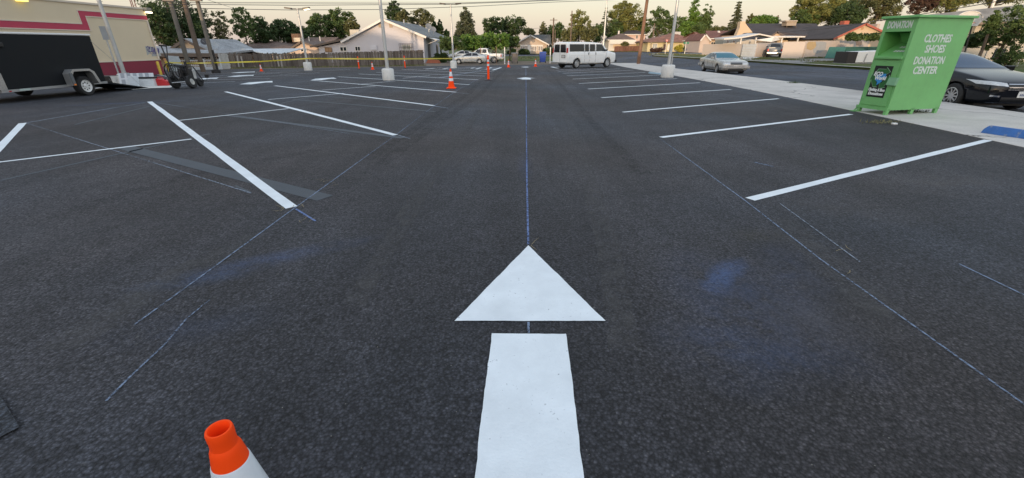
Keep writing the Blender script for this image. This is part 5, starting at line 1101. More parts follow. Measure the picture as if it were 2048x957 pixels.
# ------------------------------------------------------------------ houses
def lw(name, c, **k): return pm(name, c, .85, var=.05, scale=.7, bump=.2, bscale=40, **k)
LAV = lw('wall_lavender', (.46,.45,.48)); PCH = lw('wall_peach', (.52,.40,.28)); PNK = lw('wall_pink_tan', (.46,.36,.29)); YEL_ = lw('wall_pale_yellow', (.48,.42,.25)); BGE = lw('wall_beige', (.42,.34,.27)); CRM = lw('wall_cream', (.46,.42,.36)); BRW = lw('wall_tan_brown', (.30,.22,.16)); WSH = lw('wall_whitewash', (.56,.54,.51))
RGY = shingle('roof_grey_shingle', (.20,.205,.20)); RLG = shingle('roof_pale_grey', (.30,.31,.32)); RBR = shingle('roof_brown', (.15,.105,.085)); RDK = shingle('roof_dark', (.05,.043,.045)); RTC = shingle('roof_terracotta', (.25,.12,.085)); RRD = shingle('roof_red_brown', (.165,.075,.06)); RSL = shingle('roof_slate', (.09,.095,.095)); RTP = shingle('roof_taupe', (.24,.225,.20))
FASC = pm('fascia_white', (.6,.58,.55), .6, dirt=.1); FASD = pm('fascia_brown', (.10,.075,.06), .7); FASR = pm('fascia_red', (.32,.09,.06), .7); METAL = pm('metal_roofing', (.55,.58,.6), .4, .3, dirt=.1)
def house(name, p, lab, cat='house'): return thing(name, p, lab, cat)
def slab(mb, a, b, c, d, t=.14, mi=0):
    a, b, c, d = [Vector(v) for v in (a, b, c, d)]; n = (b-a).cross(c-a).normalized()
    if n.z < 0: n = -n
    mb.prism([a, b, c, d], -n*t, mi)
def window(par, x0, y0, x1, y1, Y, fr=FASC, gl=GLASS, off=.03, bars=1, axis='front'):
    a, b = at(x0, y1, Y), at(x1, y0, Y); lo = Vector((a.x, Y-off-.05, a.z)); hi = Vector((b.x, Y-off, b.z)); w = max(.06, (hi.x-lo.x)*.09)
    mb = MB()
    mb.box((lo.x, lo.y, lo.z), (lo.x+w, hi.y, hi.z)); mb.box((hi.x-w, lo.y, lo.z), (hi.x, hi.y, hi.z)); mb.box((lo.x+w, lo.y, hi.z-w), (hi.x-w, hi.y, hi.z)); mb.box((lo.x+w, lo.y, lo.z), (hi.x-w, hi.y, lo.z+w))
    for k in range(bars): xm = lo.x+(hi.x-lo.x)*(k+1)/(bars+1); mb.box((xm-w/2, lo.y, lo.z+w), (xm+w/2, hi.y, hi.z-w))
    f = mb.build('window', fr, par); MB().box((lo.x+w, hi.y-.02, lo.z+w), (hi.x-w, hi.y-.005, hi.z-w)).build('pane', gl, f); return f
def rect(par, name, x0, y0, x1, y1, Y, mat, d=.05, off=.0):
    a, b = at(x0, y1, Y), at(x1, y0, Y); return MB().box((a.x, Y-off-d, a.z), (b.x, Y-off, b.z)).build(name, mat, par)
def gable(par, L_, ap, R_, ybase, Y, depth, wall, roof, fasc, oh=.45, t=.16, zbase=None, rise=.0):
    """gable end facing the lot: eave, apex, eave in photo pixels; the ridge runs straight back"""
    l, a, r = at(*L_, Y), at(*ap, Y), at(*R_, Y); zb_ = at(0, ybase, Y).z if zbase is None else zbase
    sk = Vector((.0276*depth, depth, 0)); up = Vector((0, 0, .16))
    MB().prism([(l.x, Y, zb_), (r.x, Y, zb_), r-up, a-up, l-up], sk).build('wall', wall, par)
    rf = MB(); fs = MB(); f = Vector((0, -oh, 0)); bk = sk+Vector((0, oh, 0))
    for e in (l, r):
        d = (e-a).normalized(); e2 = e+d*oh
        slab(rf, a+f, e2+f, e2+bk, a+bk, t)
        slab(fs, a+f+Vector((0,-.03,.01)), e2+f+Vector((0,-.03,.01)), e2+f+Vector((0,-.002,.01)), a+f+Vector((0,-.002,.01)), t+.08)
    o = rf.build('roof', roof, par); fs.build('fascia', fasc, o); return l, a, r
def hip(par, X0, X1, Y0, Y1, ze, zr, zb_, wall, roof, fasc, inset=None, oh=.45, ridge=None):
    ins = inset if inset is not None else min(X1-X0, Y1-Y0)/2; MB().box((X0, Y0, zb_), (X1, Y1, ze-.02)).build('wall', wall, par)
    a = [(X0-oh, Y0-oh, ze), (X1+oh, Y0-oh, ze), (X1+oh, Y1+oh, ze), (X0-oh, Y1+oh, ze)]; ym = (Y0+Y1)/2; r0, r1 = ridge or (X0+ins, X1-ins); r0 = (r0, ym, zr); r1 = (r1, ym, zr)
    mb = MB().add(a+[r0, r1], [(0,1,5,4), (1,2,5), (2,3,4,5), (3,0,4), (3,2,1,0)]); o = mb.build('roof', roof, par)
    fb_ = MB(); fb_.box((X0-oh-.02, Y0-oh-.03, ze-.16), (X1+oh+.02, Y0-oh-.003, ze+.02)); fb_.box((X0-oh-.03, Y0-oh, ze-.16), (X0-oh-.003, Y1+oh, ze+.02)); fb_.box((X1+oh+.003, Y0-oh, ze-.16), (X1+oh+.03, Y1+oh, ze+.02)); fb_.build('fascia', fasc, o)
def pbox(par, name, x0, y0, x1, y1, Y, dep, mat, bevel=.02):
    a, b = at(x0, y1, Y), at(x1, y0, Y); return MB().box((a.x, Y, a.z), (b.x, Y+dep, b.z)).build(name, mat, par, bevel=bevel)
def dish(px, py, Y, r, lab, up=.5, parent=None, mat=None):
    p = at(px, py, Y); t = thing('satellite_dish', p-Vector((0,0,up)), lab, 'satellite dish'); M = Matrix.Rotation(R(62), 4, 'X') @ Matrix.Rotation(R(20), 4, 'Y')
    MB().lathe([(.001, -.12*r), (r*.5, -.09*r), (r*.85, 0), (r, .08*r), (r*.97, .1*r), (r*.5, -.04*r), (.001, -.07*r)], (0, 0, up), 22, 0, M).build('reflector', mat or pm('dish_grey', (.16,.17,.18), .5, .2), t, smooth=40, world=False); MB().tube([(0, .1, -.05), (0, .08, up)], .03, 6).build('mast', STEEL, t, world=False)
    MB().tube([(0, 0, up-.1), (0, -r*.9, up+.05)], .015, 5).build('arm', STEEL, t, world=False)

# lavender house
YH = 60; h3 = house('lavender_house', at(770, 125, YH), 'pale lavender house with a wide grey gable behind the plank fence')
zbh = at(0, 125, YH).z-.1
l, a, r = gable(h3, (690, 79.5), (767, 37.5), (846.5, 70.5), 125, YH, 19, LAV, RGY, FASC, oh=.5, zbase=zbh)
le, lk2 = at(622, 92.5, YH), at(700, 76, YH); lw0 = at(636, 90, YH); rf = MB()
MB().prism([(lw0.x, YH+.02, zbh), (lk2.x+.3, YH+.02, zbh), (lk2.x+.3, YH+.02, lk2.z-.25), (lw0.x, YH+.02, lw0.z-.25)], (.2, 14, 0)).build('side_wing', LAV, h3)
slab(rf, le+Vector((0,-.42,0)), lk2+Vector((.3,-.42,.12)), lk2+Vector((.7, 14.4, .12)), le+Vector((.4, 14.4, 0)), .14); o = rf.build('wing_roof', RGY, h3); fs = MB(); slab(fs, le+Vector((0,-.45,.01)), lk2+Vector((.3,-.45,.13)), lk2+Vector((.3,-.423,.13)), le+Vector((0,-.423,.01)), .22); fs.build('fascia', FASD, o)
window(h3, 651, 95, 663.5, 104.5, YH, pm('brown_frame', (.2,.11,.05), .6), pm('warm_blind', (.25,.15,.08), .5)); window(h3, 680.5, 93.5, 693.5, 103.5, YH); window(h3, 711, 93, 720.5, 102.8, YH); w = window(h3, 804.5, 89.5, 822, 101.5, YH, gl=pm('pale_curtain', (.3,.32,.28), .5))
mb = MB(); p0, p1 = at(800, 101.5, YH), at(826, 88, YH)
for i in range(9): x = p0.x+(p1.x-p0.x)*i/8; mb.box((x-.015, YH-.22, p0.z), (x+.015, YH-.19, p1.z))
for z in (p0.z, (p0.z+p1.z)/2, p1.z): mb.box((p0.x, YH-.19, z-.02), (p1.x, YH-.16, z+.02))
mb.build('window_bars', pm('bar_brown', (.09,.06,.05), .6), h3)
rect(h3, 'wall_box', 741, 91, 753.5, 100, YH, pm('pale_metal_box', (.5,.5,.54), .6), .15)
for x in (757.5, 779): rect(h3, 'gable_vent', x, 46.5, x+5, 55.5, YH, pm('vent_tan', (.36,.29,.22), .8), .04)
xr = r.x; 
def swin(y0, y1, z0, z1, nm, mat, d=.06): return MB().box((xr+.0276*(y0-YH)+.002, y0, z0), (xr+.0276*(y1-YH)+d, y1, z1)).build(nm, mat, h3)
swin(YH+2.2, YH+3.6, zbh+.2, zbh+2.3, 'side_door', pm('door_dark', (.03,.025,.03), .5)); swin(YH+8, YH+9.4, zbh+1.1, zbh+2.2, 'side_window', GLASS); swin(YH+11, YH+12.2, zbh+1.1, zbh+2.2, 'side_window', GLASS)
mb = MB(); slab(mb, (xr, YH+1.2, r.z-.15), (xr+1.5, YH+1.2, r.z-.55), (xr+1.6, YH+5, r.z-.55), (xr+.1, YH+5, r.z-.15), .06); mb.tube([(xr+1.45, YH+1.3, r.z-.6), (xr+.05, YH+1.3, r.z-1.1)], .03, 6); mb.build('awning', FASC, h3)
p = at(808, 46, YH+5); MB().tube([p-Vector((0,0,.6)), p+Vector((0,0,.4))], .09, 8).build('roof_vent', STEEL, h3); pbox(h3, 'roof_box', 700.5, 59.5, 718, 72, YH+6, 2.2, pm('cooler_beige', (.42,.39,.33), .7)); 
dish(857, 53, YH+6, .42, 'dark satellite dish standing on the lavender house roof, the nearer and higher one', 1.0); dish(866.5, 59.5, YH+9, .42, 'dark satellite dish on the lavender house roof, lower and further along', .9)
# brown roof house
YB = 72; h2 = house('brown_roof_house', at(570, 130, YB), 'low house with brown shingle hip roof behind the carport'); A = at(463, 98.5, YB); B = at(583, 96.5, YB); z0 = at(0, 130, YB).z
hip(h2, A.x, B.x+.5, YB, YB+9, at(0, 97, YB).z, at(0, 82.5, YB+4.5).z, z0, PNK, RBR, FASD, ridge=(at(513, 82, YB+4.5).x, at(545, 83, YB+4.5).x))
Y2 = YB+5; a0, a1 = at(548, 93, Y2), at(653, 93, Y2); zr_ = at(0, 75, Y2+5).z; mb = MB(); slab(mb, (a0.x, Y2, at(0, 96, Y2).z), (a1.x, Y2, at(0, 96, Y2).z), (a1.x+.3, Y2+5, zr_), (a0.x+.3, Y2+5, zr_), .15); slab(mb, (a0.x+.3, Y2+5, zr_), (a1.x+.3, Y2+5, zr_), (a1.x, Y2+10, zr_-2), (a0.x, Y2+10, zr_-2), .15); mb.build('rear_roof', RBR, h2)
gable(h2, (584, 95), (603, 82.5), (636, 93), 125, YB-1.5, 7, PNK, RBR, FASD, oh=.35, zbase=z0); window(h2, 602, 96, 613, 104.5, YB-1.5)
pbox(h2, 'chimney', 585, 68, 596, 85, YB+6, 1.0, pm('chimney_lit_orange', (.42,.22,.12), .9, bump=.3)); pbox(h2, 'cooler', 588, 76, 599.5, 84, YB+3, 1.2, pm('cooler_cream', (.5,.44,.34), .7))  # the low sun's orange is put into the chimney colour
for x in (560, 570, 618, 640): p = at(x, 78, YB+7); MB().tube([p-Vector((0,0,1)), p+Vector((0,0,.35))], .08, 8).build('roof_pipe', FASC, h2)
mb = MB(); p = at(556, 99, YB-.8); mb.box((p.x, YB-1.6, at(0, 99.5, YB).z-.1), (at(584, 99, YB).x, YB-.3, at(0, 99.5, YB).z)); [mb.tube([(at(x, 99, YB-1.4).x, YB-1.4, z0), (at(x, 99, YB-1.4).x, YB-1.4, at(0, 99.5, YB).z-.1)], .07, 6) for x in (562, 580)]; mb.build('porch', FASC, h2)
# carport
YC = 50; cp = thing('carport', at(512, 130, YC), 'white metal carport roof showing over the plank fence', 'carport'); q0, q1, q2 = at(452, 107.5, YC), at(485, 98, YC), at(568, 108, YC)
mb = MB(); slab(mb, q0, q1, q1+Vector((3.4, 7, .0)), q0+Vector((1.5, 7, 0)), .08); slab(mb, q1, at(527, 107, YC), at(568, 107.5, YC+3.5), q1+Vector((3.4, 7, 0)), .08); mb.build('roof', METAL, cp)
mb = MB(); zc = at(0, 131, YC).z
for v in (q0+Vector((.5,.3,0)), at(524, 107, YC)+Vector((0,.3,0)), q0+Vector((2,6.5,0)), at(566, 107.5, YC+3.2)): mb.tube([(v.x, v.y, zc), (v.x, v.y, v.z-.1)], .06, 6)
mb.build('post', STEEL, cp)
# grey roof house with peach gable
YG = 46; h1 = house('grey_roof_house', at(400, 140, YG), 'low house with pale grey roof and a tan gable behind the iron fence'); zg1 = at(0, 138, YG).z-.1
A = at(318, 92, YG); B = at(447, 108, YG); mb = MB(); MB().box((A.x-6, YG, zg1), (B.x, YG+9, at(0, 107, YG).z-.1)).build('wall', BRW, h1)
zl = at(0, 106, YG).z; mb = MB(); slab(mb, (A.x-8, YG-.8, zl+.1), (B.x+.5, YG-.8, zl-.02), (B.x+.8, YG+4, at(0, 100, YG+4).z), (A.x-8, YG+4, at(0, 88, YG+4).z), .16); mb.build('roof', RLG, h1); MB().box((A.x-8, YG-.86, zl-.36), (B.x+.5, YG-.81, zl-.04)).build('fascia', FASD, h1)
gable(h1, (344, 97), (373, 77.5), (424, 103), 112, YG+3.4, 8, PCH, RLG, FASD, oh=.4)
Yr = YG+3.2; v0, v1, v2, v3 = at(373, 77.2, Yr), at(424, 102, Yr), at(466, 105, Yr+6), at(432, 79.5, Yr+8); mb = MB(); slab(mb, v0, v1, v2, v3, .12); mb.build('side_roof', RLG, h1)
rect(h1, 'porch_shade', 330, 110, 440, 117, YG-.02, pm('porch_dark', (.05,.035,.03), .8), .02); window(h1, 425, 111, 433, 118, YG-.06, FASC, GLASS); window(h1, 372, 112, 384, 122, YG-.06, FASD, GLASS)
pbox(h1, 'orange_crate', 329, 117, 341, 126, YG-3, .6, pm('orange_wood', (.35,.17,.08), .8))
dish(409, 83.5, YG+2.9, .36, 'black satellite dish on the grey roof, upper of two', .35, mat=pm('dish_black', (.03,.03,.035), .5)); dish(430, 91.5, YG+3.1, .33, 'pale grey satellite dish on the grey roof, lower of two', .35, mat=pm('dish_pale', (.25,.28,.31), .5))
# beige cottage at the end of the lane
YE_ = 124; h4 = house('beige_cottage', at(1060, 109, YE_), 'small beige cottage with white trimmed gable at the end of the lane')
gable(h4, (1027, 89), (1060.5, 69.5), (1094, 87), 109.5, YE_, 10, BGE, RSL, FASC, oh=.6, t=.2)
zc4 = at(0, 109.5, YE_).z; X0 = at(1066, 0, YE_+4).x; xa, xb = at(1062, 70, YE_+5).x, at(1101, 70, YE_+5).x; mb = MB(); zz0, zz1 = at(0, 89, YE_+1).z, at(0, 69.8, YE_+5).z
slab(mb, (xa, YE_+1, zz0), (xb, YE_+1, zz0), (xb, YE_+5, zz1), (xa, YE_+5, zz1), .15); slab(mb, (xa, YE_+9, zz0), (xb, YE_+9, zz0), (xb, YE_+5, zz1), (xa, YE_+5, zz1), .15); mb.build('side_roof', RSL, h4); MB().box((xa, YE_+2, zc4), (xb-.8, YE_+8, zz0)).build('side_wall', BGE, h4)
rect(h4, 'diamond_vent', 1057.5, 73, 1063, 77, YE_, FASC, .05); rect(h4, 'window_band', 1040, 90.3, 1086, 92.3, YE_, FASC, .12)
for x0, x1 in ((1041, 1050), (1052, 1060), (1063, 1074), (1076, 1086)): window(h4, x0, 92.5, x1, 103, YE_, FASC, pm('curtain_grey', (.22,.2,.19), .5))
rect(h4, 'front_door', 1055, 92.5, 1061.5, 108, YE_, FASC, .09)
# hip roofed house, pink two storey behind, board fence
h5 = house('hip_roof_house', at(1240, 103, 128), 'small white-walled house with dark pyramid roof beyond the van bonnet'); Y5 = 128; a, b = at(1218, 80, Y5), at(1268, 80, Y5); z5 = at(0, 105, Y5).z
hip(h5, a.x, b.x, Y5, Y5+8, a.z, at(0, 67.5, Y5+4).z, z5, WSH, RTP and RBR, FASC, ridge=(at(1240, 68, Y5+4).x, at(1246, 68, Y5+4).x)); rect(h5, 'awning_wall', 1219, 81, 1272, 88.5, Y5-1.2, WSH, .1); rect(h5, 'lit_wall', 1226, 89, 1290, 96, Y5-.3, PCH, .1); pbox(h5, 'roof_vent', 1236, 62, 1239.5, 71, Y5+5, .6, FASC)  # sunlight on the wall is put into the strip's peach colour
h5b = house('pink_house', at(1270, 103, 142), 'pink two-storey house behind the pyramid roof'); Y6 = 142; a, b = at(1250, 69, Y6), at(1291, 69, Y6); hip(h5b, a.x, b.x, Y6, Y6+9, a.z, at(0, 61, Y6+4.5).z, at(0, 103, Y6).z, lw('wall_pink', (.5,.36,.31)), RDK, FASC, inset=1.5); window(h5b, 1271.5, 71, 1276, 78, Y6); pbox(h5b, 'low_roof', 1284, 84, 1300, 92, Y6-8, 5, FASC)
fa2, fb2 = at(1228, 104.3, 122), at(1291, 103, 122); plank_fence('board_fence', fa2, fb2, H-122*tt(93)-fa2.z, H-122*tt(92)-fb2.z, 'red-brown board fence beyond the street corner', FW2, pw=.3, ragged=.03)
# yellow house
YY = 117; h6 = house('yellow_house', at(1340, 103.5, YY), 'pale yellow house with terracotta hip roof across the street corner'); a, b = at(1296, 84, YY), at(1385, 83, YY); z6 = at(0, 104, YY).z
hip(h6, a.x, b.x, YY, YY+11, at(0, 84, YY).z, at(0, 67.5, YY+5.5).z, z6, YEL_, RTC, FASD, ridge=(at(1341, 68, YY+5.5).x, at(1353, 68, YY+5.5).x), oh=.7)
window(h6, 1304, 87, 1315, 98, YY, FASC, pm('blue_grey_blind', (.28,.30,.3), .5)); rect(h6, 'front_door', 1334, 88.5, 1339, 101, YY, FASC, .06); rect(h6, 'garage_door', 1326, 88.5, 1333.5, 101, YY, pm('dark_brown', (.10,.06,.05), .7), .05); window(h6, 1372, 86, 1380, 92, YY); pbox(h6, 'cooler', 1347, 64, 1362, 71, YY+5, 1.3, pm('cooler_grey', (.4,.4,.4), .7))  # dark brown panel beside the front door
rect(h6, 'porch_column', 1299.5, 85, 1302, 103, YY-1, PNK, .4)
# peach house with red roof
Y7 = 92; h7 = house('red_roof_house', at(1430, 103, Y7), 'peach house with red-brown roof rising behind the beige wall'); z7 = at(0, 106, Y7).z
gable(h7, (1401, 79), (1410.5, 67.5), (1420, 79), 106, Y7, 8, lw('wall_rose', (.47,.39,.34)), RRD, FASC, oh=.3, zbase=z7); a, b = at(1418, 78, Y7+2), at(1482, 78, Y7+2); MB().box((a.x, Y7+2, z7), (b.x, Y7+9, a.z)).build('wall', PCH, h7)
zr7 = at(0, 62, Y7+6).z; mb = MB(); slab(mb, (a.x-.2, Y7+1.2, a.z-.1), (b.x+.5, Y7+1.2, a.z-.1), (b.x+.5, Y7+6, zr7), (at(1411, 62, Y7+6).x, Y7+6, zr7), .15); mb.build('roof', RRD, h7); rect(h7, 'fascia', 1417, 77, 1482, 78.8, Y7+1.15, FASC, .05); window(h7, 1421, 84, 1431, 91, Y7+1.98, FASC, GLASS); p = at(1438.5, 64, Y7+5); MB().prism([p+Vector((-.5,0,-.4)), p+Vector((.5,0,-.4)), p+Vector((0,0,.2))], (0,1,0)).build('roof_vent', FASC, h7); pbox(h7, 'skylight', 1451, 67.5, 1462, 69.5, Y7+3.4, .2, FASC)
# small houses further left of it
h7b = house('orange_roof_bungalow', at(1392, 100, 110), 'small bungalow with orange roof between the yellow and peach houses'); a, b = at(1384, 84, 112), at(1403, 80, 112); hip(h7b, a.x, b.x+2, 112, 121, a.z+.3, a.z+2.2, at(0, 102, 112).z, CRM, RTC, FASC, inset=2.5); window(h7b, 1388, 86, 1393, 92, 112)
fa3, fb3 = at(1388, 101.5, 104), at(1402, 102, 102); plank_fence('board_fence', fa3, fb3, H-104*tt(88)-fa3.z, H-102*tt(88)-fb3.z, 'short red-brown board fence beside the beige wall end', FW2, pw=.3, ragged=.03)
# dark roof house behind the beige wall
Y8 = 82; h8 = house('dark_roof_house', at(1540, 110, Y8), 'long house with dark roofs and a peach chimney behind the beige wall'); z8 = at(0, 112, Y8).z
zr8 = at(0, 47.5, Y8+7).z; mb = MB(); a0, a1, b0, b1 = at(1506, 68.5, Y8), at(1646, 68.5, Y8), at(1492, 47.5, Y8+7), at(1633, 47.5, Y8+7); slab(mb, a0, a1, b1, b0, .16); slab(mb, b0, b1, a1+Vector((0,14,0)), a0+Vector((0,14,0)), .16); mb.build('roof', RDK, h8); MB().box((a0.x+.3, Y8+.4, z8), (a1.x-.5, Y8+13, a0.z-.1)).build('wall', PCH, h8)
w = at(1478, 70, Y8-.4), at(1507, 68, Y8-.4); MB().prism([at(1473, 71, Y8-.4), at(1508, 69, Y8-.4), at(1491, 47, Y8-.4), at(1491, 43, Y8-.4), at(1481, 43.5, Y8-.4), at(1479.5, 56, Y8-.4)], (.1, 1.2, 0)).build('chimney', PCH, h8); MB().prism([at(1460, 96, Y8-.2), at(1508, 96, Y8-.2), at(1508, 69.5, Y8-.2), at(1472, 71.5, Y8-.2)], (0, 2, 0)).build('chimney_wall', PCH, h8)
l8, ap8, r8 = gable(h8, (1534, 75), (1553, 63), (1577, 76), 100, 70, 10, PCH, RDK, FASD, oh=.3, zbase=z8)
mb = MB(); v = [at(1553, 63.2, 70.2), at(1577, 76, 70.2), at(1650, 75.5, 72), at(1640, 56, 79)]; slab(mb, v[0], v[1], v[2], v[3], .14); mb.build('front_roof', RDK, h8)
c8 = pbox(h8, 'cooler', 1572.5, 43, 1594, 52, Y8+4, 1.6, pm('cooler_tan', (.30,.25,.2), .8)); mb = MB(); [mb.tube([(at(x, 50, Y8+4.2).x, Y8+4.2, at(0, 52, Y8+4.2).z), (at(x, 60, Y8+4.2).x, Y8+4.2, at(0, 60, Y8+4.2).z)], .07, 6) for x in (1574, 1592)]; mb.build('cooler_stand', FASD, c8); pbox(c8, 'cooler_cap', 1571, 41, 1596, 43.5, Y8+3.8, 2, pm('cap_tan', (.36,.31,.26), .8))
# patio covers and shade sail
pc_ = thing('patio_cover', at(1520, 100, 66), 'white flat patio covers on thin posts above the beige wall', 'patio cover'); mb = MB(); Yp = 66
for (x0, ya, x1, yb_) in ((1448, 77.5, 1484, 74.5), (1484, 74.3, 1519, 67.5), (1519, 67.5, 1548, 73.2), (1548, 73.3, 1611, 72.7)):
    a_, b_ = at(x0, ya, Yp), at(x1, yb_, Yp); slab(mb, a_, b_, b_+Vector((.3, 4, .12)), a_+Vector((.3, 4, .12)), .16)
mb.build('roof', FASC, pc_); mb = MB()
for x in (1483, 1513, 1565, 1597): a_ = at(x, 74, Yp+.3); mb.cbox((a_.x, Yp+.3, (a_.z+z8)/2), (.16, .16, a_.z-z8-.2))
mb.build('post', FASC, pc_); mb = MB(); s = [at(1510, 80.5, Yp-.6), at(1548, 74.5, Yp-.6), at(1568, 78, Yp+1), at(1543, 84.5, Yp-1)]; mb.quad(*s); tag(mb.build('shade_sail', pm('sail_white', (.6,.58,.54), .7)), 'pale shade sail hanging under the patio cover', 'shade sail')
sh = thing('garden_shed', at(1470, 100, 72), 'low cream outbuilding with two small windows behind the beige wall', 'shed'); Ys_ = 72; MB().prism([at(1447, 98, Ys_), at(1512, 98, Ys_), at(1512, 78.5, Ys_), at(1447, 78.5, Ys_)], (0, 3, 0)).build('wall', CRM, sh); window(sh, 1452.5, 80, 1459.5, 87, Ys_, FASC, pm('warm_pane', (.2,.09,.05), .2)); window(sh, 1464, 80.5, 1471.5, 87, Ys_, FASC, MATS['warm_pane']); window(sh, 1497, 80.5, 1502, 85.5, Ys_)
# gabled house behind the dumpster
Y9 = 64; h9 = house('peach_gable_house', at(1720, 100, Y9), 'peach gabled house with dark roof and red brick chimney behind the donation bin'); gable(h9, (1668, 75), (1729, 46.8), (1771, 66), 105, Y9, 13, PCH, RDK, FASR, oh=.35, zbase=.0); rect(h9, 'gable_vent', 1721.5, 55, 1727.5, 60.5, Y9, pm('vent_orange', (.40,.24,.13), .8), .05); pbox(h9, 'chimney', 1687, 42, 1700, 52, Y9+8, 1, pm('brick_red', (.33,.09,.06), .9, bump=.3)); p = at(1760, 52, Y9+8); pbox(h9, 'roof_cooler', 1752, 48, 1761, 57, Y9+7, 1.2, pm('cooler_rose', (.4,.32,.28), .8))
# taupe roof house on the right
Yt = 43; h10 = house('taupe_roof_house', at(2000, 110, Yt), 'large house with pale taupe roof behind the black sedan'); a, b = at(1850, 41, Yt), (at(2048, 41, Yt)+Vector((14, 0, 0))); zr10 = at(0, -4, Yt+8).z
MB().box((at(1950, 60, Yt+.8).x, Yt+.8, -.1), (b.x, Yt+4, a.z-.3)).build('wall', lw('wall_taupe', (.40,.37,.32)), h10); mb = MB(); r0 = at(1900, 18, Yt+6); slab(mb, at(1838, 31.5, Yt+2.4), at(1955, 44, Yt), (b.x, Yt, at(0, 40.5, Yt).z), (b.x, Yt+8, zr10), .2); e2 = MB(); mb2 = mb
slab(mb, at(1838, 31.5, Yt+2.4), (b.x, Yt+8, zr10), (b.x, Yt+14, a.z), (at(1905, 20, Yt+9).x, Yt+9, a.z), .2); o = mb.build('roof', RTP, h10); g_ = MB(); p0, p1 = at(1955, 44.3, Yt-.05), Vector((b.x, Yt-.05, at(0, 40.8, Yt).z)); slab(g_, p0, p1, p1+Vector((0,-.06,-.01)), p0+Vector((0,-.06,-.01)), .2); g_.build('gutter', pm('gutter_brown', (.2,.16,.13), .6), o)
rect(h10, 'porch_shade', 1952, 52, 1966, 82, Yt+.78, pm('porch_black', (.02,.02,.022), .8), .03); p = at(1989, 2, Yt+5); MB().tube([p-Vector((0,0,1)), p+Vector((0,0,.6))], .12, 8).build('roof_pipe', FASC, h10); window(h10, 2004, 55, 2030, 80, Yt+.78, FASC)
# roadside garden wall in four pieces
WALLP = lw('garden_wall_beige', (.47,.41,.37)); WALLR = pm('garden_wall_aged', (.46,.40,.36), .9, var=.1, scale=.8, dirt=.2, bump=.2)
def gwall(a, b, ya, yb_, lab, mat, th=.22):
    A_, B_ = gp(*a), gp(*b); za, zb_ = H-A_.y*tt(ya), H-B_.y*tt(yb_); d = (B_-A_); n = Vector((-d.y, d.x, 0)).normalized()*th; A0, B0 = A_.copy(), B_.copy(); A0.z -= .1; B0.z -= .1
    return tag(MB().prism([A0, B0, Vector((B_.x, B_.y, zb_)), Vector((A_.x, A_.y, za))], n).build('garden_wall', mat), lab, 'wall', 'beige garden walls across the street')
gwall((1403, 110.8), (1481, 113.2), 89, 88, 'plain beige garden wall on the far side of the silver sedan', WALLP); gwall((1510, 114.5), (1562, 113), 86.5, 85.5, 'beige garden wall piece between the white garage gate and the pickup', WALLP)
gwall((1561, 116.8), (1603, 117.3), 84, 83.5, 'beige garden wall piece covering the front of the dark pickup', WALLP); w4 = gwall((1606, 117), (1775, 112.5), 82.5, 80.5, 'long aged beige garden wall with tan and grey paint patches', WALLR)
A_, B_ = gp(1606, 117), gp(1775, 112.5)
def onwall(x, y, o=.012):
    dx, dy = B_.x-A_.x, B_.y-A_.y; k = (x-1024)/(FPX*CS-(y-478.5)*SN); t_ = (A_.x-k*A_.y)/(k*dy-dx); Y = A_.y+t_*dy; n = Vector((dy, -dx, 0)).normalized(); return Vector((k*Y, Y, H-Y*tt(y)))+n*o
def wpatch(pts, mat, nm): MB().add([onwall(*p) for p in pts], [tuple(range(len(pts)))]).build(nm, mat, w4)
wpatch([(1617, 84), (1631, 83.5), (1632.5, 92), (1628, 98), (1621, 101), (1613, 98), (1613.5, 89)], pm('patch_tan', (.42,.31,.17), .9), 'tan_patch'); wpatch([(1632, 83.5), (1648, 84), (1653, 86), (1651, 100), (1643, 104), (1634, 108), (1627, 106), (1626, 100), (1632, 94)], pm('patch_grey', (.33,.34,.35), .9), 'grey_patch'); wpatch([(1711, 83), (1724, 83), (1723, 91), (1713, 92)], pm('patch_rose', (.42,.28,.2), .9), 'rose_patch')
ga, gb = gp(1482, 113.6), gp(1509, 114.6); gt = thing('garage_gate', ga.lerp(gb, .5), 'white ribbed garage gate set between the beige garden walls', 'gate'); hg = H-ga.y*tt(88)-ga.z
for k in range(5): z_ = hg*.96*k/5; MB().prism([ga+Vector((0,.02,z_+.02)), gb+Vector((0,.02,z_+.02)), gb+Vector((0,.02,z_+hg*.96/5)), ga+Vector((0,.02,z_+hg*.96/5))], (0,.06,0)).build('gate_panel', pm('gate_white', (.56,.57,.58), .5), gt)
MB().prism([ga+Vector((0,.0,hg*.97)), gb+Vector((0,0,hg*.97)), gb+Vector((0,0,hg)), ga+Vector((0,0,hg))], (0,.3,0)).build('lintel', FASC, gt)
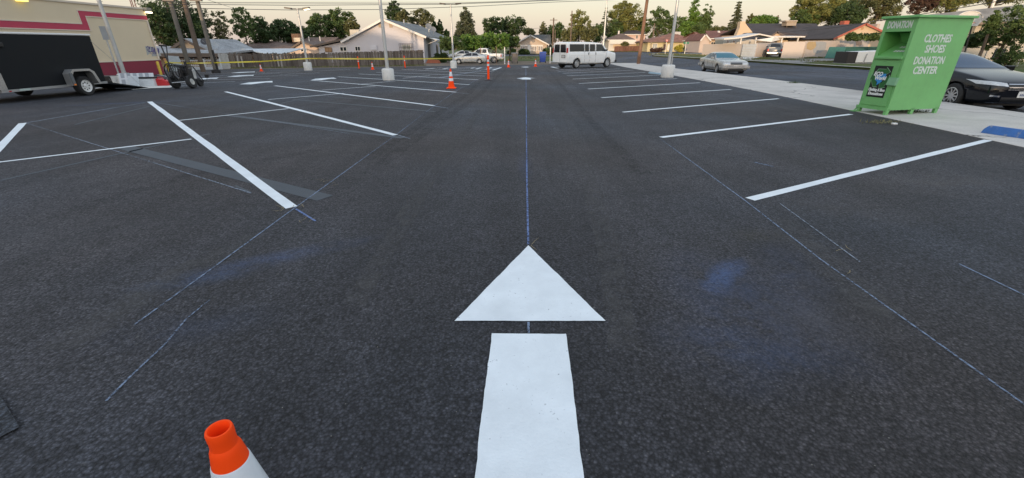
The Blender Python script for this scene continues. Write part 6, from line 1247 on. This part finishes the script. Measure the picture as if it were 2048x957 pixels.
# green skip, utility trailer
ds = gp(1681, 119.5); de = gp(1768, 117); d = (de-ds); d.z = 0; l_ = d.length; d.normalize(); n = Vector((-d.y, d.x, 0)); hd_ = H-ds.y*tt(94.5)-ds.z; t = thing('green_dumpster', ds.lerp(de, .5), 'large dark green dumpster against the beige wall', 'dumpster'); DG = pm('dumpster_green', (.035,.13,.11), .6, var=.15, dirt=.2)
MB().prism([ds+d*.02+Vector((0,0,.1)), ds+d*l_+Vector((0,0,.1)), ds+d*l_+Vector((0,0,hd_)), ds+d*.42+Vector((0,0,hd_))], n*1.7).build('hull', DG, t, bevel=.03); mb = MB()
for k in range(4): p = ds+d*(.6+k*l_/4.4)-n*.06+Vector((0,0,.15)); mb.prism([p, p+d*.12, p+d*.12+Vector((0,0,hd_-.25)), p+Vector((0,0,hd_-.25))], n*.058)
mb.build('rib', DG, t); mb = MB(); mb.prism([ds+d*.38-n*.06+Vector((0,0,hd_-.08)), ds+d*l_-n*.06+Vector((0,0,hd_-.08)), ds+d*l_-n*.06+Vector((0,0,hd_+.02)), ds+d*.38-n*.06+Vector((0,0,hd_+.02))], n*.058); mb.build('top_rail', DG, t)
ua = gp(1690, 131.5, -.15); ut = thing('utility_trailer', ua, 'small trailer with black rear gate and white body parked at the far kerb', 'trailer', None, 0); hx = lambda x, y: at(x, y, ua.y)-ua
sx = hx(1712, 120).x; zt0, zt1 = hx(1690, 127).z, hx(1692, 104).z; MB().box((0, 0, zt0), (sx, 1.6, zt1)).build('rear_gate', pm('gate_black', (.02,.017,.018), .5), ut, world=False, bevel=.02)
MB().prism([(sx+.01, 0, zt0+.05), (sx+3.2, 0, zt0+.1), (sx+3.2, 0, zt1+.12), (sx+.01, 0, zt1)], (0, 1.6, 0)).build('body', WHITE, ut, world=False, bevel=.03); MB().box((-.1, -.05, zt0-.12), (sx+3.2, 1.65, zt0-.005)).build('frame', STEEL, ut, world=False)
for y_ in (.1, 1.5): MB().lathe([(.001,-.08), (.28,-.08), (.3,-.04), (.3,.04), (.28,.08), (.001,.08)], (sx+.6, y_, .3), 20, 0, Matrix.Rotation(R(90), 4, 'X')).build('wheel', RUBBER, ut, world=False)
MB().prism([(sx+.62, -.02, zt0+.02), (sx+.72, -.02, zt0+.02), (sx+.8, -.02, zt1-.15), (sx+.74, -.02, zt1-.15)], (0, -.05, 0)).build('strut', STEEL, ut, world=False)
# basketball hoop
bh = gp(1922, 133); yb_ = bh.y; t = thing('basketball_hoop', bh, 'white fan-shaped basketball backboard on a pole behind the donation bin', 'basketball hoop'); P_ = lambda x, y: at(x, y, yb_)
ctr = P_(1938, 39); pts = []
for k in range(13): an = R(-15+210*k/12); pts.append(ctr+Vector((math.cos(an)*.95, 0, math.sin(an)*.52)))
pts += [ctr+Vector((-.75, 0, -.42)), ctr+Vector((.75, 0, -.42))]
MB().prism(pts, (.0, .05, 0)).build('backboard', pm('board_white', (.5,.49,.47), .5), t); mb = MB(); mb.tube([p_+Vector((0,-.01,0)) for p_ in pts+pts[:1]], .03, 6); mb.tube([ctr+Vector((a_, -.02, b_)) for a_, b_ in ((-.3,-.15), (.3,-.15), (.3,.2), (-.3,.2), (-.3,-.15))], .02, 6); mb.build('border_line', pm('board_line', (.58,.56,.54), .5), t)
mb = MB(); mb.tube([bh, bh+Vector((0,.4,ctr.z-bh.z-.3)), ctr+Vector((0,.1,0))], .05, 8); mb.build('pole', BLACK, t); mb = MB(); mb.tube([ctr+Vector((.22*math.cos(k*.4), -.3+.22*math.sin(k*.4), -.25)) for k in range(17)], .015, 5); mb.build('rim', pm('rim_orange', (.5,.12,.03), .5), t)
# chain link fence by the right tree
ps = [gp(1895, 131), gp(1962, 132), gp(2034, 133)]; ps.append(ps[-1]+(ps[-1]-ps[1])); chain_fence('chain_link_fence', ps, H-ps[1].y*tt(95)-ps[1].z, 'chain link fence with grey posts under the tree on the right', step=.16)
p = gp(1990, 131); v = [at(x, y, p.y-.1) for x, y in ((1980, 120), (2003, 122), (2013, 98), (1992, 97))]; tag(MB().prism(v, (0, -.02, 0)).build('hanging_tarp', pm('tarp_black', (.025,.026,.03), .7)), 'black tarp hanging on the chain link fence', 'tarp')
# yield sign and street sign on the corner
g = gp(1330, 109.2); t = thing('yield_sign', g, 'red and white triangular yield sign on the corner lawn', 'sign'); zA = lambda y: H-g.y*tt(y)-g.z; MB().tube([(0,0,0), (0,0,zA(79))], .045, 8).build('post', STEEL, t, world=False); xs = at(1337, 79, g.y).x-g.x; c0 = (zA(78)+zA(86))/2
for s, m_, d in ((1, pm('sign_red', (.6,.10,.07), .4), .0), (.55, pm('sign_white', (.62,.55,.52), .4), .02)): MB().prism([(-xs*s, -.06-d, c0+xs*.55*s), (xs*s, -.06-d, c0+xs*.55*s), (0, -.06-d, c0-xs*1.0*s)], (0, .015, 0)).build('sign_face' if s == 1 else 'sign_centre', m_, t, world=False)
g = gp(1369, 108); t = thing('street_sign', g, 'thin post with a small street sign on the corner lawn', 'sign'); zz = H-g.y*tt(84)-g.z; MB().tube([(0,0,0), (0,0,zz)], .05, 8).build('post', STEEL, t, world=False); MB().box((-.5, -.03, zz-.35), (.5, .0, zz-.05)).build('sign_plate', pm('street_green', (.03,.16,.09), .5), t, world=False)
SKYK = 7.5; GLOW = 2.2; SUNE = 3.2; EXPO = 0.2
# ------------------------------------------------------------------ trees and shrubs
BARK = pm('bark', (.10,.075,.055), .95, var=.3, scale=3, bump=.6, bscale=18)
LF = {'dark': island('leaf_dark', [(0.019,0.034,0.012), (0.046,0.078,0.028), (0.085,0.132,0.046)], .6, trans=.2), 'mid': island('leaf_mid', [(0.034,0.054,0.019), (0.078,0.124,0.039), (0.155,0.217,0.070)], .6, trans=.25),
      'olive': island('leaf_olive', [(0.054,0.062,0.025), (0.116,0.124,0.050), (0.202,0.202,0.085)], .65, trans=.25), 'bright': island('leaf_bright', [(0.046,0.085,0.019), (0.109,0.202,0.039), (0.202,0.310,0.062)], .55, trans=.3),
      'lit': island('leaf_yellow_green', [(0.078,0.093,0.028), (0.171,0.186,0.054), (0.295,0.279,0.093)], .6, trans=.3), 'needle': island('leaf_needle', [(0.034,0.046,0.028), (0.070,0.085,0.046), (0.116,0.124,0.070)], .7, trans=.1),
      'yellow': island('leaf_yellow', [(0.155,0.155,0.031), (0.341,0.310,0.046), (0.496,0.434,0.062)], .6, trans=.2), 'red': island('leaf_reddish', [(.045,.028,.022), (.085,.05,.038), (.13,.085,.06)], .6, trans=.2)}
def leaf_mesh(name, pts, size, mat, rng, up=.35):
    n = len(pts); d = rng.normal(size=(n, 3)); d /= np.linalg.norm(d, axis=1)[:, None]; e = rng.normal(size=(n, 3)); e[:, 2] *= .6
    e -= d*(d*e).sum(1)[:, None]; e /= np.linalg.norm(e, axis=1)[:, None]
    s = size*rng.uniform(.55, 1.3, (n, 1)); a = d*s*.55; b = e*s
    V = np.stack([pts-b, pts+a*.9-b*.1, pts+b, pts-a*.9+b*.1], 1).reshape(-1, 3)
    me = bpy.data.meshes.new(name); me.vertices.add(4*n); me.vertices.foreach_set('co', V.ravel()); me.loops.add(4*n); me.loops.foreach_set('vertex_index', np.arange(4*n)); me.polygons.add(n); me.polygons.foreach_set('loop_start', np.arange(0, 4*n, 4)); me.update(calc_edges=True); me.materials.append(mat)
    return me
def crown_pts(rx, rz, shape, n, rng, nc, cr):
    C = []
    while len(C) < nc:
        p = rng.uniform(-1, 1, 3); h = (p[2]+1)/2
        if shape == 'round': ok = .25 < np.linalg.norm(p) < 1
        elif shape == 'cone': ok = math.hypot(p[0], p[1]) < (1-h)**.8*.95+.06
        elif shape == 'tall': ok = math.hypot(p[0], p[1]) < (1-abs(h-.4)**1.6*1.7)*.95
        elif shape == 'flat': ok = math.hypot(p[0], p[1]) < 1 and abs(p[2]) < .8
        else: ok = np.linalg.norm(p*np.array([1, 1, .9])) < 1
        if ok: C.append(p)
    C = np.array(C); per = max(1, n//nc); out = []
    for c in C:
        k = int(per*rng.uniform(.5, 1.5)); q = rng.normal(size=(k, 3)); q /= np.linalg.norm(q, axis=1)[:, None]; q *= rng.uniform(.25, 1, (k, 1))**.6
        sc = cr*rng.uniform(.6, 1.25)
        out.append(np.array([c[0]*rx, c[1]*rx, c[2]*rz])+q*np.array([rx*sc, rx*sc, rx*sc*.75]))
    return np.concatenate(out), C
tid = [0]
def tree(x, yt, yb, wpx, Y, kind, lab, shape='round', dens=1.0, name='broadleaf_tree', leafk=1.0, group='trees around the lot', base=None, cr=None):
    tid[0] += 1; rng = np.random.default_rng(100+tid[0]); r2 = random.Random(tid[0])
    top, bot = at(x, yt, Y), at(x, yb, Y); zb_ = zg(top.x, Y)-.2 if base is None else base
    k = FPX*CS-((yt+yb)/2-478.5)*SN; rx = wpx/2*Y/k*.86; rz = (top.z-bot.z)/2*.9; cz = (top.z+bot.z)/2
    X = at(x, (yt+yb)/2, Y).x; t = thing(name, (X, Y, zb_), lab, 'tree', group)
    leaf = max(.08, min(.26, .0016*Y+.04))*leafk; cr = cr or {'round': .22, 'loose': .2, 'cone': .2, 'tall': .24, 'flat': .2}[shape]
    n = int(min(16000, 3000+1.9*rx*rz*4/(leaf*leaf))*dens); nc = int({'round': 95, 'loose': 62, 'cone': 100, 'tall': 80, 'flat': 90}[shape]*(1+rz/rx*.3))
    if shape == 'cone' and name == 'conifer_tree':
        P = []; C = []; tiers = 13
        for i in range(tiers):
            h = i/tiers; R_ = rx*((1-h)**.9+.05); nb = int(10-5*h)
            for b in range(nb):
                an = rng.uniform(0, 6.28); L_ = R_*rng.uniform(.7, 1.1); z = -rz+2*rz*h+rng.uniform(-.3, .3)*rz/tiers; m = max(8, int(n/(tiers*7)*L_/rx*1.8))
                u = rng.uniform(.1, 1, m); w = rng.normal(size=(m, 3))*np.array([.09, .09, .05])*rx*(1.1-u[:, None]*.7)
                P.append(np.stack([math.cos(an)*u*L_, math.sin(an)*u*L_, z-u**2*L_*.22], 1)+w)
        P = np.concatenate(P); C = np.zeros((1, 3))
    else: P, C = crown_pts(rx, rz, shape, n, rng, nc, cr)
    if shape != 'cone':
        q = rng.normal(size=(int(n*.13), 3)); q /= np.linalg.norm(q, axis=1)[:, None]; q *= rng.uniform(0, .86, (len(q), 1))**.45; P = np.concatenate([P, q*np.array([rx, rx, rz])*(.9 if shape != 'tall' else .7)])
    P[:, 2] += cz-zb_; P = P[P[:, 2] > .25]
    o = bpy.data.objects.new('crown', leaf_mesh('crown', P, leaf, LF[kind], rng)); COL.objects.link(o); o.parent = t
    mb = MB(); rt = max(.1, rx*.075); fork = max(1.2, (cz-zb_)-rz*.55)
    topz = cz-zb_+rz*(.8 if name == 'conifer_tree' else .25)
    mb.tube([(0, 0, 0), (r2.uniform(-.1, .1), 0, fork*.5), (0, 0, fork), (r2.uniform(-.3, .3), 0, topz)], [rt*1.25, rt, rt*.85, rt*.25], 9)
    if name != 'conifer_tree':
        for c in C[:9]:
            e = Vector((c[0]*rx*.85, c[1]*rx*.85, cz-zb_+c[2]*rz*.85)); s = Vector((0, 0, fork*r2.uniform(.8, 1.05)))
            if e.z > s.z: mb.tube([s, s.lerp(e, .5)+Vector((0, 0, -.08*rx)), e], [rt*.5, rt*.35, rt*.12], 6)
    mb.build('trunk', BARK, t, smooth=50, world=False); return t
# left side
tree(345, -22, 104, 135, 62, 'dark', 'huge dark evergreen tree behind the restaurant corner', dens=1.6); tree(316, 0, 100, 62, 58, 'dark', 'dark tree squeezed between the restaurant wall and the huge evergreen', dens=1.2)
tree(392, 12, 96, 60, 64, 'dark', 'dark evergreen behind the three wooden poles', dens=1.3); tree(442, 16, 98, 42, 66, 'olive', 'thin see-through tree just right of the three wooden poles', 'loose', .5); tree(486, 10, 90, 50, 70, 'mid', 'loose tall tree between the see-through tree and the dark hedge mass', 'loose', .8)
tree(525, 32, 95, 60, 76, 'dark', 'dense dark tree forming the left part of the hedge mass', dens=1.3); tree(568, 38, 92, 62, 80, 'dark', 'dense dark green tree with a smooth top above the brown roof', dens=1.4); tree(600, 50, 92, 40, 82, 'dark', 'low dark tree just behind the glowing lamp post', dens=1.1)
tree(640, 27, 86, 66, 88, 'mid', 'full green tree right of the glowing lamp post', 'loose', 1.6); tree(682, 14, 84, 70, 90, 'mid', 'tall ragged tree behind the left slope of the lavender roof', 'loose', 1.8); tree(705, 34, 76, 36, 86, 'olive', 'lighter green tree tip beside the lavender roof box', 'loose', .8)
tree(788, -8, 52, 40, 95, 'dark', 'dark narrow evergreen above the lavender roof ridge', 'tall', 1.0); tree(806, 20, 55, 36, 92, 'olive', 'olive tree right beside the dark narrow evergreen', 'loose', .9); tree(843, 15, 62, 58, 96, 'olive', 'airy olive tree behind the satellite dishes', 'loose', .7); tree(868, 40, 72, 18, 100, 'dark', 'slim cypress tree left of the twin-headed lamp', 'tall', .6); tree(880, 38, 76, 16, 100, 'dark', 'slim cypress tree nearest the twin-headed lamp', 'tall', .6); tree(893, 58, 80, 14, 104, 'mid', 'small round treetop behind the twin-headed lamp pole', 'round', .4)
tree(931, 2, 82, 58, 92, 'needle', 'tall dense pyramid tree behind the parked silver car', 'cone', 1.6); tree(985, 31, 74, 46, 108, 'dark', 'spreading cedar-like tree left of the dark round tree', 'flat', .9); tree(1025, 31, 76, 62, 112, 'dark', 'dark round tree behind the beige cottage gable', dens=1.2); tree(1058, 55, 74, 30, 130, 'olive', 'faint low tree behind the cottage roof', dens=.5)
# vine-like trees over the drive
tree(905, 70, 104, 56, 60, 'mid', 'leafy vine tree at the corner of the lavender house', 'flat', 1.0, 'vine_tree', group='leafy vine trees over the drive'); tree(945, 68, 104, 66, 62, 'bright', 'bright green vine tree hanging above the silver car', 'flat', 1.3, 'vine_tree', group='leafy vine trees over the drive'); tree(990, 64, 103, 70, 64, 'bright', 'bright green vine tree hanging above the white pickup', 'flat', 1.3, 'vine_tree', group='leafy vine trees over the drive'); tree(1020, 70, 98, 44, 66, 'mid', 'drooping vine tree nearest the beige cottage', 'flat', .9, 'vine_tree', group='leafy vine trees over the drive')
# middle
tree(1086, 38, 92, 20, 135, 'olive', 'thin pale tree left of the distant pole with a crossarm', 'tall', .4); tree(1103, 43, 96, 30, 140, 'mid', 'small green tree behind the distant pole with a crossarm', 'round', .6); tree(1118, 42, 80, 24, 142, 'mid', 'small green treetop right of the distant pole with a crossarm', 'round', .5)
tree(1158, 20, 90, 58, 126, 'lit', 'sunlit yellow-green tree above the white van', 'loose', 1.2); tree(1138, 55, 95, 40, 122, 'olive', 'brownish low tree behind the rear of the van', 'loose', .8); tree(1178, 50, 92, 44, 118, 'olive', 'olive low tree above the van roof', 'loose', .9); tree(1195, 45, 90, 30, 130, 'mid', 'mid green tree left of the thin lamp behind the van', 'round', .7)
tree(1211, 10, 66, 26, 140, 'needle', 'sparse conifer behind the thin lamp post', 'cone', .35, 'conifer_tree'); tree(1250, 2, 82, 84, 150, 'lit', 'big broad tree behind the pink house, left of the brown pole', 'loose', 2.2); tree(1228, 35, 92, 40, 146, 'mid', 'dark green tree filling in below the big broad tree', 'round', .9); tree(1282, 30, 88, 36, 152, 'mid', 'mid green tree right behind the tall brown pole', 'round', .9)
tree(1318, 10, 88, 58, 150, 'mid', 'tall tree behind the yellow house, left of the lamp pole', 'loose', 1.5); tree(1352, 25, 84, 40, 148, 'mid', 'tree behind the terracotta roof ridge', 'round', .9); tree(1386, -4, 84, 40, 146, 'bright', 'tall poplar-shaped tree right of the lamp pole', 'tall', 1.3); tree(1412, 6, 82, 36, 145, 'mid', 'tall ragged tree on the right of the poplar-shaped tree', 'tall', 1.1); tree(1372, 36, 88, 36, 140, 'bright', 'bushy tree at the foot of the poplar-shaped tree', 'round', .8); tree(1395, 45, 85, 44, 138, 'mid', 'dark bushy tree behind the orange roof bungalow', 'round', .9); tree(1438, 52, 78, 50, 140, 'olive', 'low olive tree left of the tall conifer', 'round', .7)
tree(1474, -3, 66, 42, 120, 'needle', 'tall grey-green conifer above the red-brown roof', 'cone', 1.3, 'conifer_tree'); tree(1528, 30, 62, 60, 118, 'bright', 'round green tree behind the dark roof', 'round', 1.2); tree(1503, 27, 58, 24, 122, 'olive', 'small olive tree right beside the tall conifer', 'loose', .5)
# right
tree(1632, -18, 62, 100, 100, 'lit', 'big olive-green tree behind the dark roofs, left one', 'loose', 2.4); tree(1608, 18, 64, 56, 98, 'mid', 'green tree in front of the big olive tree', 'loose', 1.2); tree(1700, 2, 58, 70, 92, 'dark', 'dark rounded tree behind the red chimney', 'round', 1.5); tree(1680, -18, 45, 80, 108, 'lit', 'yellow-green tree top filling between the big right-hand trees', 'loose', 1.4); tree(1760, -25, 50, 100, 96, 'olive', 'big olive tree above the donation bin', 'loose', 1.8); tree(1845, -20, 32, 60, 90, 'red', 'dark reddish tree behind the taupe roof', 'loose', 1.0); tree(1900, -22, 24, 90, 92, 'lit', 'yellow-green tree above the taupe roof', 'loose', 1.2); tree(1990, -30, 10, 120, 95, 'olive', 'treetops peeking over the taupe roof ridge', 'loose', 1.2)
tree(2022, 4, 108, 98, 34, 'mid', 'leafy young tree by the chain link fence at the right edge', 'loose', 1.3, leafk=.9); tree(1985, 18, 70, 30, 33, 'mid', 'upright leafy branch of a second young tree by the fence', 'tall', .7, leafk=.9)
def shrub(x, yt, yb, wpx, Y, kind, lab, name='shrub', dens=1.0, shape='round'):
    tid[0] += 1; rng = np.random.default_rng(900+tid[0]); a, b = at(x, yt, Y), at(x, yb, Y); k = FPX*CS-((yt+yb)/2-478.5)*SN; rx = wpx/2*Y/k*.85; rz = (a.z-b.z)/2*.92
    P, C = crown_pts(rx, rz, shape, int(1500*dens), rng, 16, .38); P[:, 2] += rz; leaf = max(.08, min(.3, .0028*Y)); P = P[P[:, 2] > .02]
    t = thing(name, b, lab, 'shrub', 'shrubs in the front gardens'); o = bpy.data.objects.new('foliage', leaf_mesh('foliage', P, leaf, LF[kind], rng)); COL.objects.link(o); o.parent = t
    mb = MB(); [mb.tube([(0, 0, 0), (c[0]*rx*.5, c[1]*rx*.5, rz+c[2]*rz*.5)], [.04, .015], 5) for c in C[:6]]; mb.build('stem', BARK, t, world=False)
shrub(1048, 100, 110, 26, 119, 'dark', 'dark clipped shrub under the left cottage windows'); shrub(1102, 96, 111, 36, 116, 'dark', 'tall dark shrub hiding the right side of the cottage')
shrub(1312, 97, 105, 26, 114, 'red', 'reddish flowering shrub left of the yellow house door'); shrub(1356, 89, 104, 17, 112, 'yellow', 'round yellow shrub beside the lamp pole'); shrub(1384, 87, 103, 34, 113, 'mid', 'wide green hedge shrub right of the street sign'); shrub(1398, 93, 101, 12, 100, 'red', 'small pink flowering shrub at the wall end', dens=.5)
shrub(1710, 67, 82, 42, 58, 'mid', 'green bush rising over the aged wall, left one', shape='flat'); shrub(1748, 67, 82, 44, 57, 'mid', 'green bush rising over the aged wall next to the donation bin', shape='flat'); shrub(1942, 60, 96, 56, 36, 'dark', 'dark rounded bush behind the chain link fence', dens=1.8); shrub(2010, 98, 132, 70, 33.5, 'mid', 'weedy shrub growing along the chain link fence', dens=1.0)
shrub(885, 104, 126, 30, 61, 'dark', 'dark shrub at the side door of the lavender house'); shrub(871, 113, 126, 16, 59, 'dark', 'low dark shrub nearest the plank fence end', dens=.6); shrub(1023, 98, 108, 18, 100, 'dark', 'dark shrub behind the wire fence', dens=.6); shrub(1248, 85, 91, 16, 126, 'olive', 'small flat-topped ornamental shrub over the board fence', dens=.6, shape='flat')
# clutter by the side door
p = gp(866, 127); tag(MB().prism([p+Vector((-.9,0,0)), p+Vector((.9,0,0)), p+Vector((.7,0,.35)), p+Vector((-.6,0,.45))], (0,.6,0)).build('planter_box', pm('terracotta', (.28,.09,.05), .8)), 'long reddish planter box by the side door', 'planter')
# weeds and dry clippings
def tuft(px, py, n, r, h, mat, name, lab=None):
    p = gp(px, py); mb = MB()
    for k in range(n):
        q = p+Vector((rnd.gauss(0, r), rnd.gauss(0, r*.5), 0)); q.z = zg(q.x, q.y)+.008; d = Vector((rnd.gauss(0, .6), rnd.gauss(0, .6), rnd.uniform(.3, 1))).normalized()*h*rnd.uniform(.4, 1.2); w = Vector((-d.y, d.x, 0)).normalized()*.006 if abs(d.x)+abs(d.y) > 1e-4 else Vector((.006, 0, 0))
        mb.quad(q-w, q+w, q+d+w*.3, q+d-w*.3)
    o = mb.build(name, mat); o['kind'] = 'stuff'; return o
tuft(1766, 247, 130, .2, .07, pm('dry_grass', (.20,.18,.08), .9, var=.4, scale=30), 'dry_grass'); tuft(1820, 224, 160, .25, .10, pm('weed_green', (.06,.09,.03), .9, var=.4, scale=30), 'weeds'); tuft(1588, 167, 120, .14, .12, MATS['weed_green'], 'weeds'); tuft(1240, 126, 200, .5, .12, MATS['dry_grass'], 'dry_grass')
p = gp(1788, 250); tag(MB().cbox(p+Vector((0,0,.02)), (.09, .07, .035)).build('paper_scrap', WHITE, bevel=.01), 'crumpled white paper scrap beside the dry clippings', 'litter')
mb = MB()                                   # grass tufts along verges and the fence foot
def verge(a, b, n, r, h):
    A_, B_ = gp(*a), gp(*b)
    for k in range(n):
        q = A_.lerp(B_, rnd.random())+Vector((rnd.gauss(0, r), rnd.gauss(0, r), 0)); q.z = zg(q.x, q.y); hh_ = h*rnd.uniform(.4, 1.3); w = h*.25
        mb.quad(q+Vector((-w,0,0)), q+Vector((w,0,0)), q+Vector((w*.4+rnd.uniform(-w,w),0,hh_)), q+Vector((-w*.4+rnd.uniform(-w,w),0,hh_)))
verge((458, 138), (850, 131.8), 900, .25, .12); verge((1608, 117.6), (1690, 116), 500, .25, .16); verge((1403, 111.5), (1480, 114), 200, .3, .15); verge((1510, 118), (1600, 121.5), 900, 1.0, .10); verge((1640, 125), (1690, 124), 500, .9, .10); verge((1310, 108), (1400, 111), 900, 1.6, .12); verge((1010, 117), (1100, 117), 700, 5, .12)
o = mb.build('grass_tufts', LF['olive']); o['kind'] = 'stuff'

# ------------------------------------------------------------------ light, sky, camera
EL, AZ = R(4.5), R(20.0)                    # low evening sun behind the camera, to the left
w = bpy.data.worlds.new('World'); scene.world = w; w.use_nodes = True; nt = w.node_tree; bg = nt.nodes['Background']
sk = N(nt, 'ShaderNodeTexSky', sky_type='NISHITA'); sk.sun_disc = False; sk.sun_elevation = EL; sk.sun_rotation = math.pi+AZ; sk.dust_density = 2.5; sk.air_density = 1.0; sk.ozone_density = 1.0
tc = N(nt, 'ShaderNodeTexCoord'); sp = N(nt, 'ShaderNodeSeparateXYZ'); L(nt, tc.outputs['Generated'], sp.inputs[0])
cr = N(nt, 'ShaderNodeValToRGB'); L(nt, sp.outputs[2], cr.inputs['Fac'])
e = cr.color_ramp.elements; e[0].position = 0.0; e[0].color = (.79, .65, .58, 1); e[1].position = 1.0; e[1].color = (.56, .67, .84, 1)
k = e.new(.06); k.color = (.79, .715, .63, 1); k = e.new(.25); k.color = (.66, .69, .72, 1)
gl = N(nt, 'ShaderNodeMapRange', i_From_Min=.1, i_From_Max=-.9, i_To_Min=SKYK, i_To_Max=SKYK*GLOW); L(nt, sp.outputs[1], gl.inputs['Value'])   # brighter towards the sunset
sc = N(nt, 'ShaderNodeVectorMath', operation='SCALE'); L(nt, gl.outputs[0], sc.inputs['Scale']); L(nt, cr.outputs[0], sc.inputs[0])
ad = N(nt, 'ShaderNodeVectorMath', operation='ADD'); L(nt, sk.outputs[0], ad.inputs[0]); L(nt, sc.outputs[0], ad.inputs[1])
L(nt, ad.outputs[0], bg.inputs['Color']); bg.inputs['Strength'].default_value = .10
sun = bpy.data.lights.new('sun', 'SUN'); sun.energy = SUNE; sun.angle = R(.6); sun.color = (1, .72, .46); so = bpy.data.objects.new('sun', sun); COL.objects.link(so)
d = Vector((math.sin(AZ)*math.cos(EL), math.cos(AZ)*math.cos(EL), -math.sin(EL))); so.rotation_euler = d.to_track_quat('-Z', 'Y').to_euler(); so.location = (0, -10, 20)
cam = bpy.data.cameras.new('camera'); co = bpy.data.objects.new('camera', cam); COL.objects.link(co); co.location = (0, 0, H); co.rotation_euler = (math.pi/2-PITCH, 0, 0)
cam.sensor_width = 36; cam.lens = FPX/2048*36; cam.clip_start = .05; cam.clip_end = 3000; scene.camera = co
vs_ = scene.view_settings; vs_.view_transform = 'Standard'; vs_.look = 'None'; vs_.gamma = 1; vs_.exposure = EXPO; vs_.use_curve_mapping = False
scene.render.engine = 'CYCLES'; scene.cycles.use_denoising = True; scene.cycles.max_bounces = 6
